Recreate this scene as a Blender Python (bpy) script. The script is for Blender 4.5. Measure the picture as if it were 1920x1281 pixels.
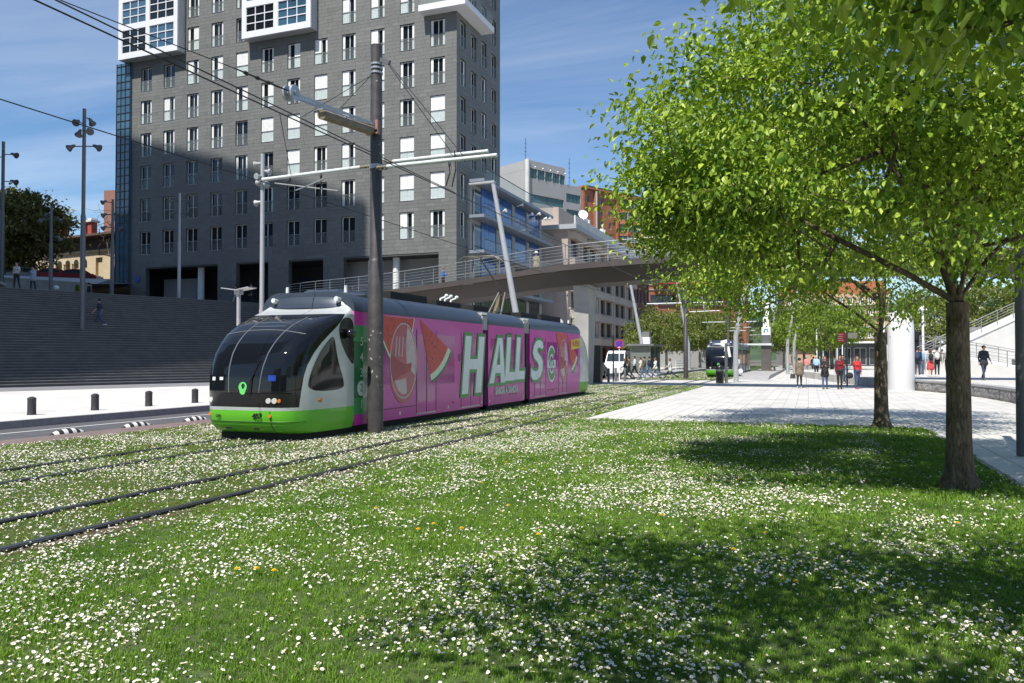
import bpy, bmesh, math, random
import numpy as np
from mathutils import Vector, Matrix
R = math.radians
random.seed(11)
NR = np.random.default_rng(5)
for _o in list(bpy.data.objects):
    bpy.data.objects.remove(_o)
sc = bpy.context.scene
col = sc.collection

# ------------------------------------------------------------------ camera
cam_d = bpy.data.cameras.new('camera')
cam = bpy.data.objects.new('camera', cam_d)
col.objects.link(cam)
cam.location = (0, 0, 1.65)
cam.rotation_euler = (R(90 + 1.19), 0, R(20.684))
cam_d.sensor_width = 36
cam_d.sensor_fit = 'HORIZONTAL'
cam_d.lens = 27.5625
cam_d.clip_start = 0.05
cam_d.clip_end = 4000
sc.camera = cam

# ------------------------------------------------------------------ sky + sun
SUN_AZ, SUN_EL = 8.0, 58.0          # shadows fall towards +Y, a little to +X
wd = bpy.data.worlds.new('World')
sc.world = wd
wd.use_nodes = True
nt = wd.node_tree
nt.nodes.clear()
wo = nt.nodes.new('ShaderNodeOutputWorld')
bg = nt.nodes.new('ShaderNodeBackground')
sky = nt.nodes.new('ShaderNodeTexSky')
sky.sky_type = 'NISHITA'
sky.sun_disc = False
sky.sun_elevation = R(SUN_EL)
sky.sun_rotation = R(180 + SUN_AZ)
sky.air_density = 1.0
sky.dust_density = 0.1
sky.ozone_density = 4.5
# thin cirrus, laid out on a plane high above by direction
tc = nt.nodes.new('ShaderNodeTexCoord')
sep = nt.nodes.new('ShaderNodeSeparateXYZ')
nt.links.new(tc.outputs['Generated'], sep.inputs[0])
zc = nt.nodes.new('ShaderNodeMath'); zc.operation = 'MAXIMUM'; zc.inputs[1].default_value = 0.06
nt.links.new(sep.outputs['Z'], zc.inputs[0])
cmb = nt.nodes.new('ShaderNodeCombineXYZ')
for i, ax in enumerate('XY'):
    dv = nt.nodes.new('ShaderNodeMath'); dv.operation = 'DIVIDE'
    nt.links.new(sep.outputs[ax], dv.inputs[0]); nt.links.new(zc.outputs[0], dv.inputs[1])
    nt.links.new(dv.outputs[0], cmb.inputs[i])
mp = nt.nodes.new('ShaderNodeMapping')
mp.inputs['Rotation'].default_value = (0, 0, R(35))
mp.inputs['Scale'].default_value = (0.55, 1.15, 1)
nt.links.new(cmb.outputs[0], mp.inputs[0])
nz = nt.nodes.new('ShaderNodeTexNoise')
nz.inputs['Scale'].default_value = 0.9; nz.inputs['Detail'].default_value = 6
nz.inputs['Roughness'].default_value = 0.62; nz.inputs['Distortion'].default_value = 0.6
nt.links.new(mp.outputs[0], nz.inputs['Vector'])
rmp = nt.nodes.new('ShaderNodeValToRGB')
rmp.color_ramp.elements[0].position = 0.36; rmp.color_ramp.elements[0].color = (0, 0, 0, 1)
rmp.color_ramp.elements[1].position = 0.80; rmp.color_ramp.elements[1].color = (0.27, 0.27, 0.27, 1)
nt.links.new(nz.outputs[0], rmp.inputs[0])
mxc = nt.nodes.new('ShaderNodeMixRGB')
mxc.inputs[2].default_value = (8.2, 8.5, 9.0, 1)
hsv = nt.nodes.new('ShaderNodeHueSaturation'); hsv.inputs['Saturation'].default_value = 1.1
nt.links.new(sky.outputs[0], hsv.inputs['Color'])
nt.links.new(rmp.outputs[0], mxc.inputs[0]); nt.links.new(hsv.outputs[0], mxc.inputs[1])
nt.links.new(mxc.outputs[0], bg.inputs['Color'])
bg.inputs['Strength'].default_value = 0.106
nt.links.new(bg.outputs[0], wo.inputs['Surface'])

sun_d = bpy.data.lights.new('sun', 'SUN')
sun_d.energy = 5.0
sun_d.angle = R(0.45)
sun_d.color = (1.0, 0.955, 0.88)
sun = bpy.data.objects.new('sun', sun_d)
col.objects.link(sun)
_dir = Vector((math.sin(R(SUN_AZ)) * math.cos(R(SUN_EL)), math.cos(R(SUN_AZ)) * math.cos(R(SUN_EL)), -math.sin(R(SUN_EL))))
sun.rotation_euler = _dir.to_track_quat('-Z', 'Y').to_euler()
sun.location = (-10, -40, 60)

vs = sc.view_settings
vs.view_transform = 'Standard'
vs.look = 'None'
vs.gamma = 1.0
vs.exposure = 0.42
vs.use_curve_mapping = False
sc.render.engine = 'CYCLES'
sc.cycles.max_bounces = 6
sc.cycles.transparent_max_bounces = 12

# ------------------------------------------------------------------ materials
MATS = {}
def M(name, rgb=(.5, .5, .5), rough=.6, metal=0., var=.10, scale=3., bump=0., bscale=40., spec=.5, coat=0., dirt=0.):
    if name in MATS:
        return MATS[name]
    m = bpy.data.materials.new(name)
    m.use_nodes = True
    n = m.node_tree.nodes; l = m.node_tree.links
    p = n['Principled BSDF']
    p.inputs['Roughness'].default_value = rough
    p.inputs['Metallic'].default_value = metal
    p.inputs['Specular IOR Level'].default_value = spec
    p.inputs['Coat Weight'].default_value = coat
    if var > 0:
        g = n.new('ShaderNodeNewGeometry')
        t = n.new('ShaderNodeTexNoise')
        t.inputs['Scale'].default_value = scale; t.inputs['Detail'].default_value = 6; t.inputs['Roughness'].default_value = .65
        l.new(g.outputs['Position'], t.inputs['Vector'])
        r = n.new('ShaderNodeValToRGB')
        r.color_ramp.elements[0].position = .3; r.color_ramp.elements[1].position = .7
        a = 1 - var - dirt; b = 1 + var
        r.color_ramp.elements[0].color = (rgb[0]*a, rgb[1]*a, rgb[2]*a, 1)
        r.color_ramp.elements[1].color = (min(1, rgb[0]*b), min(1, rgb[1]*b), min(1, rgb[2]*b), 1)
        l.new(t.outputs[0], r.inputs[0]); l.new(r.outputs[0], p.inputs['Base Color'])
        if bump > 0:
            t2 = n.new('ShaderNodeTexNoise'); t2.inputs['Scale'].default_value = bscale; t2.inputs['Detail'].default_value = 5
            l.new(g.outputs['Position'], t2.inputs['Vector'])
            bp = n.new('ShaderNodeBump'); bp.inputs['Strength'].default_value = bump; bp.inputs['Distance'].default_value = .02
            l.new(t2.outputs[0], bp.inputs['Height']); l.new(bp.outputs[0], p.inputs['Normal'])
    else:
        p.inputs['Base Color'].default_value = (*rgb, 1)
    MATS[name] = m
    return m

def clear_glass(name, tint=(.75, .85, .85), opacity=.3, rough=.03):
    """thin pane: lets most light through, reflects some"""
    m = bpy.data.materials.new(name); m.use_nodes = True
    n = m.node_tree.nodes; l = m.node_tree.links
    n.remove(n['Principled BSDF'])
    tr = n.new('ShaderNodeBsdfTransparent'); tr.inputs[0].default_value = (*tint, 1)
    gl = n.new('ShaderNodeBsdfPrincipled')
    gl.inputs['Base Color'].default_value = (tint[0]*.6, tint[1]*.6, tint[2]*.6, 1)
    gl.inputs['Roughness'].default_value = rough; gl.inputs['Specular IOR Level'].default_value = .8
    mx = n.new('ShaderNodeMixShader'); mx.inputs[0].default_value = opacity
    l.new(tr.outputs[0], mx.inputs[1]); l.new(gl.outputs[0], mx.inputs[2])
    l.new(mx.outputs[0], n['Material Output'].inputs[0])
    MATS[name] = m
    return m

def bark_mat(name, rgb, dark):
    m = bpy.data.materials.new(name); m.use_nodes = True; n = m.node_tree.nodes; l = m.node_tree.links; p = n['Principled BSDF']
    g = n.new('ShaderNodeNewGeometry'); mp_ = n.new('ShaderNodeMapping'); mp_.inputs['Scale'].default_value = (1, 1, .22); l.new(g.outputs['Position'], mp_.inputs[0])
    t = n.new('ShaderNodeTexNoise'); t.inputs['Scale'].default_value = 38; t.inputs['Detail'].default_value = 7; t.inputs['Roughness'].default_value = .7; l.new(mp_.outputs[0], t.inputs['Vector'])
    t2 = n.new('ShaderNodeTexNoise'); t2.inputs['Scale'].default_value = 4; t2.inputs['Detail'].default_value = 4; l.new(g.outputs['Position'], t2.inputs['Vector'])
    r = n.new('ShaderNodeValToRGB'); r.color_ramp.elements[0].position = .36; r.color_ramp.elements[1].position = .66; r.color_ramp.elements[0].color = (*dark, 1); r.color_ramp.elements[1].color = (*rgb, 1); l.new(t.outputs[0], r.inputs[0])
    r2 = n.new('ShaderNodeValToRGB'); r2.color_ramp.elements[0].position = .35; r2.color_ramp.elements[1].position = .7; r2.color_ramp.elements[0].color = (.62, .64, .55, 1); r2.color_ramp.elements[1].color = (1, 1, 1, 1); l.new(t2.outputs[0], r2.inputs[0])
    mx = n.new('ShaderNodeMixRGB'); mx.blend_type = 'MULTIPLY'; mx.inputs[0].default_value = 1; l.new(r.outputs[0], mx.inputs[1]); l.new(r2.outputs[0], mx.inputs[2]); l.new(mx.outputs[0], p.inputs['Base Color'])
    bp = n.new('ShaderNodeBump'); bp.inputs['Strength'].default_value = 1; bp.inputs['Distance'].default_value = .025; l.new(t.outputs[0], bp.inputs['Height']); l.new(bp.outputs[0], p.inputs['Normal']); p.inputs['Roughness'].default_value = .95; p.inputs['Specular IOR Level'].default_value = .2
    MATS[name] = m; return m

def leaf_mat(name, c0, c1, trans=.45, scale=1.3):
    m = bpy.data.materials.new(name); m.use_nodes = True
    n = m.node_tree.nodes; l = m.node_tree.links
    p = n['Principled BSDF']
    g = n.new('ShaderNodeNewGeometry')
    mapr = n.new('ShaderNodeValToRGB')
    mapr.color_ramp.elements[0].color = (*c0, 1); mapr.color_ramp.elements[1].color = (*c1, 1)
    t = n.new('ShaderNodeTexNoise'); t.inputs['Scale'].default_value = scale; t.inputs['Detail'].default_value = 3
    l.new(g.outputs['Position'], t.inputs['Vector'])
    ad = n.new('ShaderNodeMath'); ad.operation = 'MULTIPLY_ADD'; ad.inputs[1].default_value = .7; ad.inputs[2].default_value = -.18
    l.new(g.outputs['Random Per Island'], ad.inputs[0])
    sm = n.new('ShaderNodeMath'); sm.operation = 'ADD'
    l.new(ad.outputs[0], sm.inputs[0]); l.new(t.outputs[0], sm.inputs[1])
    sb = n.new('ShaderNodeMath'); sb.operation = 'SUBTRACT'; sb.inputs[1].default_value = .15
    l.new(sm.outputs[0], sb.inputs[0])
    l.new(sb.outputs[0], mapr.inputs[0]); l.new(mapr.outputs[0], p.inputs['Base Color'])
    p.inputs['Roughness'].default_value = .42; p.inputs['Specular IOR Level'].default_value = .35
    ts = n.new('ShaderNodeBsdfTranslucent')
    gm = n.new('ShaderNodeMixRGB'); gm.blend_type = 'MULTIPLY'; gm.inputs[0].default_value = 1; gm.inputs[2].default_value = (1.25, 1.35, .5, 1)
    l.new(mapr.outputs[0], gm.inputs[1]); l.new(gm.outputs[0], ts.inputs[0])
    mx = n.new('ShaderNodeMixShader'); mx.inputs[0].default_value = trans
    l.new(p.outputs[0], mx.inputs[1]); l.new(ts.outputs[0], mx.inputs[2])
    l.new(mx.outputs[0], n['Material Output'].inputs[0])
    MATS[name] = m
    return m

# ------------------------------------------------------------------ mesh helpers
class MB:
    def __init__(s):
        s.v = []; s.f = []; s.m = []
    def add(s, verts, faces, m=0):
        b = len(s.v); s.v.extend([tuple(q) for q in verts])
        s.f.extend([tuple(b + i for i in f) for f in faces]); s.m.extend([m] * len(faces))
    def box(s, x0, y0, z0, x1, y1, z1, m=0):
        if x0 > x1: x0, x1 = x1, x0
        if y0 > y1: y0, y1 = y1, y0
        if z0 > z1: z0, z1 = z1, z0
        s.add([(x0,y0,z0),(x1,y0,z0),(x1,y1,z0),(x0,y1,z0),(x0,y0,z1),(x1,y0,z1),(x1,y1,z1),(x0,y1,z1)],
              [(0,3,2,1),(4,5,6,7),(0,1,5,4),(1,2,6,5),(2,3,7,6),(3,0,4,7)], m)
    def hexa(s, p, m=0):
        """eight corners: bottom ring of four, top ring of four"""
        s.add(p, [(0,3,2,1),(4,5,6,7),(0,1,5,4),(1,2,6,5),(2,3,7,6),(3,0,4,7)], m)
    def bar(s, p0, p1, w, h, m=0, up=(0,0,1)):
        p0 = Vector(p0); p1 = Vector(p1); d = (p1 - p0).normalized(); u = Vector(up)
        if abs(d.dot(u)) > .98: u = Vector((0,1,0))
        a = d.cross(u).normalized(); b = a.cross(d).normalized()
        a *= w/2; b *= h/2
        s.hexa([p0-a-b, p0+a-b, p1+a-b, p1-a-b, p0-a+b, p0+a+b, p1+a+b, p1-a+b], m)
    def cyl(s, p0, p1, r0, r1=None, n=12, m=0, caps=True):
        s.tube([p0, p1], [r0, r0 if r1 is None else r1], n, m, caps)
    def tube(s, pts, rad, n=8, m=0, caps=True):
        pts = [Vector(p) for p in pts]
        if not hasattr(rad, '__len__'): rad = [rad] * len(pts)
        b0 = len(s.v); u = None
        for i, p in enumerate(pts):
            d = (pts[min(i+1, len(pts)-1)] - pts[max(i-1, 0)])
            d = d.normalized() if d.length > 1e-9 else Vector((0,0,1))
            if u is None:
                u = d.orthogonal().normalized()
            else:
                u = u - d * u.dot(d)
                u = u.normalized() if u.length > 1e-6 else d.orthogonal().normalized()
            w = d.cross(u)
            for k in range(n):
                a = 2*math.pi*k/n
                q = p + (u*math.cos(a) + w*math.sin(a)) * rad[i]
                s.v.append((q.x, q.y, q.z))
        for i in range(len(pts)-1):
            for k in range(n):
                a = b0+i*n+k; b = b0+i*n+(k+1) % n
                s.f.append((a, b, b+n, a+n)); s.m.append(m)
        if caps:
            s.f.append(tuple(b0+k for k in range(n-1, -1, -1))); s.m.append(m)
            e = b0+(len(pts)-1)*n
            s.f.append(tuple(e+k for k in range(n))); s.m.append(m)
    def lathe(s, prof, c=(0,0,0), n=16, m=0):
        b0 = len(s.v)
        for r, z in prof:
            for k in range(n):
                a = 2*math.pi*k/n
                s.v.append((c[0]+r*math.cos(a), c[1]+r*math.sin(a), c[2]+z))
        for i in range(len(prof)-1):
            for k in range(n):
                a = b0+i*n+k; b = b0+i*n+(k+1) % n
                s.f.append((a, b, b+n, a+n)); s.m.append(m)
        s.f.append(tuple(b0+k for k in range(n-1, -1, -1))); s.m.append(m)
        e = b0+(len(prof)-1)*n
        s.f.append(tuple(e+k for k in range(n))); s.m.append(m)
    def ell(s, c, r, n=12, k=8, m=0):
        prof = [(math.sin(math.pi*i/k), -math.cos(math.pi*i/k)) for i in range(k+1)]
        b0 = len(s.v)
        for pr, pz in prof:
            for j in range(n):
                a = 2*math.pi*j/n
                s.v.append((c[0]+r[0]*max(pr, .02)*math.cos(a), c[1]+r[1]*max(pr, .02)*math.sin(a), c[2]+r[2]*pz))
        for i in range(k):
            for j in range(n):
                a = b0+i*n+j; b = b0+i*n+(j+1) % n
                s.f.append((a, b, b+n, a+n)); s.m.append(m)
        s.f.append(tuple(b0+j for j in range(n-1, -1, -1))); s.m.append(m)
        e = b0+k*n
        s.f.append(tuple(e+j for j in range(n))); s.m.append(m)
    def prism(s, poly, a, b, axis='z', m=0):
        """2-D outline extruded from a to b along an axis; (x,y) for z, (y,z) for x, (x,z) for y"""
        n = len(poly)
        def P(q, t):
            return {'z': (q[0], q[1], t), 'x': (t, q[0], q[1]), 'y': (q[0], t, q[1])}[axis]
        b0 = len(s.v)
        s.v.extend([P(q, a) for q in poly]); s.v.extend([P(q, b) for q in poly])
        s.f.append(tuple(b0+i for i in range(n-1, -1, -1))); s.m.append(m)
        s.f.append(tuple(b0+n+i for i in range(n))); s.m.append(m)
        for i in range(n):
            j = (i+1) % n
            s.f.append((b0+i, b0+j, b0+n+j, b0+n+i)); s.m.append(m)
    def grid(s, P, m=0, flip=False):
        """rows of points"""
        b0 = len(s.v); nr = len(P); nc = len(P[0])
        for row in P:
            s.v.extend([tuple(q) for q in row])
        for i in range(nr-1):
            for j in range(nc-1):
                a = b0+i*nc+j
                q = (a, a+1, a+nc+1, a+nc)
                s.f.append(q[::-1] if flip else q); s.m.append(m)
    def mesh(s, name, mats, smooth=None):
        me = bpy.data.meshes.new(name)
        me.from_pydata(s.v, [], s.f)
        for m in (mats if isinstance(mats, (list, tuple)) else [mats]):
            me.materials.append(m)
        if len(me.materials) > 1:
            me.polygons.foreach_set('material_index', s.m)
        bm = bmesh.new(); bm.from_mesh(me)
        bmesh.ops.recalc_face_normals(bm, faces=bm.faces)
        bm.to_mesh(me); bm.free()
        if smooth is not None:
            me.polygons.foreach_set('use_smooth', [True]*len(me.polygons))
            me.set_sharp_from_angle(angle=R(smooth))
        me.update()
        return me
    def build(s, name, mats, parent=None, smooth=None, loc=None, rz=None):
        return link(name, s.mesh(name, mats, smooth), parent, loc, rz)

def link(name, me, parent=None, loc=None, rz=None):
    o = bpy.data.objects.new(name, me)
    col.objects.link(o)
    if parent is not None: o.parent = parent
    if loc is not None: o.location = loc
    if rz is not None: o.rotation_euler = (0, 0, rz)
    return o
def tag(o, label, cat, group=None, kind=None):
    o['label'] = label; o['category'] = cat
    if group: o['group'] = group
    if kind: o['kind'] = kind
    return o
def thing(name, label, cat, loc=(0,0,0), rz=0., group=None):
    o = link(name, None, None, loc, rz)
    o.empty_display_size = .2
    return tag(o, label, cat, group)
def struct(o, label=None):
    o['kind'] = 'structure'
    if label: o['label'] = label
    return o
def copy_tree(o, parent=None):
    c = o.copy(); col.objects.link(c); c.parent = parent
    for ch in list(o.children): copy_tree(ch, c)
    return c
def text_mesh(body, size, mat, offset=0., shear=0., extrude=.002, align='CENTER', name='lettering'):
    cu = bpy.data.curves.new(name, 'FONT')
    cu.body = body; cu.size = size; cu.offset = offset; cu.shear = shear; cu.extrude = extrude
    cu.align_x = align; cu.align_y = 'CENTER'; cu.resolution_u = 4
    o = bpy.data.objects.new(name, cu); col.objects.link(o)
    dg = bpy.context.evaluated_depsgraph_get(); dg.update()
    me = bpy.data.meshes.new_from_object(o.evaluated_get(dg))
    bpy.data.objects.remove(o)
    me.materials.clear(); me.materials.append(mat)
    return me
def openings_wall(mb, x0, x1, z0, z1, ops, y0, y1, m=0):
    """wall slab between y0 and y1 in local x/z with rectangular openings left out"""
    xs = sorted({x0, x1, *[q for o in ops for q in (o[0], o[1]) if x0 < q < x1]})
    zs = sorted({z0, z1, *[q for o in ops for q in (o[2], o[3]) if z0 < q < z1]})
    for k in range(len(zs)-1):
        zc = (zs[k]+zs[k+1])/2; run = None
        for i in range(len(xs)-1):
            xc = (xs[i]+xs[i+1])/2
            hole = any(o[0] < xc < o[1] and o[2] < zc < o[3] for o in ops)
            if not hole and run is None: run = xs[i]
            if hole and run is not None:
                mb.box(run, y0, zs[k], xs[i], y1, zs[k+1], m); run = None
        if run is not None: mb.box(run, y0, zs[k], x1, y1, zs[k+1], m)
# ------------------------------------------------------------------ ground, roads, paving
def slab_mat(name, rgb, bw, rh, mortar, dark=.55, swap=True, var=.12, rough=.75):
    m = bpy.data.materials.new(name); m.use_nodes = True
    n = m.node_tree.nodes; l = m.node_tree.links; p = n['Principled BSDF']
    g = n.new('ShaderNodeNewGeometry'); s = n.new('ShaderNodeSeparateXYZ'); c = n.new('ShaderNodeCombineXYZ')
    l.new(g.outputs['Position'], s.inputs[0])
    l.new(s.outputs['Y' if swap else 'X'], c.inputs[0]); l.new(s.outputs['X' if swap else 'Y'], c.inputs[1])
    b = n.new('ShaderNodeTexBrick'); b.inputs['Scale'].default_value = 1
    b.inputs['Brick Width'].default_value = bw; b.inputs['Row Height'].default_value = rh
    b.inputs['Mortar Size'].default_value = mortar; b.inputs['Mortar Smooth'].default_value = .1; b.inputs['Bias'].default_value = 0
    b.inputs['Color1'].default_value = (*[q*(1-var) for q in rgb], 1); b.inputs['Color2'].default_value = (*[min(1, q*(1+var*.5)) for q in rgb], 1)
    b.inputs['Mortar'].default_value = (*[q*dark for q in rgb], 1)
    l.new(c.outputs[0], b.inputs['Vector'])
    t = n.new('ShaderNodeTexNoise'); t.inputs['Scale'].default_value = .6; t.inputs['Detail'].default_value = 7
    l.new(g.outputs['Position'], t.inputs['Vector'])
    r = n.new('ShaderNodeValToRGB'); r.color_ramp.elements[0].position = .3; r.color_ramp.elements[0].color = (.86, .86, .85, 1)
    r.color_ramp.elements[1].position = .6; r.color_ramp.elements[1].color = (1, 1, 1, 1)
    l.new(t.outputs[0], r.inputs[0])
    mx = n.new('ShaderNodeMixRGB'); mx.blend_type = 'MULTIPLY'; mx.inputs[0].default_value = 1
    l.new(b.outputs[0], mx.inputs[1]); l.new(r.outputs[0], mx.inputs[2]); l.new(mx.outputs[0], p.inputs['Base Color'])
    p.inputs['Roughness'].default_value = rough
    MATS[name] = m
    return m
PAVE = (.56, .545, .515)
m_pave = slab_mat('paving stone', PAVE, .8, .4, .009, .55)
m_pave_l = slab_mat('pavement stone', (.62, .60, .57), 1.2, .6, .008)
m_pave_d = slab_mat('dark paving', (.22, .22, .23), .9, .45, .008)
m_slab = M('slab stone', PAVE, .75, var=.07, scale=1.1, bump=.1, bscale=60)
m_asphalt = M('asphalt', (.085, .085, .092), .9, var=.18, scale=1.3, bump=.4, bscale=160)
m_brownstrip = M('red brown paving', (.17, .125, .115), .85, var=.15, scale=2, bump=.2, bscale=80)
m_kerb = M('kerb granite', (.30, .30, .29), .8, var=.15, scale=6)
m_white = M('road paint', (.72, .72, .70), .7, var=.12, scale=9)
m_soil = M('lawn soil', (.055, .085, .018), 1., var=.4, scale=9, bump=.6, bscale=60)
m_earth = M('earth', (.13, .12, .10), .95, var=.2, scale=.2)
m_dirt = M('bare dirt', (.085, .065, .038), 1., var=.3, scale=14, bump=.5, bscale=70)
m_step = M('dark stair stone', (.082, .081, .081), .75, var=.25, scale=1.1, bump=.1, bscale=30)
m_tread_sun = M('sunlit tread stone', (.17, .167, .16), .7, var=.3, scale=1.3)  # paler than the risers, sunlight on the treads put into the colour
m_steel = M('rail steel', (.10, .10, .105), .38, .7, var=.2, scale=6)
m_rubber = M('black rubber', (.025, .025, .026), .8, var=.2, scale=12)

def sheet(name, pts, z, mat, thick=.12):
    mb = MB(); mb.prism(pts, z-thick, z, 'z'); return mb.build(name, mat)
def rect(x0, y0, x1, y1): return [(x0, y0), (x1, y0), (x1, y1), (x0, y1)]

g = MB(); g.box(-1500, -1000, -.5, 1500, 2200, -.16); struct(g.build('ground', m_earth), 'bare ground stretching to the horizon')
lawn = struct(sheet('lawn', [(-14, -9), (2.57, -9), (2.57, 20.45), (-5.62, 20.45), (-5.62, 46.6), (-14, 46.6)], 0, m_soil, .15), 'daisy lawn with grassed tram tracks')
struct(sheet('lawn', [(-12.4, 58.6), (-5.62, 58.6), (-5.62, 170), (-12.4, 170)], 0, m_soil, .15), 'grassed tram bed beyond the crossing')
struct(sheet('tram_crossing', rect(-14, 46.6, -5.62, 58.6), .004, m_pave, .15), 'pale stone pedestrian crossing over the tracks')
# right-hand plaza sheet with separate slabs on its near part
plaza = struct(sheet('plaza_paving', [(-5.62, 20.45), (2.57, 20.45), (2.57, -9), (40, -9), (40, 170), (-5.62, 170)], 0, m_pave, .15), 'pale stone promenade paving')
sl = MB(); sl.box(.006, .006, -.02, .394, .794, .014)
sl.v = [(x, y, z) if z < 0 else (x + (.004 if x < .2 else -.004), y + (.004 if y < .4 else -.004), z) for x, y, z in sl.v]
sl_me = sl.mesh('paving_slab', m_slab)
cnt = 0
for i in range(21):
    for j in range(9):
        y = 20.45 + j*.8 - (.4 if i % 2 else 0); x = -5.62 + i*.4 - .01
        if y < 20.4 or x + .4 > 2.80: continue
        link('paving_slab', sl_me, plaza, (x, y, random.uniform(-.0015, .002))); cnt += 1
for i in range(7):
    for j in range(18):
        y = 20.05 - (j+1)*.8 + (.4 if i % 2 else 0); x = 2.58 + i*.4
        if cnt >= 298: break
        link('paving_slab', sl_me, plaza, (x, y, random.uniform(-.0015, .002))); cnt += 1
# kerb edging along the lawn
for p in [((2.57, -9), (2.57, 20.45)), ((-5.62, 20.45), (2.57, 20.45)), ((-5.62, 20.45), (-5.62, 46.6))]:
    k = MB(); (a, b), (c, d) = p
    if a == c: k.box(a-.05, b, -.02, a+.005, d, .006)
    else: k.box(a, b-.05, -.02, c, b+.005, .006)
    o = k.build('lawn_edging', m_kerb); struct(o)
# road on the left with strip, line, kerb, pavement
struct(sheet('cycle_strip', rect(-15.12, -9, -14.0, 140), -.006, m_brownstrip, .15), 'red brown strip beside the lawn')
struct(sheet('road', rect(-18.3, -9, -15.12, 170), -.09, m_asphalt, .07), 'grey asphalt lane')
rl = MB()
rl.box(-15.34, -9, -.1, -15.24, 130, -.086); rl.build('lane_line', m_white, None); struct(bpy.data.objects['lane_line'])
rl = MB(); rl.box(-17.3, 12, -.1, -17.22, 24, -.086); struct(rl.build('lane_line', m_white))
kb = MB()
y = -9
while y < 170:
    kb.box(-18.48, y+.004, -.2, -18.3, y+.996, .1); y += 1.0
struct(kb.build('kerb', m_kerb), 'granite kerb stones along the pavement')
# stairs frame: u along the treads, n up the flight
SB = Vector((-39.0, 28.54, 0)); SU = Vector((.3204, .9473, 0)); SN = Vector((-.9473, .3204, 0))
PLAT = 6.2
def S(u, n, z): 
    q = SB + SU*u + SN*n; return (q.x, q.y, z)
b0 = S(-60, 0, 0); b1 = S(34, 0, 0); g0 = S(-60, -5.4, 0); g1 = S(34, -5.4, 0)
struct(sheet('pavement', [(-18.48, -40), (-18.48, 170), (-24, 170), (g1[0], g1[1]), (g0[0], g0[1])], .1, m_pave_l, .25), 'broad pale stone pavement beyond the road')
struct(sheet('pavement', [(g0[0], g0[1]), (g1[0], g1[1]), (b1[0], b1[1]), (b0[0], b0[1])], .1, m_pave_d, .25), 'grey stone strip at the foot of the stairs')
st = thing('grand_stairs', 'broad dark stone staircase climbing to the tower terrace', 'stairs')
NST = 38; RZ = (PLAT-.1)/NST; RN = 11.8/NST
for i in range(NST):
    mb = MB()
    n0 = i*RN; n1 = 11.8 + .3; z0 = .1 + i*RZ; z1 = z0 + RZ
    p = [S(-13, n0, z0-.02), S(26, n0, z0-.02), S(26, n0+RN+.06, z0-.02), S(-13, n0+RN+.06, z0-.02)]
    mb.hexa(p + [(q[0], q[1], z1) for q in p], 0)
    # tread and nosing, proud of the riser; sunlight put into the paler colour
    q = [S(-13, n0-.015, z1-.035), S(26, n0-.015, z1-.035), S(26, n0+RN+.01, z1-.035), S(-13, n0+RN+.01, z1-.035)]
    mb.hexa(q + [(a[0], a[1], z1+.003) for a in q], 1)
    mb.build('step', [m_step, m_tread_sun], st)
# terrace the tower stands on
t0 = S(-60, 11.8, 0); t1 = S(26, 11.8, 0)
terr = sheet('terrace', [(t0[0], t0[1]), (t1[0], t1[1]), (-27.0, 53), (-27.0, 90), (-130, 120), (-150, 20)], PLAT-.003, m_step, PLAT+.1)
struct(terr, 'dark stone terrace at the top of the stairs')
# rails
def track(cx, label):
    t = link('tram_track', None, None, (cx, 0, 0)); struct(t, label)
    for s in (-1, 1):
        for (ya, yb) in ((-9, 46.6), (46.6, 58.6), (58.6, 165)):
            mb = MB(); x = s*.555
            mb.box(x-.033, ya, -.03, x+.033, yb, .036, 0)
            if ya != 46.6:
                mb.box(x-.065, ya, -.03, x-.036, yb, .030, 1); mb.box(x+.036, ya, -.03, x+.065, yb, .030, 1)
            else:
                mb.box(x-.075, ya, -.03, x+.075, yb, .007, 1)
            mb.build('rail', [m_steel, m_rubber], t)
    return t
track(-6.98, 'tram track nearer the promenade with dark rails in daisies')
track(-10.36, 'tram track under the pink tram')
# worn dirt beside the near rail
for (x, y0, y1, w) in [(-6.26, 4.6, 6.6, .10), (-6.26, 9.0, 10.2, .08), (-5.75, 16.2, 17.4, .4)]:
    mb = MB(); pts = []
    N = 14
    for k in range(N):
        a = 2*math.pi*k/N; rr = 1 + random.uniform(-.25, .25)
        pts.append((x+w*math.cos(a)*rr, (y0+y1)/2+(y1-y0)/2*math.sin(a)*rr))
    mb.prism(pts, -.01, .004, 'z'); o = mb.build('bare_earth', m_dirt); o['kind'] = 'stuff'; o['label'] = 'bare patch of earth beside the rail'; o['category'] = 'soil'
# raised plaza on the right with a rough stone retaining wall
RW = [(3.6, 47.6), (4.55, 45.2), (5.6, 42.6), (6.35, 39.8), (6.85, 36.6), (7.0, 33.4), (6.95, 29.5), (6.8, 25)]
struct(sheet('upper_plaza', RW + [(40, 25), (40, 120), (-1, 120), (-1, 75), (1.5, 58)], .5, m_pave, .6), 'raised stone plaza behind the low wall')
m_rough = M('rough hewn stone', (.25, .245, .24), .95, var=.45, scale=9, bump=1., bscale=14)
m_cope = M('wall coping stone', (.33, .33, .33), .8, var=.15, scale=4)
wl = thing('stone_wall', 'low curved wall of rough grey stone blocks beside the plaza', 'wall')
def interp(pts, step):
    out = []; acc = 0
    for (a, b) in zip(pts[:-1], pts[1:]):
        a = Vector(a); b = Vector(b); L = (b-a).length; k = max(1, int(L/step))
        for i in range(k): out.append(a.lerp(b, i/k))
    out.append(Vector(pts[-1])); return out
RP = interp(RW, 1.15)
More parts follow.
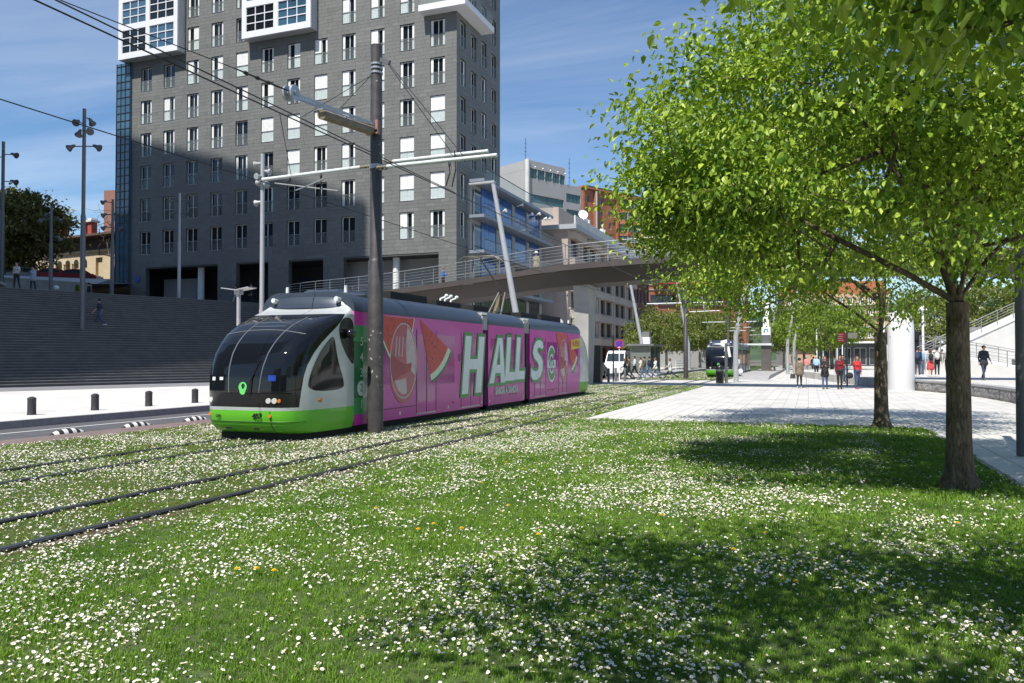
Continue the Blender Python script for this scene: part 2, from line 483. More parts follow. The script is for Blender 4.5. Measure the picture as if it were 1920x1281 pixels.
for a, b in zip(RP[:-1], RP[1:]):
    d = (b-a).normalized(); nn = Vector((-d.y, d.x)); nn = nn if nn.x < 0 else -nn
    a2 = a + d*.008; b2 = b - d*.008
    mb = MB(); nx, nz2 = 9, 5
    rows = []
    for k in range(nz2):
        row = []
        for i in range(nx):
            q = a2.lerp(b2, i/(nx-1)); e = 0 if (i in (0, nx-1) or k in (0, nz2-1)) else random.uniform(.01, .06)
            q = q + nn*(.02+e); row.append((q.x, q.y, .0 + .44*k/(nz2-1)))
        rows.append(row)
    mb.grid(rows)
    q = [a2+nn*.02, b2+nn*.02, b2-nn*.3, a2-nn*.3]
    mb.hexa([(v.x, v.y, 0) for v in q] + [(v.x, v.y, .438) for v in q])
    mb.build('stone_block', m_rough, wl)
    mb = MB(); q = [a2+nn*.06, b2+nn*.06, b2-nn*.5, a2-nn*.5]
    mb.hexa([(v.x, v.y, .442) for v in q] + [(v.x, v.y, .53) for v in q]); mb.build('coping', m_cope, wl)
# ------------------------------------------------------------------ the grey tower
m_clad = M('slate cladding', (.152, .156, .150), .62, var=.13, scale=.22, bump=.15, bscale=25)
m_clad2 = M('slate cladding pale', (.160, .164, .157), .62, var=.12, scale=.7, bump=.15, bscale=25)
m_clad3 = M('slate cladding dark', (.143, .147, .141), .62, var=.12, scale=.6, bump=.15, bscale=25)
m_joint = M('joint backing', (.09, .092, .087), .9, var=.1)
m_shut = M('white shutter', (.80, .80, .78), .5, var=.05)
m_frame = M('white window frame', (.75, .76, .75), .4, var=.05)
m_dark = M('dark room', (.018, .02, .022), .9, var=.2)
m_pane = M('window pane', (.010, .013, .015), .05, var=0, spec=.45)
m_curtain = M('pale curtain', (.55, .56, .54), .9, var=.12, scale=14)
m_balus = clear_glass('balustrade glass', (.93, .96, .96), .09)
m_metalg = M('grey metal', (.33, .34, .35), .4, .7, var=.06)
m_bay = M('white bay cladding', (.72, .73, .76), .45, var=.04)
m_baysh = M('bay side metal', (.45, .46, .48), .5, .2, var=.06)
m_blueglass = M('blue curtain wall', (.045, .11, .17), .06, var=.25, scale=.5, spec=.9)
m_mull = M('dark mullion', (.05, .055, .06), .4, .5, var=.05)
m_portico = M('portico dark wall', (.05, .05, .055), .7, var=.15)
m_beige = M('beige wall', (.33, .31, .29), .8, var=.1)
m_blue = M('blue enamel', (.015, .05, .32), .35, var=.05)
m_bluedoor = M('dark blue door', (.012, .02, .08), .3, var=.08)

TX0, TX1, TY, TZ0, TZ1 = -61.2, -26.6, 57.7, PLAT, 36.5
tower = thing('apartment_tower', 'tall grey slate tower with white shuttered windows behind the stairs', 'building')
CH = .3158                                           # course height, ten to a floor
WX = [-28.33 - 2.826*i for i in range(12)]           # window centres
SILL = [11.55 + 3.158*k for k in range(8)]
WW, WH = 1.34, CH*7
front_ops = []
for x in WX:
    for k, z in enumerate(SILL):
        if z > 29.5 and (x > -30 or -47.5 < x < -39.5 or x < -54.5): continue   # white bays stand here
        front_ops.append((x-WW/2, x+WW/2, z, z+WH))
LINT = 10.15
port = [(-59.3, -50.7), (-48.6, -45.07), (-42.9, -39.3), (-37.25, -28.2)]
ops_all = front_ops + [(a, b, TZ0-1, LINT) for a, b in port]
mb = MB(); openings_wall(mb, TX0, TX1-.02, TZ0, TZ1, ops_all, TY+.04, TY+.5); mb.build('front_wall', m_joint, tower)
SWY = [58.96, 61.17, 63.45, 65.75]
side_ops = []
for i, y in enumerate(SWY):
    for k in range(8):
        z = SILL[k] + (0 if i % 2 == 0 else -.25)
        side_ops.append((y-.55, y+.55, z, z+WH))
SD = 67.3
mb = MB(); openings_wall(mb, TY+.5, SD, TZ0, TZ1, side_ops, 0, .46)
mb.v = [(TX1-.04-y, x, z) for x, y, z in mb.v]; mb.build('side_wall', m_joint, tower)
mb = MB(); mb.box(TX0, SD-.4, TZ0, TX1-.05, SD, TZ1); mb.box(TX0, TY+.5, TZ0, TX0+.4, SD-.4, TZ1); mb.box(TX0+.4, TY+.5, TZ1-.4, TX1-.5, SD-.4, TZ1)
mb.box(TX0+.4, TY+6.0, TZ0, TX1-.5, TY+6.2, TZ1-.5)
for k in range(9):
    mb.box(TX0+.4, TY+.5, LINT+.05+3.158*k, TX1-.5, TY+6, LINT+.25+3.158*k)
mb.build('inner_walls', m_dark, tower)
# cladding: courses of panels, broken bond, cut round the openings
def courses(x0, x1, z0, z1, ops, seed):
    rr = random.Random(seed); out = []
    k = int((z0 - SILL[0]) / CH) - 1
    while True:
        a = SILL[0] + k*CH; b = a + CH; k += 1
        if b <= z0 + .01: continue
        if a >= z1 - .01: break
        a = max(a, z0); b = min(b, z1)
        cuts = sorted([(o[0], o[1]) for o in ops if o[2] < (a+b)/2 < o[3]])
        segs = []; cur = x0
        for c, d in cuts:
            if c > cur + .05: segs.append((cur, c))
            cur = max(cur, d)
        if cur < x1 - .05: segs.append((cur, x1))
        for c, d in segs:
            x = c
            while x < d - .01:
                L = rr.uniform(.55, 1.15)
                if d - (x+L) < .35: L = d - x
                out.append((x, x+L, a, b, rr.choice((0, 0, 0, 1, 2)))); x += L
    return out
pf = courses(TX0, TX1, TZ0, TZ1, ops_all, 3)
pf.sort(key=lambda q: (q[0]+q[1])/2 < -35 or q[2] > 27 or q[2] < 10)
near = sorted([p for p in pf if p[2] > 10.2 and p[3] < 27.5], key=lambda p: -p[0] + abs((p[2]-18))*.25)[:300]
nearset = set(map(tuple, near))
cm = [m_clad, m_clad2, m_clad3]
rest = MB()
cache = {}
for p in pf:
    L, h = p[1]-p[0]-.012, p[3]-p[2]-.012
    if tuple(p) in nearset:
        key = (round(L, 2), round(h, 3), p[4])
        if key not in cache:
            q = MB(); q.box(0, 0, 0, key[0], .04, key[1]); cache[key] = q.mesh('stone_panel', cm[p[4]])
        link('stone_panel', cache[key], tower, (p[0]+.007, TY - random.uniform(0, .006), p[2]+.007))
    else:
        rest.box(p[0]+.007, TY - random.uniform(0, .006), p[2]+.007, p[0]+.007+L, TY+.04, p[2]+.007+h, p[4])
o = rest.build('stone_cladding', cm, tower); o['kind'] = 'stuff'
rest = MB()
for p in courses(TY+.0, SD, TZ0, TZ1, side_ops, 8):
    e = random.uniform(0, .006)
    rest.box(TX1-.04, p[0]+.007, p[2]+.007, TX1+e, p[1]-.007, p[3]-.007, p[4])
o = rest.build('stone_cladding', cm, tower); o['kind'] = 'stuff'
# windows: variants share mesh data
def win_meshes(w, h):
    d = {}
    mb = MB(); f = .06
    mb.box(-w/2, .20, 0, -w/2+f, .27, h); mb.box(w/2-f, .20, 0, w/2, .27, h); mb.box(-w/2+f, .20, h-f, w/2-f, .27, h); mb.box(-w/2+f, .20, 0, w/2-f, .27, f)
    mb.box(-.03, .20, f, .03, .27, h-f)
    d['frame'] = mb.mesh('frame', m_frame)
    mb = MB(); mb.box(-w/2+f, .23, f, -.03, .245, h-f); mb.box(.03, .23, f, w/2-f, .245, h-f); d['pane'] = mb.mesh('pane', m_pane)
    mb = MB(); mb.box(-w/2+.05, .30, .02, w/2-.05, .33, h); d['curtain'] = mb.mesh('curtain', m_curtain)
    def leaf(x0, x1, y, hz):
        mb = MB(); mb.box(x0, y, .03, x1, y+.035, hz)
        n = 22
        for i in range(n):
            z = .1 + (hz-.2)*i/n
            mb.box(x0+.05, y-.008, z, x1-.05, y+.0, z+(hz-.2)/n*.6)
        return mb
    a = leaf(-w/2+.02, -.01, .10, h-.03); b = leaf(.01, w/2-.02, .10, h-.03)
    d['shutL'] = a.mesh('shutter', m_shut); d['shutR'] = b.mesh('shutter', m_shut)
    mb = leaf(-w/2+.02, -w/2+.24, .12, h-.03); d['slimL'] = mb.mesh('shutter', m_shut)
    mb = leaf(w/2-.24, w/2-.02, .12, h-.03); d['slimR'] = mb.mesh('shutter', m_shut)
    mb = MB(); mb.box(-w/2+.02, .045, .06, w/2-.02, .06, .95); d['balustrade'] = mb.mesh('balustrade', m_balus)
    mb = MB(); mb.box(-w/2, .03, .95, w/2, .075, .99); d['handrail'] = mb.mesh('handrail', m_metalg)
    mb = MB(); mb.box(-w/2, -.03, -.03, w/2, .2, .012); d['sill'] = mb.mesh('sill', m_metalg)
    return d
W1 = win_meshes(WW, WH); W2 = win_meshes(1.1, WH)
rw = random.Random(21)
def add_window(W, loc, rz, mode):
    e = link('window', W['frame'], tower, loc, rz)
    link('pane', W['pane'], e)
    if rw.random() < .22: link('curtain', W['curtain'], e)
    if mode == 'closed': link('shutter', W['shutL'], e); link('shutter', W['shutR'], e)
    elif mode == 'left': link('shutter', W['shutL'], e); link('shutter', W['slimR'], e)
    elif mode == 'right': link('shutter', W['slimL'], e); link('shutter', W['shutR'], e)
    elif mode == 'slim': link('shutter', W['slimL'], e); link('shutter', W['slimR'], e)
    link('balustrade', W['balustrade'], e); link('handrail', W['handrail'], e); link('sill', W['sill'], e)
# shutter states read column by column from the right corner, from the bottom row up
STATE = ['scccsss', 'lccsssl', 'sslscll', 'nslllsl', 'nnscclr', 'nnccsrn', 'nsncrsn', 'nnsnrcn', 'nnnssrs', 'nnnsslr', 'nnnslnn', 'nnnssnn']
MODE = {'c': 'closed', 'l': 'left', 'r': 'right', 's': 'slim', 'n': 'none'}
for (x0, x1, z0, z1) in front_ops:
    i = min(range(12), key=lambda q: abs(WX[q]-(x0+x1)/2)); k = int(round((z0-SILL[0])/3.158))
    add_window(W1, ((x0+x1)/2, TY, z0), 0, MODE[STATE[i][k] if k < 7 else 's'])
for (y0, y1, z0, z1) in side_ops:
    add_window(W2, (TX1, (y0+y1)/2, z0), R(90), rw.choice(['none', 'none', 'slim']))
# white bays
def bay(x0, x1, z0, z1, panes, wrap=0.):
    b = MB(); y0 = TY-1.0
    t = .45
    nx = len(panes); cells = []
    wtot = x1-x0; cw = (wtot - t*(nx+1))/nx
    for i in range(nx):
        for k in range(3):
            za = z0 + .55 + k*2.75
            cells.append((x0+t+i*(cw+t), x0+t+i*(cw+t)+cw, za, za+2.2))
    openings_wall(b, x0, x1, z0, z1, cells, y0, y0+.16, 0)
    b.box(x0, y0+.16, z0, x0+.12, TY, z1, 1); b.box(x1-.12, y0+.16, z0, x1, TY, z1, 1); b.box(x0+.12, y0+.16, z0, x1-.12, TY, z0+.12, 1)
    o = b.build('white_bay', [m_bay, m_baysh], tower)
    for n, (a, c, e, f) in enumerate(cells):
        g2 = MB(); g2.box(a, y0+.10, e, c, y0+.12, f); g2.build('pane', m_blueglass if n % 4 else m_pane, o)
        g2 = MB()
        for q in range(4):
            x = a + (c-a)*q/3; g2.box(x-.04, y0+.04, e, x+.04, y0+.10, f)
        for q in range(4):
            z = e + (f-e)*q/3; g2.box(a, y0+.035, z-.04, c, y0+.095, z+.04)
        g2.build('muntins', m_bay, o)
bay(-61.96, -54.72, 30.3, 39, [1, 1]); bay(-47.34, -40.03, 30.25, 39, [1, 1])
b = MB(); b.box(-29.6, TY-1.0, 29.95, TX1+1.2, TY+5.2, 30.45); o = b.build('corner_balcony', m_bay, tower)
b = MB(); b.box(-29.5, TY-.95, 30.45, TX1+1.1, TY-.93, 31.5); b.box(TX1+1.08, TY-.93, 30.45, TX1+1.1, TY+5.1, 31.5); b.build('balustrade', m_balus, o)
# glazed stair column at the far end
b = MB(); b.box(-63.0, TY-.15, 8.6, TX0-.02, TY+7, 30.3); gc = b.build('glass_column', m_blueglass, tower)
b = MB()
for k in range(29):
    z = 8.6 + k*.765; b.box(-63.03, TY-.2, z-.03, TX0, TY-.15, z+.03)
for x in (-63.0, -62.45, -61.9, -61.3): b.box(x-.03, TY-.2, 8.6, x+.03, TY-.148, 30.3)
b.build('mullion_grid', m_mull, gc)
# portico: recessed walls, doors, round columns
b = MB(); b.box(TX0+.4, TY+4.2, TZ0, TX1-.5, TY+4.4, LINT); b.box(TX0+.4, TY+.5, LINT-.02, TX1-.5, TY+4.2, LINT+.05); b.build('portico_wall', m_portico, tower)
b = MB(); b.box(-59.0, TY+2.0, TZ0, -54.6, TY+2.2, 9.3); b.build('beige_screen', m_beige, tower)
for x in (-44.0, -41.6, -35.5, -33.9, -30): 
    b = MB(); b.box(x-.75, TY+4.1, TZ0, x+.75, TY+4.2, TZ0+3.0); b.build('door', m_bluedoor, tower)
m_colw = M('white column', (.72, .73, .72), .5, var=.06)
for x in (-53.4, -32.6):
    b = MB(); b.cyl((x, TY+.9, TZ0), (x, TY+.9, LINT), .3, n=20); b.build('round_column', m_colw, tower, 60)
b = MB(); b.lathe([(.0, -.02), (.34, -.02), (.36, 0), (.34, .02), (0, .02)], n=20)
o = b.build('plaque', m_blue, tower); o.rotation_euler = (R(90), 0, 0); o.location = (-60.3, TY-.04, 9.2); o['label'] = 'small round blue plaque'

# ------------------------------------------------------------------ glass skyscraper out of frame whose shade falls on stairs and tower
m_sky1 = M('skyscraper glass', (.10, .15, .2), .12, var=.1, scale=.1, spec=.8)
sk = thing('glass_skyscraper', 'tall glass skyscraper standing beside the plaza outside the picture', 'skyscraper')
# shade outline measured on the tower's front (x, height); each point traced back towards the sun
def sunback(x, y, z, yc):
    t = (y-yc)/math.cos(R(SUN_AZ)); return (x - t*math.sin(R(SUN_AZ)), yc, z + t*math.tan(R(SUN_EL)))
YC = 11.0
o1 = sunback(-80, TY, 27.5, YC); o2 = sunback(-60.5, TY, 22.9, YC); o3 = sunback(-49.9, TY, 19.9, YC); o4 = sunback(-36.2, TY, 15.5, YC); o5 = sunback(-34.9, TY, 14.8, YC)
lo = sunback(-40.2, 33, .1, YC)
prof = [(o1[0], 0), (o1[0], o1[2]), (o2[0], o2[2]), (o3[0], o3[2]), (o4[0], o4[2]), (o5[0], o5[2]), (o5[0]-.1, o5[2]-6), (lo[0], lo[2]), (lo[0], 0)]
b = MB(); b.prism(prof, YC-30, YC, 'y')
SHX = 30*math.tan(R(SUN_AZ))
b.v = [(x-(SHX if y < YC-1 else 0), y, z) for x, y, z in b.v]; b.build('glass_body', m_sky1, sk)
b = MB()
for z in range(4, 30, 4): b.box(o1[0]+.2, YC-2, z, lo[0]-.3, YC+.06, z+.5)
b.build('floor_bands', m_mull, sk)

# added unseen blocks behind the camera, holding skylight off the shaded walls
m_blocker = M('light blocker render', (.24, .225, .20), .85, var=.12, scale=.2)
for k, (x0, x1, y0, y1, h, lb) in enumerate(((-150, -92, -70, -20, 34, 'unseen block left of the skyscraper added to hold back sky light'), (-38, 4, -95, -70, 36, 'unseen block behind the photographer added to hold back sky light'), (10, 62, -100, -72, 31, 'second unseen block behind the photographer added to hold back sky light'))):
    t = thing('sky_light_blocker', lb, 'building')
    mb = MB(); mb.box(x0, y0, 0, x1, y1, h); mb.build('body', m_blocker, t); mb = MB(); mb.box(x0-.4, y0-.4, h, x1+.4, y1+.4, h+.6); mb.build('cornice', m_beige, t)
    for q in range(1, int(h/3.3)):
        mb = MB(); mb.box(x0+1, y1, q*3.3, x1-1, y1+.05, q*3.3+1.6); mb.build('window_band', m_pane, t)
# ------------------------------------------------------------------ trams
m_mag = M('magenta wrap', (.66, .045, .41), .3, var=.06, scale=.8, coat=.15)
m_tgreen = M('tram green', (.13, .50, .03), .32, var=.05, scale=1, coat=.4)
m_tdgreen = M('tram panel green', (.06, .33, .11), .3, var=.06, coat=.3)
m_tsilver = M('tram silver', (.56, .59, .60), .3, .25, var=.04, coat=.4)
m_troof = M('tram roof slate', (.045, .06, .085), .35, .2, var=.12, scale=1.5)
m_tglass = M('tram dark glass', (.006, .007, .009), .05, var=0, spec=.45)
m_tblack = M('tram black gloss', (.012, .012, .014), .16, var=0, coat=.3)
m_under = M('underframe black', (.012, .012, .013), .8, var=.2)
m_bellow = M('bellows rubber', (.04, .04, .045), .7, var=.15)
m_seam = M('panel seam', (.03, .012, .022), .6, var=0)
m_seamg = M('glass seam', (.22, .24, .26), .35, .4, var=0)
m_lampglass = M('lamp lens', (.75, .75, .72), .12, .3, var=0)
m_amber = M('amber lens', (.65, .18, .02), .25, var=0)
m_red = M('watermelon red', (.66, .05, .04), .35, var=.2, scale=7)
m_rindw = M('rind pale', (.74, .84, .62), .35, var=.08, scale=6)
m_rindg = M('rind green', (.03, .14, .04), .35, var=.15, scale=8)
m_seed = M('seed black', (.015, .008, .008), .4, var=0)
m_candy1 = M('candy pink', (.52, .10, .14), .25, var=.2, scale=4)
m_candy2 = M('candy red', (.40, .02, .05), .25, var=.2, scale=5)
m_candy3 = M('candy pale', (.66, .50, .52), .25, var=.15, scale=5)
m_ltw = M('letter white', (.82, .87, .90), .3, var=.08, scale=2)
m_ltg = M('letter green', (.045, .28, .07), .3, var=.08)
m_yel = M('yellow print', (.85, .60, .05), .3, var=.05)
m_tint = M('film covered window', (.43, .025, .27), .12, var=.08, scale=1, coat=.2)
m_tintg = M('film covered green window', (.04, .21, .085), .10, var=.08, scale=1, coat=.5)
m_num = M('number white', (.72, .76, .74), .4, var=0)
m_inkk = M('ink black', (.015, .015, .015), .4, var=0)
m_blue2 = M('livery blue grey', (.16, .24, .28), .25, var=.1, scale=1)
HWD = 1.2                                                     # half width
ZF = [.14, .20, .32, .50, .70, 1.0, 1.29, 1.5, 1.74, 1.94, 2.1, 2.19, 2.3, 2.36, 2.48, 2.58, 2.66, 2.72]
YF = [.85, .66, .54, .49, .47, .46, .48, .53, .64, .80, .98, 1.11, 1.31, 1.44, 1.76, 2.06, 2.32, 2.46]
YB = [.80, .80, .80, .80, .80, .84, .90, .99, 1.17, 1.39, 1.61, 1.75, 1.92, 2.0, 2.14, 2.25, 2.42, 2.52]
ZG = 2.58
def yf(z): return float(np.interp(z, ZF, YF))
def yb(z): return max(float(np.interp(z, ZF, YB)), yf(z)+.02)
YS = 2.57
def hw(z): return HWD - (.0 if z < 2.55 else (z-2.55)**2*3.2) - (.05*(.35-z)/.2 if z < .35 else 0)
def outline(z, n):
    """half plan outline at height z from the nose centre to the side, (x, y)"""
    f = yf(z); w = hw(z); e = 2/5.0; out = []
    for i in range(n+1):
        t = math.pi/2 * (1 - i/n)
        out.append((w*math.cos(t)**e, YS - (YS-f)*math.sin(t)**e))
    return out
def half_row(z, ya, yb_, n, off=0.):
    """points along the outline with y between ya and yb_"""
    full = outline(z, 160); ys = [q[1] for q in full]; xs = [q[0] for q in full]
    pts = []
    for i in range(n+1):
        y = ya + (yb_-ya)*(i/n)**1.0
        pts.append((float(np.interp(y, ys, xs)), y))
    return pts
def row_arc(z, yend, n):
    """nose outline from -yend side round to +yend side, evenly by arc length"""
    full = [q for q in outline(z, 200) if q[1] <= yend]
    ys = [q[1] for q in full]
    xe = float(np.interp(yend, [q[1] for q in outline(z, 200)], [q[0] for q in outline(z, 200)]))
    full.append((xe, yend))
    L = [0]
    for a, b in zip(full[:-1], full[1:]): L.append(L[-1]+math.hypot(a[0]-b[0], a[1]-b[1]))
    half = []
    for i in range(n+1):
        s = L[-1]*i/n
        half.append((float(np.interp(s, L, [q[0] for q in full])), float(np.interp(s, L, [q[1] for q in full]))))
    return [(-x, y, z) for x, y in half[::-1]] + [(x, y, z) for x, y in half[1:]]
def surf_x(y, z):
    if y >= YS: return hw(z)
    full = outline(z, 160); return float(np.interp(y, [q[1] for q in full], [q[0] for q in full]))
def zr(a, b, n): return [a+(b-a)*i/n for i in range(n+1)]
def smooth_poly(pts, k=3, closed=True):
    for _ in range(k):
        out = []; n = len(pts)
        for i in range(n if closed else n-1):
            a = pts[i]; b = pts[(i+1) % n]
            out += [(a[0]*.75+b[0]*.25, a[1]*.75+b[1]*.25), (a[0]*.25+b[0]*.75, a[1]*.25+b[1]*.75)]
        pts = out
    return pts
def side_patch(poly, off, mat, name, parent, sgn=1, conform=False):
    """flat print on the side wall: (y,z) outline, a few millimetres proud"""
    mb = MB()
    if conform:
        me = bpy.data.meshes.new(name); bm = bmesh.new()
        vs_ = [bm.verts.new((0, p[0], p[1])) for p in poly]; f = bm.faces.new(vs_)
        bmesh.ops.triangulate(bm, faces=[f])
        for _ in range(2): bmesh.ops.subdivide_edges(bm, edges=bm.edges[:], cuts=1, use_grid_fill=True)
        for v in bm.verts: v.co.x = sgn*(surf_x(v.co.y, v.co.z)+off)
        bmesh.ops.recalc_face_normals(bm, faces=bm.faces)
        if bm.faces[:] and sum(f.normal.x*f.calc_area() for f in bm.faces)*sgn < 0: bmesh.ops.reverse_faces(bm, faces=bm.faces)
        bm.to_mesh(me); bm.free(); me.materials.append(mat)
        return link(name, me, parent)
    mb.prism(poly, sgn*(HWD-.002), sgn*(HWD+off), 'x'); return mb.build(name, mat, parent)

def cab(t, y0, flip, cols, parent):
    """nose of the tram; y runs into the body"""
    def T(p): return (p[0]*(-1 if flip else 1), (y0 - p[1]) if flip else (y0 + p[1]), p[2])
    def rows(zs, yend, n): return [[T(q) for q in row_arc(z, yend(z), n)] for z in zs]
    def gbuild(name, P, mat, sm=40):
        mb = MB(); mb.grid(P); return mb.build(name, mat, parent, sm)
    g = MB(); g.grid(rows(zr(.16, .62, 10), lambda z: YS, 30)); bum = g.build('bumper', cols['bumper'], parent, 40)
    gbuild('bumper_lip', rows(zr(.62, .685, 2), lambda z: YS, 26), cols['shell'])
    sk = MB(); sk.grid([[T((q[0]*.95, q[1]+.1, .03 if k == 0 else .18)) for q in row_arc(.2, YS, 20)] for k in (0, 1)]); sk.build('skirt', m_under, parent)
    gbuild('lamp_panel', rows(zr(.685, .95, 5), lambda z: yb(z), 22), m_tblack)
    ws = gbuild('windscreen', rows(zr(.95, ZG, 44), lambda z: yb(z), 24), m_tglass, 60)
    # silver shell between glass edge and body
    for s in (-1, 1):
        P = []
        for z in zr(.685, ZG, 46):
            P.append([T((s*x, y, z)) for x, y in half_row(z, yb(z), YS, 14)])
        gbuild('shell', P, cols['shell'], 50)
    gbuild('shell_cap', rows(zr(ZG, 2.72, 8), lambda z: YS, 26), cols['shell'], 60)
    # roof closing piece behind the glass
    P = []
    for k in range(9):
        a = k/8
        y = 2.32 + (YS-2.32)*a if False else None
        break
    z = 2.72
    pr = row_arc(z, YS, 20)
    P = [[T(q) for q in pr], [T((q[0]*.9, min(q[1]+.12, YS), 2.80)) for q in pr], [T((q[0]*.6, min(q[1]+.3, YS+.1), 2.86)) for q in pr]]
    gbuild('cab_roof', P, cols['shell'], 60)
    return ws, T

def tram_body(t, y0, y1, sections, cols):
    """sections: list of (ya, yb); gaps between are bellows"""
    for (a, b) in sections:
        mb = MB()
        prof = [(-HWD, .22), (-HWD, 2.66)]
        mb.box(-HWD, a, .19, HWD, b, 2.66); mb.build('body_section', cols['side'], t)
        # roof shoulder
        sh = [(-HWD-.004, 2.66), (-HWD+.01, 2.80), (-1.10, 2.95), (-.97, 3.05), (-.80, 3.10), (.80, 3.10), (.97, 3.05), (1.10, 2.95), (HWD-.01, 2.80), (HWD+.004, 2.66)]
        mb = MB(); mb.prism(sh, a, b, 'y'); mb.build('roof', m_troof, t, 50)
        mb = MB(); mb.box(-HWD+.08, a+.05, .05, HWD-.08, b-.05, .19); mb.build('underframe', m_under, t)
    for (a, b), (c, d) in zip(sections[:-1], sections[1:]):
        mb = MB(); n = 5
        for i in range(n):
            ya = b + (c-b)*i/n; yb2 = b + (c-b)*(i+1)/n; e = .05 if i % 2 else .09
            mb.box(-HWD+e, ya, .25, HWD-e, yb2, 2.9)
        mb.build('bellows', m_bellow, t)
        mb = MB()
        for i in range(4):
            ya = b + (c-b)*(i+.15)/4; mb.box(-.9, ya, 2.92, HWD-.02, ya+.06, 3.02); mb.box(HWD-.06, ya, 2.5, HWD-.02, ya+.06, 2.95)
        mb.build('bellows_strip', m_tsilver, t)

TCX, TY0 = -10.36, 12.05
tram = thing('tram', 'pink and green articulated tram with watermelon advert stopped by the lawn', 'tram', (TCX, TY0, 0))
COLS = {'bumper': m_tgreen, 'shell': m_tsilver, 'side': m_mag}
SECT = [(2.57, 9.72), (10.15, 13.42), (13.98, 20.5)]
tram_body(tram, 0, 23, SECT, COLS)
ws, T0 = cab(tram, 0, False, COLS, tram)
ws2, T1 = cab(tram, 23.07, True, COLS, tram)
# front details on the nose
def nose_pt(x, z, off=.0):
    full = outline(z, 200); y = float(np.interp(abs(x), [q[0] for q in full], [q[1] for q in full])); return (x, y-off, z)
for xs in (-.34, .40):
    mb = MB(); mb.tube([nose_pt(xs*(1.0+.25*(z-1.1)*(1 if xs > 0 else .9)), z, .004) for z in zr(.97, 2.50, 18)], .011, 6); mb.build('glass_seam', m_seamg, ws)
mb = MB(); mb.tube([nose_pt(x, 2.22 - .10*(x/1.0)**2, .006) for x in zr(-.98, .98, 24)], .009, 6); mb.build('glass_seam', m_seamg, ws)
mb = MB(); mb.grid([[nose_pt(x, z, .006) for x in zr(-.42, .36, 10)] for z in (2.29, 2.40)]); mb.build('destination_display', M('display grey', (.05, .06, .075), .3, var=0), ws)
mb = MB(); mb.tube([nose_pt(.17, .92, .05), nose_pt(.2, 1.2, .03), nose_pt(.34, 1.62, .03)], .013, 6); mb.tube([nose_pt(.24, 1.3, .03), nose_pt(.46, 2.12, .025)], .012, 6); mb.build('wiper', m_tblack, tram)
for x, r_, mt in ((-1.0, .045, m_amber), (-.92, .062, m_lampglass), (-.82, .06, m_lampglass), (.60, .06, m_lampglass), (.72, .062, m_lampglass), (.81, .04, m_amber)):
    p = nose_pt(x, .815); d = Vector((x*.35, -1, 0)).normalized()
    mb = MB(); mb.cyl(Vector(p)-d*.02, Vector(p)+d*.02, r_, r_*.85, 16); mb.build('headlight', mt, tram, 40)
# dashboard, cards and seat back seen through the screen as print on the glass edge
mb = MB(); mb.grid([[nose_pt(x, z, .005) for x in zr(.58, .74, 6)] for z in (1.20, 1.31)]); mb.build('access_sticker', m_blue, ws)
mb = MB(); mb.grid([[nose_pt(x, z, .005) for x in zr(-.80, -.70, 4)] for z in (1.20, 1.27)]); mb.grid([[nose_pt(x, z, .005) for x in zr(-.58, -.49, 4)] for z in (1.21, 1.27)]); mb.build('card', m_num, ws)
# operator emblem: tear drop ring
ring = []
for k in range(28):
    a = 2*math.pi*k/28; r_ = .098
    x, z = r_*math.cos(a), r_*math.sin(a)
    if z < 0 and abs(x) < .075: z *= 1.55
    ring.append((x, z))
m_embl = M('emblem green', (.14, .62, .16), .4, var=.2, scale=6)
mb = MB(); n = len(ring); cx, cz = .0, 1.08
vo = [nose_pt(cx+x, cz+z, .007) for x, z in ring]; vi = [nose_pt(cx+x*.42+.01, cz+z*.42+.025, .007) for x, z in ring]
mb.add(vo+vi, [(i, (i+1) % n, n+(i+1) % n, n+i) for i in range(n)]); mb.build('operator_emblem', m_embl, ws)
# bumper marks
def on_nose(me, x, z, name, mat_parent, off=.016):
    p = nose_pt(x, z, off); q = nose_pt(x+.05, z, off); o = link(name, me, mat_parent)
    o.location = p; o.rotation_euler = (R(90), 0, math.atan2(q[1]-p[1], .05)); return o
on_nose(text_mesh('407', .15, m_inkk, offset=.004), .33, .51, 'fleet_number', tram)
on_nose(text_mesh('CAF', .07, m_inkk, offset=.003), -.62, .50, 'maker_mark', tram)
for x in (-.92, .62):
    p = nose_pt(x, .52); mb = MB(); mb.cyl((p[0], p[1]-.018, p[2]), (p[0], p[1]+.02, p[2]), .032, n=12); mb.build('reflector', m_amber, tram)
for x in (-.45, .22):
    p = nose_pt(x, .26); mb = MB(); mb.box(x-.055, p[1]-.012, .24, x+.055, p[1]+.02, .27); mb.build('tow_slot', m_inkk, tram)
mb = MB(); mb.tube([nose_pt(x, .40, .003) for x in zr(-1.12, 1.12, 30)], .012, 6); mb.tube([nose_pt(.62, z, .003) for z in zr(.18, .61, 8)], .008, 6); mb.build('bumper_seam', M('seam green', (.03, .13, .01), .5, var=0), tram)
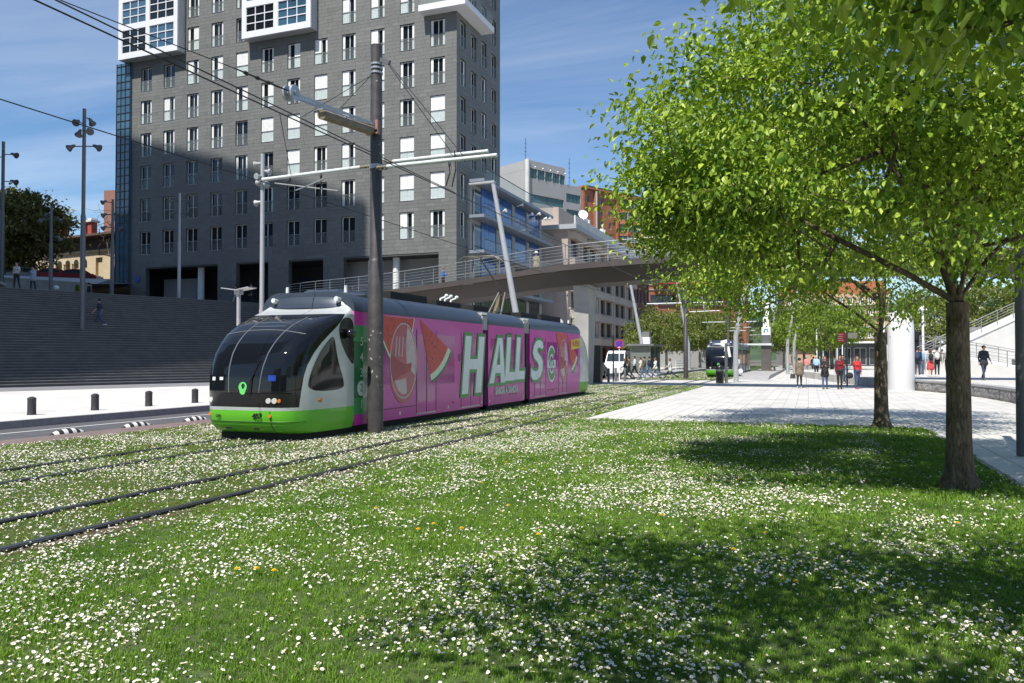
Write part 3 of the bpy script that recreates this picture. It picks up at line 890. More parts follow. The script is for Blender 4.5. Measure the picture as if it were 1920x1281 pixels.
# side glass of the cab, mirror, black door sweep
swin = smooth_poly([(.98, .98), (1.02, 1.28), (1.30, 1.74), (1.70, 2.08), (1.82, 2.08), (1.94, 1.6), (2.18, 1.16), (2.15, .98)], 2)
blk = smooth_poly([(1.98, 2.30), (2.12, 2.48), (2.35, 2.52), (2.55, 2.42), (2.56, 1.9), (2.555, 1.55), (2.5, 1.5), (2.22, 1.75), (2.02, 2.05)], 2)
for s in (1, -1):
    side_patch(swin, .006, m_tglass, 'cab_side_window', tram, s, True)
    side_patch(blk, .006, m_tblack, 'cab_door_panel', tram, s, True)
    mb = MB(); mb.ell((s*1.30, 2.30, 2.16), (.085, .13, .11), 14, 8); mb.tube([(s*1.18, 2.42, 2.2), (s*1.28, 2.34, 2.18)], .03, 8); mb.build('wing_mirror', m_tblack, tram, 60)
    mb = MB(); mb.ell((s*surf_x(1.35, .80), 1.35, .80), (.02, .07, .045), 10, 6); mb.build('indicator', m_amber, tram, 60)
# sloping roof fairing over each cab
for T_ in (T0, T1):
    P = []
    for y, z, w in ((2.46, 2.82, .98), (2.52, 2.97, .99), (2.68, 3.06, 1.0), (3.4, 3.13, 1.02)):
        P.append([T_((w*q, y+.10*abs(q)**3, z - .05*abs(q)**4)) for q in zr(-1, 1, 14)])
    lowr = [T_((q*.98, 2.44+.1*abs(q)**3, 2.74)) for q in zr(-1, 1, 14)]
    mb = MB(); mb.grid([lowr]+P)
    for s in (-1, 1): mb.add([T_((s*.98, 2.54, 2.72)), T_((s*1.02, 3.4, 2.72)), T_((s*1.02, 3.4, 3.08)), T_((s*1.0, 2.76, 3.01)), T_((s*.985, 2.57, 2.82))], [(0, 1, 2, 3, 4)])
    mb.build('roof_fairing', m_troof, tram, 50)
    for x in (-.82, .82):
        mb = MB(); mb.cyl(T_((x, 2.44, 2.93)), T_((x, 2.6, 2.90)), .055, .06, 14); mb.build('roof_lamp', m_lampglass, tram, 40)
    for x in (-.5, .5):
        mb = MB(); mb.cyl(T_((x*1.55, 2.9, 3.02)), T_((x*1.55, 2.9, 3.26)), .045, .035, 10); mb.build('roof_antenna', m_num, tram, 40)
    mb = MB(); p = [T_(q) for q in ((-.55, 2.9, 3.05), (.55, 2.9, 3.05), (.62, 4.6, 3.05), (-.62, 4.6, 3.05), (-.4, 3.15, 3.21), (.4, 3.15, 3.21), (.6, 4.5, 3.21), (-.6, 4.5, 3.21))]
    mb.hexa(p); mb.build('air_conditioner', m_troof, tram)
# roof gear
for (a, b, w, h) in ((5.2, 7.2, .6, .22), (7.6, 9.2, .7, .16), (10.4, 11.6, .6, .2), (14.6, 16.4, .65, .2), (17.0, 19.6, .6, .25)):
    mb = MB(); mb.box(-w, a, 3.1, w, b, 3.1+h); mb.build('roof_equipment', m_under, tram)
for y in (8.2, 8.5, 8.9):
    mb = MB(); mb.tube([(.5, y, 3.1), (.5, y+.05, 3.34), (.62, y+.2, 3.42)], .03, 6); mb.ell((.62, y+.2, 3.44), (.06, .06, .05), 8, 6); mb.build('insulator', m_num, tram)
mb = MB(); mb.lathe([(0, 0), (.42, .0), (.40, .12), (.25, .26), (0, .3)], (0.2, 19.9, 3.1), 20); mb.build('roof_dome', m_num, tram, 60)
# pantograph
pg = MB(); Yp = 13.6
for s in (-1, 1):
    pg.tube([(s*.25, Yp, 3.15), (s*.12, Yp+.75, 4.0)], .04, 8)
pg.tube([(0, Yp+.75, 4.0), (0, Yp-1.25, 5.02)], .028, 8); pg.tube([(.1, Yp+.7, 3.9), (.05, Yp-1.1, 4.9)], .016, 6); pg.tube([(-.12, Yp+.1, 3.1), (-.1, Yp+.7, 3.95)], .02, 6)
for dy in (-.17, .17):
    pg.tube([(-.75, Yp-1.25+dy, 4.92), (-.55, Yp-1.25+dy, 5.06), (.55, Yp-1.25+dy, 5.06), (.75, Yp-1.25+dy, 4.92)], .02, 8)
for x in (-.5, 0, .5): pg.tube([(x, Yp-1.42, 5.05), (x, Yp-1.08, 5.05)], .014, 6)
pg.box(-.5, Yp-.2, 3.1, .5, Yp+.3, 3.16)
pg.build('pantograph', M('pantograph metal', (.16, .15, .13), .5, .6, var=.2), tram, 50)
mb = MB(); mb.tube([(0.0, Yp+.02, 3.2), (0, Yp+.62, 3.86)], .06, 10); mb.build('pantograph_insulator', M('brown porcelain', (.16, .12, .06), .3, var=.1), tram, 50)
# ---- side dressing, near side: +x
def dec(poly, lvl, mat, name, parent=tram): return side_patch(poly, .002+.0016*lvl, mat, name, parent)
def rc(a, b, c, d): return [(a, c), (b, c), (b, d), (a, d)]
dec(rc(2.572, 3.46, .42, 2.36), 0, m_tdgreen, 'route_panel'); dec(rc(2.572, 3.46, .78, 2.0), 1, m_tintg, 'side_window')
dec(rc(2.572, 3.46, .22, .40), 0, m_mag, 'sill_panel')
lt = text_mesh
def side_text(body, size, mat, y, z, lvl, name, offset=0., shear=0., rot=0., sx=1.):
    me = text_mesh(body, size, mat, offset, shear, .0008, name=name)
    o = link(name, me, tram); o.location = (HWD+.003+.0016*lvl, y, z); o.rotation_euler = (R(90), 0, R(90)); o.scale = (sx, 1, 1)
    if rot: o.rotation_euler = (R(90)+0, 0, R(90)); o.rotation_euler.rotate_axis('Z', rot)
    return o
circ = [(2.87+.17*math.cos(2*math.pi*k/24), .985+.17*math.sin(2*math.pi*k/24)) for k in range(24)]
dec(circ, 2, m_num, 'number_disc')
for b_, z in (('5', 2.0), ('4', 1.66), ('3', 1.32), ('1', .62)): side_text(b_, .27, m_num, 2.87, z, 2, 'number')
side_text('2', .25, m_tdgreen, 2.87, .985, 3, 'number')
# window bands under film, doors
for (a, b, c, d) in ((3.75, 5.35, .95, 2.25), (6.55, 7.7, .95, 2.25), (10.35, 13.2, 1.0, 2.25), (15.9, 17.2, .95, 2.25), (18.6, 20.2, .95, 2.25)):
    dec(rc(a, b, c, d), 0, m_tint, 'side_window')
def door(a, b):
    d = dec(rc(a, b, .26, 2.36), 0, m_mag, 'door'); m_ = (a+b)/2
    for q in (rc(a+.07, m_-.04, .55, 2.25), rc(m_+.04, b-.07, .55, 2.25)): dec(q, 1, m_tint, 'door_glass', d)
    for y in (a, m_, b): dec(rc(y-.012, y+.012, .26, 2.36), 2, m_seam, 'door_seam', d)
    dec(rc(a, b, .235, .262), 2, m_tsilver, 'door_sill', d); dec(rc(a-.17, a-.09, 1.55, 1.75), 2, m_inkk, 'door_button', d)
for a, b in ((5.45, 6.55), (8.15, 9.5), (14.5, 15.75), (17.4, 18.45)): door(a, b)
for z in (.45,):
    for (a, b) in ((3.5, 5.4), (10.6, 11.3), (11.9, 12.7), (15.9, 17.2)):
        dec(rc(a, b, z, z+.014), 2, m_seam, 'panel_seam')
for y in (4.6, 7.3, 9.62, 10.25, 13.3, 14.1):
    dec(rc(y-.035, y+.035, .28, .36), 3, m_num, 'jacking_mark')
for y in (7.6, 16.6): 
    mb = MB(); mb.ell((HWD+.005, y, .42), (.015, .03, .03), 8, 6); mb.build('side_lamp', m_amber, tram)
dec(rc(11.75, 12.2, 2.34, 2.46), 1, m_inkk, 'vent')
# watermelon wedges (apex, rim centre) and sweets
def wedge(cy, cz, ry, rz_, a0, a1, parent=tram):
    def arc(k): 
        return [(cy+ry*k*math.cos(R(a0+(a1-a0)*i/20)), cz+rz_*k*math.sin(R(a0+(a1-a0)*i/20))) for i in range(21)]
    w = dec([(cy, cz)]+arc(1.0), 3, m_rindg, 'watermelon_slice'); dec([(cy, cz)]+arc(.955), 4, m_rindw, 'rind', w); dec([(cy, cz)]+arc(.86), 5, m_red, 'flesh', w)
    rs = random.Random(int(cy*10))
    mbs = MB()
    for i in range(22):
        a = R(a0+(a1-a0)*rs.uniform(.08, .92)); k = rs.uniform(.25, .8); y = cy+ry*k*math.cos(a); z = cz+rz_*k*math.sin(a)
        mbs.prism([(y+.014*math.cos(q*1.05), z+.03*math.sin(q*1.05)) for q in range(6)], HWD+.0115, HWD+.0125, 'x')
    mbs.build('seeds', m_seed, w)
wedge(5.62, 2.62, 2.15, 1.72, -72, -28); 
poly_top = [(3.62, 2.62), (5.3, 2.62), (5.12, 2.1), (4.55, 1.62), (4.1, 1.72), (3.78, 2.1)]
dec([(3.52, 2.625), (5.34, 2.625), (5.2, 2.06), (4.55, 1.5), (4.05, 1.62), (3.70, 2.05)], 3, m_rindg, 'watermelon_slice')
dec([(3.57, 2.625), (5.33, 2.625), (5.18, 2.08), (4.55, 1.55), (4.08, 1.66), (3.74, 2.07)], 4, m_rindw, 'rind'); dec(poly_top, 5, m_red, 'flesh')
mbs = MB(); rs = random.Random(4)
for i in range(14):
    y, z = rs.uniform(3.9, 5.1), rs.uniform(2.1, 2.58); mbs.prism([(y+.014*math.cos(q*1.05), z+.03*math.sin(q*1.05)) for q in range(6)], HWD+.0115, HWD+.0125, 'x')
mbs.build('seeds', m_seed, tram)
def oval(cy, cz, ry, rz_, tilt=0., n=36, top=1., bot=1.):
    out = []
    for k in range(n):
        a = 2*math.pi*k/n; y = ry*math.cos(a); z = rz_*math.sin(a)*(top if math.sin(a) > 0 else bot)
        out.append((cy+y*math.cos(tilt)-z*math.sin(tilt), cz+y*math.sin(tilt)+z*math.cos(tilt)))
    return out
def sweet(cy, cz, s, tl=0.):
    def el(ry, rz_, a0, a1, n=14): return [(cy+ry*s*math.cos(R(a0+(a1-a0)*i/n)), cz+rz_*s*math.sin(R(a0+(a1-a0)*i/n))) for i in range(n+1)]
    w = dec(oval(cy, cz, .74*s, 1.0*s, tl), 6, m_candy3, 'sweet_print'); dec(oval(cy, cz, .70*s, .96*s, tl), 7, m_candy1, 'sweet_body', w)
    dec(el(.66, .92, 75, -25)+[(cy+.15*s, cz-.12*s), (cy+.10*s, cz+.4*s)], 8, m_candy3, 'sweet_shine', w)
    dec(el(.69, .95, 170, 214, 8)+[(cy-.2*s, cz-.40*s), (cy+.35*s, cz-.28*s), (cy+.45*s, cz-.05*s), (cy+.05*s, cz-.10*s), (cy-.3*s, cz+.02*s)], 9, m_candy2, 'sweet_band', w)
    dec(el(.60, .88, 215, 285, 10)+[(cy+.12*s, cz-.45*s), (cy-.2*s, cz-.50*s)], 8, m_candy3, 'sweet_base', w)
    for q in (-.42, -.26, -.08): dec([(cy+q*s, cz+.62*s), (cy+q*s+.05*s, cz+.64*s), (cy+q*s-.01*s, cz+.12*s), (cy+q*s-.07*s, cz+.10*s)], 10, m_candy3, 'sweet_streak', w)
    dec(el(.80, 1.12, 205, 330, 16)+el(.72, .99, 330, 205, 16), 5.5, m_candy1, 'sweet_tail', w)
sweet(4.78, 1.58, .92)
wedge(18.55, 2.62, 1.9, 1.75, -68, -35); dec([(17.0, 2.625), (18.45, 2.625), (18.3, 2.2), (17.9, 1.7), (17.4, 1.95)], 3, m_rindg, 'watermelon_slice'); dec([(17.06, 2.625), (18.44, 2.625), (18.27, 2.22), (17.9, 1.78), (17.46, 1.98)], 5, m_red, 'flesh')
sweet(18.05, 1.6, .78)
# big leaning letters H A L L S with green edges, built from strokes
def letter(strokes, lvl_parent, name='advert_letter'):
    root = None
    for lvl, mt, gr in ((12, m_ltg, .10), (13, m_ltw, 0.)):
        for si, pl in enumerate(strokes):
            c = (sum(p[0] for p in pl)/len(pl), sum(p[1] for p in pl)/len(pl)); q = []
            n = len(pl)
            area = sum(pl[i][0]*pl[(i+1) % n][1]-pl[(i+1) % n][0]*pl[i][1] for i in range(n)); sg = 1 if area > 0 else -1
            for i in range(n):
                a = Vector(pl[i-1]); b = Vector(pl[i]); c2 = Vector(pl[(i+1) % n])
                d1 = (b-a).normalized(); d2 = (c2-b).normalized(); n1 = Vector((d1.y, -d1.x))*sg; n2 = Vector((d2.y, -d2.x))*sg
                bis = (n1+n2); k = gr/max(.35, bis.length_squared/2) if bis.length > .01 else gr
                off = bis*k*.5*2/1 if False else (bis.normalized()*gr/max(.45, bis.normalized().dot(n1)) if bis.length > .01 else n1*gr)
                q.append((b.x+off.x, b.y+off.y))
            o = dec(q, lvl+.25*si, mt, name if root is None else 'letter_stroke', tram if root is None else root)
            if root is None: root = o
    return root
SHR = .16
def shp(pts, y0, z0, sy, sz): return [(y0+sy*(p[0])+SHR*sz*p[1], z0+sz*p[1]) for p in pts]
def Hh(y, z, sy, sz): return [shp(p, y, z, sy, sz) for p in ([(0, 0), (.3, 0), (.3, 1), (0, 1)], [(.68, 0), (.98, 0), (.98, 1), (.68, 1)], [(.28, .42), (.70, .42), (.70, .6), (.28, .6)])]
def Aa(y, z, sy, sz): return [shp(p, y, z, sy, sz) for p in ([(0, 0), (.28, 0), (.52, 1), (.36, 1)], [(.74, 0), (1.02, 0), (.66, 1), (.46, 1)], [(.22, .22), (.78, .22), (.74, .40), (.28, .40)])]
def Ll(y, z, sy, sz): return [shp(p, y, z, sy, sz) for p in ([(0, 0), (.36, 0), (.36, 1), (0, 1)], [(.3, 0), (.92, 0), (.92, .2), (.3, .2)])]
letter(Hh(8.15, .62, 1.42, 1.66), 0); letter(Aa(10.2, .86, 1.3, 1.42), 0); letter(Ll(11.5, .90, .98, 1.42), 0); letter(Ll(12.42, .92, 1.0, 1.42), 0)
ss = [(.95, .80), (.86, .95), (.62, 1.0), (.3, .97), (.1, .84), (.06, .66), (.2, .53), (.5, .44), (.62, .36), (.6, .25), (.42, .2), (.16, .22), (-.02, .30), (-.02, .1), (.15, .0), (.5, -.02), (.82, .06), (.98, .24), (.96, .44), (.8, .56), (.5, .66), (.42, .72), (.46, .79), (.62, .81), (.8, .77)]
letter([shp(ss, 14.05, .88, 1.25, 1.42)], 0)
dec(smooth_poly([(10.3, .74), (11.5, .80), (13.3, .84), (13.3, .92), (11.5, .90), (10.3, .84)], 1), 11, m_ltg, 'advert_underline')
side_text('SABOR A SANDÍA', .30, m_num, 11.72, .60, 11, 'slogan', offset=.014, sx=.86)
# VITA C disc
def cshape(cy, cz, ro, ri, lvl, mt, nm, sc_=1.):
    P = []
    for k in range(31):
        a = R(40+280*k/30); P.append((cy+ro*.75*math.cos(a), cz+ro*math.sin(a)))
    for k in range(30, -1, -1):
        a = R(40+280*k/30); P.append((cy+ri*.75*math.cos(a), cz+ri*math.sin(a)))
    return dec(P, lvl, mt, nm)
cshape(16.45, 1.42, .70, .30, 11, m_ltw, 'vitamin_letter'); cshape(16.45, 1.42, .62, .38, 12, m_ltg, 'vitamin_letter_fill')
dec(rc(15.92, 16.92, 1.27, 1.57), 13, m_ltw, 'vitamin_plate'); side_text('VITA', .34, m_ltg, 16.42, 1.42, 14, 'vitamin_word', offset=.01)
yp = dec([(19.1, 1.98), (20.48, 2.08), (20.48, 2.5), (19.1, 2.38)], 11, m_yel, 'new_flag'); side_text('NUEVO', .33, M('flag red', (.42, .06, .02), .4, var=0), 19.8, 2.235, 12, 'new_word', offset=.012)
# rear green corner
dec(rc(20.3, 20.5, .25, .8), 1, m_tgreen, 'rear_corner')
# wheels hidden in the skirts
for y in (4.6, 6.4, 11.2, 12.4, 16.8, 18.4):
    for s in (-1, 1):
        mb = MB(); mb.cyl((s*.5, y, .3), (s*.62, y, .3), .3, n=20); mb.build('wheel', m_steel, tram, 40)

# ---- the far tram: same form, plainer livery
ft = thing('tram', 'green and blue grey tram standing at the stop far ahead', 'tram', (-6.98, 67.0, 0))
COLF = {'bumper': m_tgreen, 'shell': m_tsilver, 'side': m_blue2}
tram_body(ft, 0, 23, [(2.57, 9.72), (10.15, 13.42), (13.98, 20.5)], COLF)
cab(ft, 0, False, COLF, ft)
for k, (a, b) in enumerate(((3.0, 5.2), (6.6, 8.0), (10.4, 13.1), (14.2, 15.0), (16.4, 18.0))):
    side_patch(rc(a, b, .9, 2.4), .006, m_tglass, 'side_window', ft)
for a, b in ((5.3, 6.5), (8.2, 9.5), (15.1, 16.3), (18.2, 19.5)):
    d = side_patch(rc(a, b, .27, 2.4), .008, m_tblack, 'door', ft)
side_patch(rc(2.6, 9.7, 2.42, 2.64), .006, m_tdgreen, 'livery_band', ft); side_patch(rc(8.1, 8.2, .3, 2.64), .012, M('sky blue', (.16, .42, .62), .4, var=0), 'livery_stripe', ft)
side_patch(rc(9.55, 9.7, .3, 2.64), .012, MATS['sky blue'], 'livery_stripe', ft)
P = [[(w*q, y+.10*abs(q)**3, z-.05*abs(q)**4) for q in zr(-1, 1, 12)] for y, z, w in ((2.12, 2.70, .98), (2.14, 2.80, .98), (2.3, 3.02, .99), (2.6, 3.12, 1.0), (4.5, 3.2, 1.02), (9.5, 3.2, 1.0))]
mb = MB(); mb.grid(P); mb.build('roof_fairing', m_troof, ft, 50)
for x in (-.82, .82):
    mb = MB(); mb.cyl((x, 2.12, 2.98), (x, 2.24, 2.96), .06, n=10); mb.build('roof_lamp', m_lampglass, ft)
    mb = MB(); p = nose_pt(x*.85, .815); mb.cyl((p[0], p[1]-.03, .815), (p[0], p[1]+.03, .815), .07, n=10); mb.build('headlight', m_lampglass, ft)
mb = MB(); vo = [nose_pt(-.05+x, 1.13+z, .012) for x, z in ring]; vi = [nose_pt(-.05+x*.4, 1.15+z*.4, .012) for x, z in ring]
mb.add(vo+vi, [(i, (i+1) % n, n+(i+1) % n, n+i) for i in range(len(ring)) for n in (len(ring),)]); mb.build('operator_emblem', m_embl, ft)
# ------------------------------------------------------------------ footbridge
m_deck = M('bridge weathering steel', (.05, .043, .04), .6, .2, var=.2, scale=.7)
m_beam = M('bridge beam paint', (.07, .06, .056), .55, .1, var=.15, scale=.5)
m_rail = M('railing steel', (.42, .42, .41), .35, .75, var=.08)
m_conc = M('concrete', (.40, .39, .375), .85, var=.16, scale=.9, bump=.15, bscale=30)
m_concl = M('pale concrete', (.60, .59, .565), .85, var=.12, scale=.7, bump=.12, bscale=30)
br = thing('footbridge', 'curved dark steel footbridge with railings crossing over the tracks', 'bridge')
BC = [(-37, 53.3, 6.2), (-33, 51.0, 6.1), (-29.5, 49.3, 6.02), (-26.4, 48.1, 6.03), (-22, 47.3, 6.28), (-17, 46.3, 6.62), (-12.7, 45.4, 6.9), (-7.8, 45.0, 7.05), (-3, 44.95, 7.1), (2, 45.0, 7.05), (7, 45.3, 6.9), (12, 46.0, 6.6), (17, 47.2, 6.2)]
def catmull(P, per=4):
    P = [Vector(p) for p in P]; out = []
    for i in range(len(P)-1):
        p0 = P[max(i-1, 0)]; p1 = P[i]; p2 = P[i+1]; p3 = P[min(i+2, len(P)-1)]
        for k in range(per):
            t = k/per
            out.append(.5*((2*p1)+(p2-p0)*t+(2*p0-5*p1+4*p2-p3)*t*t+(3*p1-p0-3*p2+p3)*t**3))
    out.append(P[-1]); return out
BP = catmull(BC, 4)
def frames(P):
    out = []
    for i, p in enumerate(P):
        d = P[min(i+1, len(P)-1)] - P[max(i-1, 0)]; d.z = 0; d.normalize(); out.append((p, d, Vector((-d.y, d.x, 0))))
    return out
BF = frames(BP)
def sweep(prof, name, mat, parent, sm=None):
    rows = []
    for p, d, n in BF: rows.append([(p.x+n.x*a, p.y+n.y*a, p.z+b) for a, b in prof+prof[:1]])
    mb = MB(); mb.grid(rows); k = len(prof)
    mb.add(rows[0][:k], [tuple(range(k))]); mb.add(rows[-1][:k], [tuple(range(k))])
    return mb.build(name, mat, parent, sm)
sweep([(-2.3, -.16), (2.3, -.16), (2.3, 0), (-2.3, 0)], 'deck', m_deck, br)
sweep([(-1.5, -.162), (-1.15, -1.0), (1.15, -1.0), (1.5, -.162)], 'box_beam', m_beam, br)
for s in (-1, 1):
    sweep([(s*2.3, -.24), (s*2.36, -.24), (s*2.36, .09), (s*2.3, .09)], 'edge_fascia', m_beam, br)
    for zz, rr in ((1.2, .028), (1.0, .011), (.82, .011), (.64, .011), (.46, .011), (.28, .011)):
        mb = MB(); mb.tube([(p.x+n.x*s*2.25, p.y+n.y*s*2.25, p.z+zz) for p, d, n in BF], rr, 6); mb.build('handrail' if zz > 1.1 else 'rail_bar', m_rail, br, 60)
    acc = 0; last = None
    for i in range(len(BF)-1):
        p, d, n = BF[i]
        if last is None or (p-last).length > 1.35:
            mb = MB(); q = p+n*s*2.25; mb.bar((q.x, q.y, q.z-.1), (q.x-n.x*s*.03, q.y-n.y*s*.03, q.z+1.2), .05, .014, up=n); mb.build('post', m_rail, br); last = p
for (x, y) in ((-12.45, 45.3), (13.5, 46.3)):
    mb = MB(); mb.hexa([(x-.34, y-.55, 0), (x+.34, y-.55, 0), (x+.34, y+.55, 0), (x-.34, y+.55, 0), (x-.48, y-.9, 5.95), (x+.48, y-.9, 5.95), (x+.48, y+.9, 5.95), (x-.48, y+.9, 5.95)]); mb.build('pier', m_conc, br)
for i in range(3, len(BF)-3, 5):
    p, d, n = BF[i]; mb = MB(); q = p-n*2.0
    mb.bar((q.x-d.x*.5, q.y-d.y*.5, q.z-.19), (q.x+d.x*.5, q.y+d.y*.5, q.z-.19), .25, .06); mb.build('soffit_lamp', m_rail, br)

# ------------------------------------------------------------------ catenary
m_pole = M('catenary pole paint', (.075, .069, .069), .5, .2, var=.25, scale=5, dirt=.1)
m_armw = M('white insulated tube', (.62, .66, .65), .35, var=.08, scale=4)
m_galv = M('galvanised steel', (.45, .46, .46), .42, .75, var=.15, scale=5)
m_rust = M('stained weight casing', (.24, .19, .14), .7, .2, var=.35, scale=6)
m_wire = M('wire', (.03, .03, .032), .5, .3, var=0)
m_lgrey = M('light grey pole paint', (.40, .41, .42), .45, .2, var=.08, scale=3)
m_dgrey = M('dark grey pole paint', (.13, .135, .145), .5, .2, var=.1, scale=3)
m_lamp = M('lamp housing', (.10, .105, .11), .4, .3, var=.08)
CPX, CPY = -8.9, 15.07
cp = thing('catenary_pole', 'thick dark catenary pole with white arms between the tracks', 'catenary pole', (CPX, CPY, 0))
mb = MB(); mb.lathe([(.175, -.05), (.168, 3.75), (.15, 3.8), (.135, 3.84), (.125, 8.57)], n=24); mb.build('shaft', m_pole, cp, 40)
m_flake = M('bare paint flake', (.42, .41, .40), .8, var=.2, scale=30)
rf = random.Random(8)
for k in range(30):
    a = R(rf.uniform(200, 350)); z = rf.choice((rf.uniform(.9, 2.4), rf.uniform(1.5, 2.2), rf.uniform(5, 8))); rr = (.1705 if z < 3.7 else .136); s_ = rf.uniform(.006, .022); n_ = 7
    ring_ = [(s_*rf.uniform(.5, 1.2)*math.cos(6.283*q/n_), s_*rf.uniform(.6, 1.6)*math.sin(6.283*q/n_)) for q in range(n_)]
    mb = MB(); mb.add([((rr+.002)*math.cos(a+u/rr), (rr+.002)*math.sin(a+u/rr), z+w) for u, w in ring_], [tuple(range(n_))]); mb.build('paint_flake', m_flake, cp)
mb = MB()
for z in (7.95, 8.05, 8.14): mb.lathe([(.13, -.025), (.145, -.02), (.145, .02), (.13, .025)], (0, 0, z), 20)
mb.build('clamp_band', m_galv, cp)
mb = MB(); mb.lathe([(.13, -.05), (.16, -.05), (.16, .05), (.13, .05)], (0, 0, 5.86), 20); mb.build('arm_clamp', m_galv, cp)
mb = MB(); mb.bar((0, 0, 8.28), (.36, -.05, 8.12), .07, .09); mb.build('top_bracket', m_dgrey, cp)
def arm(p0, p1, r=.042):
    a = Vector(p0); b = Vector(p1); d = (b-a).normalized()
    mb = MB(); mb.cyl(a+d*.3, b, r, n=12); o = mb.build('arm_tube', m_armw, cp, 40)
    mb = MB(); pts = []
    for k in range(9): pts.append(a+d*(.02+.036*k))
    mb.tube(pts, [.022 if k % 2 else .04 for k in range(9)], 10); mb.build('insulator', m_rust, o, 40)
    return o
arm((-.1, 0, 5.90), (-3.05, 0, 5.83)); arm((.1, .05, 5.96), (2.66, .05, 5.98)); arm((.12, -.25, 5.78), (3.0, -.3, 5.78))
mb = MB(); mb.bar((0, 0, 5.82), (.42, -.28, 5.74), .06, .06); mb.bar((0, 0, 5.9), (.3, .05, 5.96), .05, .05); mb.build('arm_bracket', m_dgrey, cp)
# wire drop fittings from the arms
for x, y, z0, z1 in ((1.95, -.1, 5.97, 5.25), (1.9, -.28, 5.77, 5.25), (-1.45, 0, 5.86, 5.27), (-2.3, 0, 5.84, 5.7)):
    mb = MB(); mb.tube([(x, y, z0+.05), (x+.04, y-.02, (z0+z1)/2), (x-.06, y, z1)], .014, 6); mb.ell((x+.02, y, z0-.08), (.03, .03, .06), 8, 6); mb.build('dropper', m_wire, cp)
mb = MB(); mb.tube([(-1.35, 0, 5.72), (-1.6, -.3, 5.5), (-1.46, -.9, 5.28)], .016, 6); mb.tube([(-2.7, 0, 5.72), (-1.0, .02, 5.42)], .012, 6); mb.build('steady_arm', m_galv, cp)
# stays
for a, b in (((.28, -.05, 8.15), (1.85, -.02, 6.0)), ((.33, -.05, 8.12), (2.25, -.28, 5.82)), ((-.1, 0, 7.95), (-.95, -.45, 6.85)), ((-.1, -.05, 7.9), (-1.1, -1.2, 6.75)), ((-.75, -2.4, 6.45), (-2.25, 0, 5.88))):
    mb = MB(); mb.tube([a, b], .008, 5); mb.build('stay_wire', m_wire, cp)
# balance-weight tensioner reaching towards the camera
mb = MB(); mb.cyl((-.02, -.2, 6.62), (-.02, -2.05, 6.44), .10, n=18); mb.build('weight_casing', m_rust, cp, 40)
mb = MB()
for dx in (-.09, .07):
    mb.bar((dx, -.12, 6.76), (dx, -2.95, 6.52), .03, .05)
for y in (-.5, -1.3, -2.1): mb.bar((-.1, y, 6.70+.085*y/1.), (.08, y, 6.70+.085*y/1.), .03, .03)
mb.build('tension_frame', m_galv, cp)
mb = MB(); mb.bar((-.14, -.14, 6.55), (-.14, -.14, 6.85), .06, .12); mb.bar((.12, -.14, 6.55), (.12, -.14, 6.85), .06, .12); mb.box(-.16, -.2, 6.58, .14, -.1, 6.64); mb.build('tension_clamp', M('red oxide', (.35, .17, .14), .6, var=.2), cp)
for dx in (-.10, .06):
    mb = MB(); mb.cyl((dx-.02, -3.02, 6.55), (dx+.02, -3.02, 6.55), .145, n=28); mb.cyl((dx-.04, -3.02, 6.55), (dx+.04, -3.02, 6.55), .05, n=12); mb.build('pulley_wheel', m_galv, cp, 40)
mb = MB(); mb.tube([(0, -3.1, 6.56), (0, -3.5, 6.53), (0, -4.6, 6.47)], [.012, .02, .012], 6)
for y in (-3.7, -4.0, -4.3): mb.ell((0, y, 6.53+(y+3.5)*.055), (.035, .07, .035), 8, 6)
mb.build('strain_insulator', m_wire, cp)
def wire(name, pts, label, r=.012, grp=None):
    mb = MB(); mb.tube(pts, r, 6); o = mb.build(name, m_wire); tag(o, label, 'wire', grp); return o
wire('anchored_wire', [(CPX, CPY-4.5, 6.475), (CPX, 7.3, 6.22), (CPX, -9, 5.6)], 'overhead wire running to the tensioner wheel on the pole', .008)
wire('contact_wire', [(-6.98, -9, 5.11), (-6.98, 3, 5.11), (-6.98, CPY, 5.13), (-6.98, 40, 5.16), (-6.98, 61, 5.2), (-6.98, 110, 5.18), (-6.98, 160, 5.2)], 'overhead contact wire above the track nearer the promenade', .010)
wire('contact_wire', [(-6.98, -9, 5.30), (-6.98, 5, 5.215), (-6.98, CPY, 5.15)], 'second wire running close beside the contact wire', .009)
wire('contact_wire', [(-10.36, -9, 5.22), (-10.36, 3, 5.18), (-10.36, CPY, 5.24), (-10.36, 40, 5.2), (-10.36, 61, 5.22), (-10.36, 160, 5.2)], 'overhead contact wire above the pink tram', .010)
# farther catenary poles along the line
def far_pole(y, label, h=8.4):
    t = thing('catenary_pole', label, 'catenary pole', (-8.85, y, 0), 0, 'catenary poles along the line')
    mb = MB(); mb.lathe([(.18, 0), (.175, 3.8), (.14, 3.85), (.13, h)], n=18); mb.build('shaft', m_pole, t, 40)
    for s, L in ((-1, 3.0), (1, 2.8)):
        mb = MB(); mb.cyl((s*.3, 0, 5.9), (s*L, 0, 5.9), .045, n=10); mb.build('arm_tube', m_armw, t, 40)
    mb = MB(); mb.cyl((.3, 0, 5.2), (2.6, .0, 5.25), .03, n=8); mb.build('steady_arm', m_armw, t, 40)
far_pole(61.5, 'dark catenary pole at the pedestrian crossing'); far_pole(96, 'catenary pole beyond the tram stop platforms'); far_pole(128, 'farthest catenary pole along the tracks')

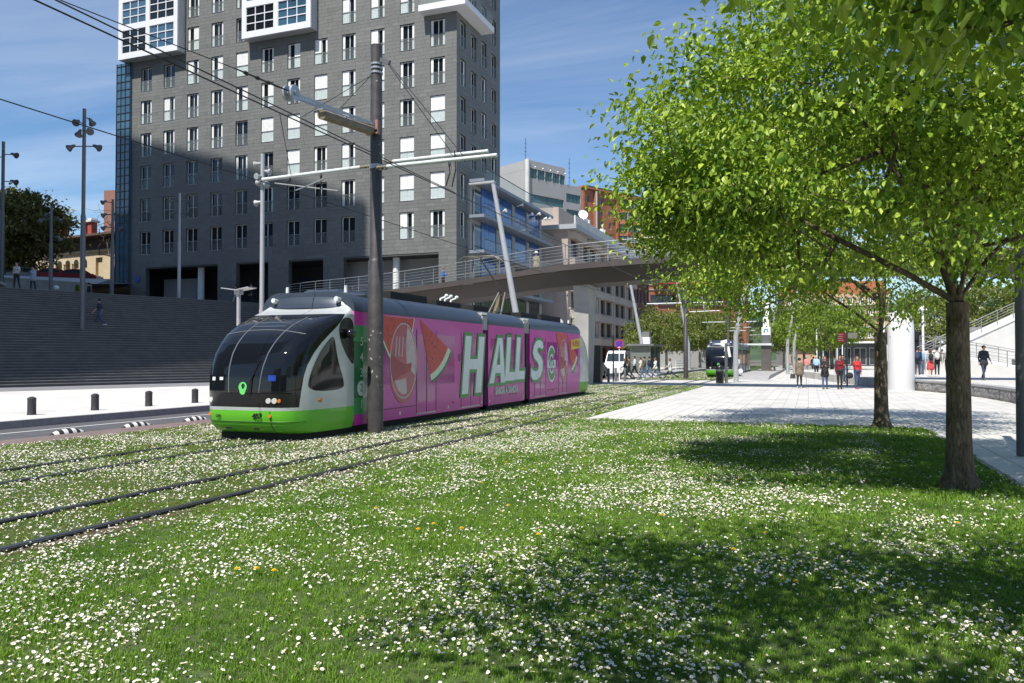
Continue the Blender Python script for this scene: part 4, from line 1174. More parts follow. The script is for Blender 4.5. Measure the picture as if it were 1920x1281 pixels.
# ------------------------------------------------------------------ lamp masts
def bell(mb, p, d, s=1.):
    """floodlight: small bell on a bracket, pointing along d"""
    p = Vector(p); d = Vector(d).normalized()
    mb.tube([p, p+d*.10*s, p+d*.22*s, p+d*.40*s, p+d*.44*s], [.05*s, .09*s, .11*s, .21*s, .20*s], 12)
def mast(x, y, z0, z1, heads, label, r=.13, mat=None, s=1.0):
    t = thing('lamp_mast', label, 'lamp post', (x, y, z0), 0, 'floodlight masts'); h = z1-z0
    mb = MB(); mb.lathe([(r, -.1), (r*.95, h*.55), (r*.72, h*.56), (r*.66, h)], n=14); mb.build('shaft', mat or m_dgrey, t, 40)
    for dz, ang, tilt in heads:
        d = Vector((math.cos(R(ang)), math.sin(R(ang)), 0)); e = h-dz
        mb = MB(); mb.tube([(0, 0, e), tuple(d*.42*s+Vector((0, 0, e)))], .035, 6); bell(mb, d*.40*s+Vector((0, 0, e+.08)), (d.x, d.y, -tilt), s*.78); mb.build('floodlight', m_lamp, t, 40)
H4 = [(.5, 110, .7), (1.0, -70, .7), (1.3, 160, .8), (2.4, 200, .5), (2.4, 20, .5), (1.45, -20, .8)]
mast(-43.0, 36.8, 2.2, 17.5, H4, 'tall dark floodlight mast standing on the stairs', .16, None, 1.45)
mast(-51.0, 41.0, PLAT, 12.6, [(.5, 160, .6), (1.0, 200, .5), (1.0, 20, .5), (2.2, 90, .8)], 'dark floodlight mast on the terrace near the leafy tree', .13, None, 1.15)
mast(-49.0, 44.5, PLAT, 13.6, [(.25, 250, .6), (1.15, 200, .5), (1.15, 20, .5), (2.1, 200, .6), (2.2, 10, .6)], 'dark floodlight mast beside the tower glass column', .14, None, 1.15)
mast(-58.2, 42.6, PLAT, 18.4, [(1.0, 20, .4), (3.1, 20, .4), (1.2, 200, .5)], 'tall dark floodlight mast at the left edge of the picture', .17, None, 1.5)
mast(-46.2, 48.3, PLAT, 14.6, [(.6, 200, .5), (.6, 20, .5), (1.5, 180, .6), (1.6, 0, .6)], 'pale grey floodlight mast in front of the dark tower base', .13, m_lgrey, 1.05)
# camera and spotlight mast beyond the left track
t = thing('spotlight_mast', 'slim light grey mast with a cluster of small spotlights behind the tram', 'lamp post', (-13.3, 16.78, -.02))
mb = MB(); mb.lathe([(.075, 0), (.07, 2.9), (.06, 2.95), (.055, 7.0)], n=14); mb.build('shaft', m_lgrey, t, 40)
for z, a in ((6.75, 200), (6.55, 10), (6.3, 160), (6.2, -20), (6.4, 260), (5.75, 180)):
    mb = MB(); d = Vector((math.cos(R(a)), math.sin(R(a)), 0)); bell(mb, d*.04+Vector((0, 0, z)), (d.x, d.y, -.2), .42); mb.build('spotlight', m_lgrey, t, 40)
# winged lamp
t = thing('street_lamp', 'grey street lamp with flat winged top beyond the tram nose', 'lamp post', (-20.0, 23.9, .1))
mb = MB(); mb.cyl((0, 0, -.05), (0, 0, 3.95), .075, n=14); mb.build('shaft', m_lgrey, t, 40)
mb = MB(); mb.box(-.12, -.12, 3.93, .12, .12, 4.08); mb.build('neck', m_lgrey, t)
mb = MB()
for s in (-1, 1): mb.hexa([(0, -.22, 4.07), (s*.62, -.26, 4.16), (s*.62, .26, 4.16), (0, .22, 4.07), (0, -.22, 4.10), (s*.62, -.26, 4.19), (s*.62, .26, 4.19), (0, .22, 4.10)])
mb.build('wing_panel', m_lgrey, t)
# kinked leaning posts
def kink(x, y, lean, label, h=10.6, armlen=1.3, zb=0., r=.17):
    t = thing('leaning_lamp_post', label, 'lamp post', (x, y, zb), 0, 'kinked leaning lamp posts')
    mb = MB(); mb.tube([(0, 0, -.05), (-.03*lean, 0, 1.7), (0, 0, 3.2), (.12*lean, 0, 3.7), (lean*.19*(h-3.2), 0, h)], [r, r, r*.97, r*.95, r*.62], 14); mb.build('shaft', m_lgrey, t, 50)
    if armlen:
        xt = lean*.19*(h-3.2); mb = MB(); mb.hexa([(xt-armlen, -.12, h-.02), (xt+.1, -.12, h-.02), (xt+.1, .12, h-.02), (xt-armlen, .12, h-.02), (xt-armlen, -.12, h+.06), (xt+.1, -.12, h+.1), (xt+.1, .12, h+.1), (xt-armlen, .12, h+.06)]); mb.build('lamp_arm', m_lgrey, t)
kink(-13.6, 37.0, -1, 'leaning grey lamp post rising behind the tram'); kink(-14.2, 71.0, -1, 'leaning grey lamp post behind the crowd'); kink(-12.9, 92, -1, 'leaning grey lamp post left of the far tram'); kink(-13.2, 118, -1, 'leaning grey lamp post far down the left platform')
kink(-4.55, 54.9, 1, 'leaning grey lamp post beside the black bin', armlen=0); kink(-1.9, 83.0, 1, 'nearer of two leaning posts beyond the platform ramp', armlen=0); kink(-1.35, 88.0, 1, 'farther of two leaning posts beyond the platform ramp', armlen=0); kink(-5.0, 112, 1, 'leaning lamp post far down the right platform', armlen=0)
# round pole at the right edge
t = thing('street_pole', 'round grey metal pole at the right edge beside the path', 'pole', (3.33, 15.2, 0)); mb = MB(); mb.lathe([(.10, 0), (.095, 2.9), (.09, 2.95), (.085, 6.2)], n=20); mb.build('shaft', m_dgrey, t, 40); mb = MB(); mb.lathe([(.17, 0), (.17, .02), (.1, .03)], n=16); mb.build('base_plate', m_galv, t)
mb = MB(); mb.tube([(0, 0, 2.93), (-.25, .1, 3.05), (-.42, .2, 2.98)], .02, 8); mb.build('bracket', m_dgrey, t)

# ------------------------------------------------------------------ bollards and lane humps
m_boll = M('cast iron', (.045, .045, .048), .5, .3, var=.12)
def bollard(loc, label, mesh={}):
    if 'm' not in mesh:
        mb = MB(); n = 32
        for i, (r, z) in enumerate(((.115, 0), (.115, .03), (.108, .05), (.108, .40), (.112, .42), (.112, .45), (.07, .485), (.01, .50))):
            for k in range(n):
                a = 2*math.pi*k/n; rr = r*(1-.05*(k % 2)) if 2 <= i <= 3 else r
                mb.v.append((rr*math.cos(a), rr*math.sin(a), z))
        for i in range(7):
            for k in range(n): mb.f.append((i*n+k, i*n+(k+1) % n, (i+1)*n+(k+1) % n, (i+1)*n+k)); mb.m.append(0)
        mesh['m'] = mb.mesh('bollard', m_boll, 30)
    o = link('bollard', mesh['m'], None, loc); tag(o, label, 'bollard', 'bollards along the pavement kerb')
for i, lb in enumerate(('leftmost black ribbed bollard on the pale pavement', 'second black ribbed bollard from the left edge', 'third black bollard along the kerb from the left', 'black bollard just left of the tram nose')):
    bollard((-19.73, 15.34+2.02*i, .1), lb)
def hump(y, label):
    t = thing('lane_hump', label, 'lane divider', (-15.29, y, -.09), 0, 'striped lane dividers on the road edge')
    L, w, h = .95, .12, .17
    for k in range(9):
        P = []
        for i in range(4):
            u = -1 + 2*(k+i/3)/9; s = math.sqrt(max(0.02, 1-u*u*.98))
            P.append([(w*s*math.cos(math.pi*j/10), u*L/2, .01+h*s*math.sin(math.pi*j/10)) for j in range(11)])
        mb = MB(); mb.grid(P); mb.build('stripe' if k % 2 else 'rubber_body', m_white if k % 2 else m_rubber, t, 60)
hump(12.75, 'striped rubber lane divider nearest the left edge'); hump(14.65, 'middle striped rubber lane divider'); hump(16.6, 'striped rubber lane divider closest to the tram')

# ------------------------------------------------------------------ tram stop
m_stgl = clear_glass('shelter glass', (.55, .62, .58), .42)
m_stst = M('stop steel', (.30, .30, .29), .4, .6, var=.1)
m_granite = M('platform granite', (.34, .33, .32), .8, var=.12, scale=3)
m_totem = M('totem steel', (.17, .155, .14), .35, .5, var=.18, scale=2)
m_signw = M('sign white', (.8, .8, .8), .4, var=0)
m_blk = M('black enamel', (.012, .012, .013), .35, var=.05)
for (x0, x1, y0, lb) in ((-15.2, -12.2, 66, 'left tram platform of grey granite'), (-5.45, -2.8, 61.5, 'right tram platform of grey granite')):
    mb = MB(); mb.hexa([(x0, y0, 0), (x1, y0, 0), (x1, y0+45, 0), (x0, y0+45, 0), (x0, y0+3, .28), (x1, y0+3, .28), (x1, y0+45, .28), (x0, y0+45, .28)])
    o = mb.build('platform', m_granite); struct(o, lb)
sh = thing('tram_shelter', 'glass tram stop shelter with flat steel roof on the left platform', 'shelter', (-14.1, 72.5, .28))
for x in (-.85, .85):
    for y in (-2.4, 0, 2.4): mb = MB(); mb.box(x-.05, y-.05, 0, x+.05, y+.05, 2.45); mb.build('post', m_stst, sh)
mb = MB(); mb.box(-1.15, -2.8, 2.45, 1.25, 2.8, 2.62); mb.build('roof', m_stst, sh)
for a in ((-.8, -2.42, .1, .8, -2.40, 2.4), (-.86, -2.35, .1, -.84, -.05, 2.4), (-.86, .05, .1, -.84, 2.35, 2.4), (-.8, 2.40, .1, .8, 2.42, 2.4)): mb = MB(); mb.box(*a); mb.build('glass_panel', m_stgl, sh)
mb = MB(); mb.box(-.6, -1.6, .42, -.2, 1.6, .48); mb.box(-.45, -1.4, 0, -.38, -1.3, .42); mb.box(-.45, 1.3, 0, -.38, 1.4, .42); mb.build('bench', m_stst, sh)
mb = MB(); mb.box(.35, -2.0, .0, .8, -1.6, 1.45); mb.build('ticket_machine', m_galv, sh)
mb = MB(); mb.box(-.1, -1.5, 2.62, .65, -.8, 3.25); mb.build('sign_base', m_signw, sh); mb = MB(); mb.box(-.05, -1.45, 3.27, .6, -.85, 3.75); mb.build('sign_top', m_stst, sh)
rl_ = thing('platform_railing', 'pale metal railing at the end of the left platform', 'railing', (-12.5, 80.0, .28))
for k in range(6):
    mb = MB(); mb.box(-.03, k*2.0-.03, 0, .03, k*2.0+.03, 1.1); mb.build('post', m_armw, rl_)
for z in (.3, .55, .8, 1.05):
    mb = MB(); mb.box(-.02, 0, z-.02, .02, 10, z+.02); mb.build('rail_bar', m_armw, rl_)
t = thing('stop_totem', 'tall brown steel stop totem with white emblem sign', 'totem', (-4.1, 86.5, .28))
mb = MB(); mb.box(-.5, -.35, 0, .5, .35, 2.75); mb.build('body', m_totem, t); mb = MB(); mb.box(-.38, -.28, 2.75, .38, .28, 3.75); mb.build('neck', m_dgrey, t)
mb = MB(); mb.box(-.44, -.32, 3.75, .44, .32, 4.6); s_ = mb.build('sign_box', m_signw, t)
mb = MB(); P = [(.24*math.cos(R(a)), 4.18+.24*math.sin(R(a))) for a in range(-40, 231, 15)] + [(.13*math.cos(R(a)), 4.18+.13*math.sin(R(a))) for a in range(230, -41, -15)]
mb.prism(P, -.335, -.322, 'y'); mb.build('emblem', M('emblem teal', (.03, .28, .26), .4, var=0), s_)
mb = MB(); mb.box(-.3, -.2, 4.6, .3, .2, 7.4); mb.build('advert_banner', m_signw, t)
mb = MB(); mb.hexa([(-3.3, -.6, 2.72), (.55, -.6, 2.66), (.55, 5, 2.66), (-3.3, 5, 2.72), (-3.3, -.6, 2.86), (.55, -.6, 2.88), (.55, 5, 2.88), (-3.3, 5, 2.86)]); mb.build('canopy', m_armw, t)
mb = MB(); mb.box(.6, -.2, .4, 1.3, 1.6, .47); mb.box(.7, 0, 0, .85, 1.4, .4); mb.build('bench', m_totem, t)
# small things round the crossing
t = thing('litter_bin', 'black litter bin at the edge of the crossing', 'litter bin', (-5.35, 52.2, 0)); mb = MB(); mb.lathe([(.22, 0), (.25, .04), (.25, 1.05), (.2, 1.12), (.12, 1.2)], n=20); mb.build('drum', m_blk, t, 40); mb = MB(); mb.lathe([(.255, .78), (.262, .8), (.262, .86), (.255, .88)], n=20); mb.build('band', m_dgrey, t)
t = thing('tram_signal', 'dark signal post with white angular signal heads', 'signal post', (-4.98, 52.6, 0)); mb = MB(); mb.cyl((0, 0, 0), (0, 0, 2.6), .10, n=14); mb.build('post', m_dgrey, t, 40)
mb = MB(); mb.prism([(-.34, 2.75), (.06, 2.85), (.06, 2.2), (-.12, 2.05), (-.1, 2.35), (-.34, 2.45)], -.06, .06, 'y'); mb.build('signal_head', m_signw, t); mb = MB(); mb.bar((.12, 0, 2.4), (.24, 0, 1.7), .16, .1); mb.build('signal_visor', m_signw, t)
t = thing('utility_cabinet', 'tall plain black cabinet behind the tail of the pink tram', 'cabinet', (-12.75, 49.3, 0)); mb = MB(); mb.box(-.3, -.28, 0, .3, .28, 2.45); mb.build('body', m_blk, t); mb = MB(); mb.box(-.33, -.31, 0, .33, .31, .08); mb.build('plinth', m_dgrey, t)
for k, (x, y, h) in enumerate(((-12.55, 51.6, .95), (-12.62, 54.0, .95), (-12.1, 54.6, .95))):
    mb = MB(); mb.lathe([(.085, 0), (.085, h-.05), (.06, h)], n=14); o = mb.build('steel_bollard', m_dgrey, None, 40, (x, y, 0)); tag(o, ('thick dark post right of the black cabinet', 'dark short post left of the no stopping sign', 'dark short post right of the no stopping sign')[k], 'bollard', 'dark posts at the crossing')
mb = MB(); mb.cyl((0, 0, 0), (0, 0, 3.2), .05, n=10); o = mb.build('slim_post', m_blk, None, 40, (-12.55, 53.0, 0)); tag(o, 'slim tall black post between cabinet and round sign', 'post')
t = thing('no_stopping_sign', 'round blue sign with red rim and cross on a white pole', 'traffic sign', (-12.45, 54.4, 0))
mb = MB(); mb.cyl((0, 0, 0), (0, 0, 2.95), .04, n=10); mb.build('pole', m_signw, t, 40)
m_sred = M('sign red', (.55, .03, .04), .4, var=0); m_sblue = M('sign blue', (.05, .06, .42), .4, var=0)
def disc(r, y, mt, nm): mb = MB(); mb.prism([(r*math.cos(2*math.pi*k/32), 2.62+r*math.sin(2*math.pi*k/32)) for k in range(32)], y, y+.012, 'y'); mb.build(nm, mt, t)
disc(.33, -.06, m_sred, 'rim'); disc(.26, -.072, m_sblue, 'face')
mb = MB()
for a in (45, 135): mb.bar((-.26*math.cos(R(a)), -.078, 2.62-.26*math.sin(R(a))), (.26*math.cos(R(a)), -.078, 2.62+.26*math.sin(R(a))), .012, .05, up=(0, 1, 0))
mb.build('cross', m_sred, t); mb = MB(); mb.box(-.08, -.085, 2.36, .08, -.078, 2.42); mb.build('plate', m_signw, t)
t = thing('direction_sign', 'red and cream information sign on a dark pole beside the promenade', 'sign', (2.1, 49.2, 0)); mb = MB(); mb.cyl((0, 0, 0), (0, 0, 3.15), .05, n=10); mb.build('pole', m_dgrey, t, 40)
mb = MB(); mb.box(-.50, -.03, 2.55, -.06, .03, 3.1); s_ = mb.build('red_panel', M('panel red', (.62, .045, .03), .4, var=0), t); mb = MB()
for z in (2.64, 2.76, 2.88, 3.0): mb.box(-.46, -.034, z, -.46+random.uniform(.22, .34), -.031, z+.035)
mb.build('print_lines', m_signw, s_); mb = MB(); mb.box(.06, -.03, 2.78, .56, .03, 3.1); mb.build('cream_panel', M('panel cream', (.68, .6, .45), .4, var=0), t)
# white advertising column
t = thing('white_column', 'smooth white round-topped column standing on the promenade', 'column', (4.35, 43.6, 0))
m_wcol = M('white column paint', (.68, .68, .68), .35, var=.03, scale=1.5)
mb = MB(); mb.lathe([(.60, 0), (.61, .03), (.61, 2.9), (.60, 3.2), (.56, 3.5), (.48, 3.75), (.34, 3.93), (.15, 4.02), (.01, 4.04)], n=40); mb.build('drum', m_wcol, t, 50); mb = MB(); mb.lathe([(.62, 0), (.62, .05), (.6, .06)], n=40); mb.build('base_ring', m_armw, t)
mb = MB(); mb.box(-.68, -.16, 1.5, -.62, .12, 2.3); mb.build('notice_plate', m_signw, t); mb = MB(); mb.box(-.687, -.12, 1.95, -.682, .08, 2.2); mb.build('notice_print', m_sred, t)
# ------------------------------------------------------------------ background buildings
m_brick = M('orange brick', (.34, .135, .07), .8, var=.14, scale=.8, bump=.2, bscale=12)
m_brick2 = M('red brown brick', (.30, .125, .075), .8, var=.14, scale=.6, bump=.2, bscale=12)
m_maroon = M('maroon brick', (.12, .05, .042), .8, var=.15, scale=.8)
m_stonef = M('pinkish stone facade', (.45, .37, .32), .8, var=.12, scale=.5)
m_greyf = M('grey precast', (.36, .36, .355), .8, var=.08, scale=.3)
m_greenw = M('green window glass', (.05, .12, .11), .12, var=.2, scale=.3, spec=.8)
m_skyp = M('sky tinted glass panel', (.025, .11, .36), .10, var=.25, scale=.35, spec=.6)  # tinted glass with the sky's reflection put into its base colour
m_darkp = M('dark facade pane', (.03, .035, .038), .08, var=.3, scale=.4, spec=.8)
m_awn = M('red awning cloth', (.50, .06, .055), .8, var=.12, scale=1.5)
m_cream = M('cream stone', (.52, .42, .27), .8, var=.12, scale=.6)
m_rooft = M('brown roof tile', (.10, .06, .045), .85, var=.2, scale=1)
m_wfr = M('pale window frame', (.55, .55, .53), .5, var=.05)
m_chim = M('chimney brick', (.30, .06, .04), .8, var=.15, scale=3)
m_slabw = M('pale slab edge', (.36, .38, .41), .6, var=.06)

def facade(parent, loc, rz, W, z0, z1, ops, mat, rec=.18, frame=m_wfr, pane=m_darkp, thick=.35, fw=.07, mull=1, name='wall'):
    """wall in local x/z facing -y with recessed windows; returns an anchor transform"""
    A = Matrix.Translation(Vector(loc)) @ Matrix.Rotation(rz, 4, 'Z')
    mb = MB(); openings_wall(mb, 0, W, z0, z1, ops, 0, thick)
    o = mb.build(name, mat, parent); o.matrix_local = A
    cache = {}
    for (a, b, c, d) in ops:
        key = (round(b-a, 3), round(d-c, 3))
        if key not in cache:
            w, h = b-a, d-c; fr = MB()
            fr.box(0, rec, 0, fw, rec+.06, h); fr.box(w-fw, rec, 0, w, rec+.06, h); fr.box(fw, rec, 0, w-fw, rec+.06, fw); fr.box(fw, rec, h-fw, w-fw, rec+.06, h)
            for i in range(mull): x = w*(i+1)/(mull+1); fr.box(x-fw*.4, rec, fw, x+fw*.4, rec+.06, h-fw)
            pn = MB(); pn.box(fw, rec+.04, fw, w-fw, rec+.07, h-fw)
            cache[key] = (fr.mesh('window', frame), pn.mesh('pane', pane))
        wo = link('window', cache[key][0], o, (a, 0, c)); link('pane', cache[key][1], wo)
    return o, A
def mass(parent, loc, rz, pts, z0, z1, mat, name='body'):
    mb = MB(); mb.prism(pts, z0, z1, 'z'); o = mb.build(name, mat, parent); o.matrix_local = Matrix.Translation(Vector(loc)) @ Matrix.Rotation(rz, 4, 'Z'); return o
def grid_ops(x0, dx, nx, z0, dz, nz, w, h): return [(x0+i*dx, x0+i*dx+w, z0+k*dz, z0+k*dz+h) for i in range(nx) for k in range(nz)]

m_slabo = M('office slab grey', (.20, .23, .27), .5, var=.06)
# --- blue glass office beside the tower
of = thing('glass_office', 'office block with blue glass panels and balconies right of the tower', 'building', (-25.0, 59.9, 0), R(90))
OW = 18.6
mass(of, (0, 1.35, 0), 0, rect(0, 0, OW, 14), 0, 16.4, m_greyf)
for k in range(6):
    z = 16.45 - 2.97*k
    mb = MB(); mb.box(-.25, -.02, z-.16, OW, 1.35, z+.1); mb.build('balcony_slab', m_slabo, of)
    if k > 0 or True:
        n = 16
        for i in range(n):
            if k == 0 and i < 3: pass
            a = .1 + i*(OW-.2)/n; mb = MB(); mb.box(a+.03, .02, z+.16, a+(OW-.2)/n-.03, .035, z+1.0); mb.build('balustrade_panel', m_balus, of)
        mb = MB(); mb.box(0, 0, z+1.0, OW, .06, z+1.05); mb.build('handrail', m_mull, of)
    if k < 5:
        zz = z - 2.86; x = 2.2; j = 0
        while x < OW-.9:
            if j % 5 == 4:
                mb = MB(); mb.box(x, 1.2, zz, x+.7, 1.34, zz+2.55); mb.build('pier', m_greyf, of); x += .72
            else:
                mb = MB(); mb.box(x, 1.26, zz, x+.80, 1.34, zz+2.68); mb.build('glass_panel', (m_skyp if (k < 2 or (k == 2 and j < 7)) else m_darkp), of); x += .83  # sky's blue painted into upper panels, dark panes below for mirrored trees
            j += 1
        mb = MB(); mb.box(.5, 1.22, zz, 1.9, 1.34, zz+2.3); o = mb.build('balcony_door', m_darkp, of); mb = MB(); mb.box(.42, 1.2, zz+1.9, 1.98, 1.22, zz+2.0); mb.box(.42, 1.2, zz, .5, 1.22, zz+2.3); mb.build('frame', m_wfr, o)
for i, (x, z) in enumerate(((3.4, 14.3), (7.6, 15.6), (10.4, 15.2), (10.9, 14.9), (12.6, 15.6), (14.6, 15.5), (16.0, 15.7), (8.2, 13.4))):
    mb = MB(); mb.tube([(x, .0, z), (x, -.3, z+.05)], .03, 6); bell(mb, (x, -.25, z+.1), (.3 if i % 2 else -.3, -1, .1), .8); mb.build('floodlight', m_signw, of, 40)

# --- pinkish stone apartments under the bridge
sa = thing('stone_apartments', 'pinkish stone apartment block with angular dark windows beyond the bridge', 'building', (-24.0, 80.5, 0), R(90))
ops = []
for k in range(4):
    z = 4.25 + 2.85*k
    for j in range(4): ops += [(1.2+j*8, 4.0+j*8, z, z+1.75), (5.0+j*8, 5.4+j*8, z, z+1.7), (6.2+j*8, 8.6+j*8, z, z+1.75)]
ops = [o for o in ops if o[1] < 33.5]
facade(sa, (0, 0, 0), 0, 34, 3.4, 15.4, ops, m_stonef, .25, m_mull, m_darkp, fw=.09)
mass(sa, (0, .36, 0), 0, rect(0, 0, 34, 13), 3.4, 15.4, m_stonef)
for k in range(5):
    z = 3.4+2.85*k
    for j in range(5):
        x0 = .4+j*7.0; mb = MB(); mb.prism([(x0, -.02), (x0+.5, -.55), (x0+5.4, -.55), (x0+5.9, -.02)], z-.25, z+.55, 'z')
        if x0 < 33: mb.build('balcony_ledge', m_stonef, sa)
facade(sa, (0, .6, 0), 0, 34, 0, 3.4, [(1+i*4.8, 4.8+i*4.8, .1, 2.9) for i in range(7)], m_maroon, .3, m_mull, m_darkp, name='shopfront')
mass(sa, (0, 1.0, 0), 0, rect(0, 0, 34, 12), 0, 3.4, m_dark, 'shop_interior')
mb = MB(); mb.box(-.6, -1.1, 15.4, 34.4, 12, 15.9); mb.build('roof_slab', m_slabw, sa)
mb = MB(); mb.box(1.5, 1.5, 15.9, 30, 11, 18.2); mb.build('attic', m_stonef, sa)
mb = MB(); mb.box(-.5, -1.0, 15.9, 34.2, -.85, 16.8); mb.build('parapet', m_concl, sa)
for x in (5.0, 5.9, 12.5, 13.3):
    mb = MB(); mb.lathe([(.25, 0), (.28, .1), (.3, .5), (.2, .55)], (x, -.6, 16.8), 12); mb.build('planter', m_signw, sa)
mb = MB(); mb.lathe([(.0, 0), (.25, .03), (.45, .1), (.55, .22)], n=18); o = mb.build('satellite_dish', m_signw, sa, 50); o.location = (4.2, -.5, 17.6); o.rotation_euler = (R(70), 0, R(-60))
# --- maroon block and red brick block farther on
ma = thing('maroon_building', 'dark maroon brick building between stone block and red brick block', 'building', (-24.0, 115.2, 0), R(90))
facade(ma, (0, 0, 0), 0, 11, 3.6, 15, grid_ops(.8, 2.6, 4, 4.3, 2.85, 4, 1.5, 2.0), m_maroon, .2, m_slabw, m_darkp, fw=.12)
mass(ma, (0, .36, 0), 0, rect(0, 0, 11, 12), 0, 15, m_maroon)
mb = MB(); mb.box(-.02, -.1, 0, 11, .34, 3.6); mb.build('ground_storey', m_greyf, ma)
for i in range(3): mb = MB(); mb.box(.8+i*3.4, -.14, .2, 3.2+i*3.4, -.1, 2.9); mb.build('shop_window', (m_darkp, m_yel, m_darkp)[i], ma)
rb = thing('brick_block', 'red brick block with long window bands and a red awning', 'building', (-24.6, 128.6, 0), R(32))
ops = [(.4, 9.4, 10.6, 12.0), (9.9, 17.5, 10.6, 12.0), (.4, 9.4, 13.9, 15.3), (9.9, 17.5, 13.9, 15.3)]
facade(rb, (0, 0, 0), 0, 18, 0, 17, ops+[(6.2, 6.8, 7.2, 7.9), (11.5, 12.1, 4.2, 4.8), (6.4, 6.9, 4.6, 5.2)], m_brick2, .25, m_mull, m_darkp, mull=7)
mass(rb, (0, .36, 0), 0, rect(0, 0, 18, 16), 0, 17, m_brick2)
mass(rb, (-.02, -.02, 0), R(90), rect(0, 0, 12, .02), 0, 17, m_brick2, 'gable')
for z in (10.45, 12.9, 13.7): mb = MB(); mb.box(-.1, -.12, z-.1, 18.1, -.003, z+.1); mb.build('ledge', m_stonef, rb)
for x in (5.0, 13.4): mb = MB(); mb.box(x-.3, -.35, 10.2, x+.3, -.005, 16.0); mb.build('pilaster', m_brick, rb)
for i in range(3):
    x0 = .2+i*5.9; mb = MB(); mb.hexa([(x0, -1.9, 14.3), (x0+5.7, -1.9, 14.3), (x0+5.7, -.01, 15.6), (x0, -.01, 15.6), (x0, -1.9, 14.36), (x0+5.7, -1.9, 14.36), (x0+5.7, -.01, 15.7), (x0, -.01, 15.7)]); mb.box(x0, -1.92, 13.75, x0+5.7, -1.88, 14.33); mb.build('awning', m_awn, rb)
mb = MB(); mb.box(-3, -1.5, 0, 14, -.4, 3.2); mb.box(-3.2, -1.7, 3.2, 14.2, -.3, 3.45); mb.build('street_wall', m_greyf, rb)
# --- orange brick apartments on the rise
ob = thing('orange_brick_apartments', 'orange brick apartment block with glazed corner bays above the bridge', 'building', (-54.5, 195.1, 0), R(90-27.4))
zt = 45.6
ops = []
for k in range(9):
    z = zt-3.4-3.15*k
    ops += [(1.7, 2.9, z, z+1.9), (7.2, 8.5, z, z+1.9), (10.6, 11.8, z, z+1.9), (24.5, 26.6, z, z+1.8), (27.8, 29.0, z, z+1.8)]
facade(ob, (0, 0, 0), 0, 30, 14, zt, ops, m_brick, .3, m_wfr, m_darkp, fw=.14)
mass(ob, (0, .36, 0), 0, rect(0, 0, 30, 14), 0, zt, m_brick)
for x in (0.2, 4.6, 13.6): mb = MB(); mb.box(x, -.5, 14, x+.7, -.005, zt+.1); mb.build('pilaster', m_brick, ob)
mb = MB(); mb.cyl((5.0, -.75, 20), (5.0, -.75, zt-.4), .28, n=12); mb.build('flue', m_slabw, ob, 40)
mb = MB(); mb.box(-.2, -.7, zt, 30.2, 14, zt+.5); mb.build('cornice', m_brick, ob); mb = MB(); mb.box(6, 3, zt+.5, 28, 12, zt+2.0); mb.build('roof_plant', m_mull, ob)
for k in range(7):
    z = zt-3.5-3.15*k; o = mass(ob, (0, 0, 0), 0, [(14.6, -.02), (16.6, -1.7), (23.2, -1.7), (23.6, -.02)], z-1.15, z+.05, m_brick, 'bay')
    for i in range(5): mb = MB(); mb.box(16.7+i*1.3, -1.66, z+.1, 17.8+i*1.3, -1.56, z+1.95); w_ = mb.build('window', m_darkp, ob); mb = MB(); mb.box(16.66+i*1.3, -1.68, z+.05, 16.74+i*1.3, -1.52, z+2); mb.box(16.66+i*1.3, -1.68, z+.95, 17.9+i*1.3, -1.665, z+1.05); mb.build('frame', m_wfr, w_)
    mass(ob, (0, 0, 0), 0, [(14.9, -.02), (16.6, -1.5), (16.6, -.02)], z+.05, z+2.0, m_darkp, 'bay_glass')
mb = MB(); mb.box(14.4, -1.9, zt-1.2, 24, -.006, zt-.05); mb.build('bay_head', m_brick, ob)
# --- grey precast office with green glass bands
go = thing('precast_office', 'pale grey office block with green window bands on the skyline', 'building', (-63.3, 178.2, 0), R(90-27.4))
zt = 49.7
bands = [(0.9, 3.3, zt-4.3, zt-1.9), (3.5, 5.9, zt-4.3, zt-1.9), (6.1, 8.5, zt-4.3, zt-1.9), (8.7, 11.1, zt-4.3, zt-1.9), (11.2, 13.0, zt-4.3, zt-1.9)]
facade(go, (0, 0, 0), 0, 13.1, 30, zt, bands+[(1, 12.6, zt-10.2, zt-8.2)], m_greyf, .2, m_mull, m_greenw, fw=.06)
mass(go, (0, .36, 0), 0, rect(0, 0, 13.1, 25), 0, zt, m_greyf)
facade(go, (-.02, 10.2, 0), R(-90), 10.2, 30, zt, [(.6, 2.6, zt-4.5, zt-2.2), (3.0, 5.2, zt-4.5, zt-2.2), (5.6, 7.4, zt-4.5, zt-2.2), (7.7, 9.6, zt-4.5, zt-2.2)], m_greyf, .2, m_mull, m_greenw, fw=.06)
mb = MB(); mb.cyl((0, 0, 30), (0, 0, zt+.05), .55, n=16); mb.build('corner_column', m_concl, go, 40)
for i in range(5): mb = MB(); mb.ell((2.2+i*2.6, -.5, zt-1.6), (.22, .22, .22), 10, 6); mb.tube([(2.2+i*2.6, 0, zt-2), (2.2+i*2.6, -.5, zt-1.6)], .05, 6); mb.build('globe_lamp', m_signw, go, 60)
mb = MB(); mb.cyl((5, 6, zt), (5, 6, zt+7.5), .07, n=6)
for z in (3, 4, 5, 6): mb.cyl((4.6, 6, zt+z), (5.4, 6, zt+z), .04, n=5)
mb.build('aerial', m_mull, go)
go2 = thing('precast_annex', 'lower grey office wing between precast office and orange brick block', 'building', (-57.2, 189.9, 0), R(90-27.4))
zt = 45.6
facade(go2, (0, 0, 0), 0, 5.9, 18, zt, [(.3, 5.5, zt-4.4-4.0*k, zt-2.2-4.0*k) for k in range(6)], m_greyf, .2, m_mull, m_greenw, fw=.07, mull=3); mass(go2, (0, .36, 0), 0, rect(0, 0, 5.9, 20), 0, zt, m_greyf)
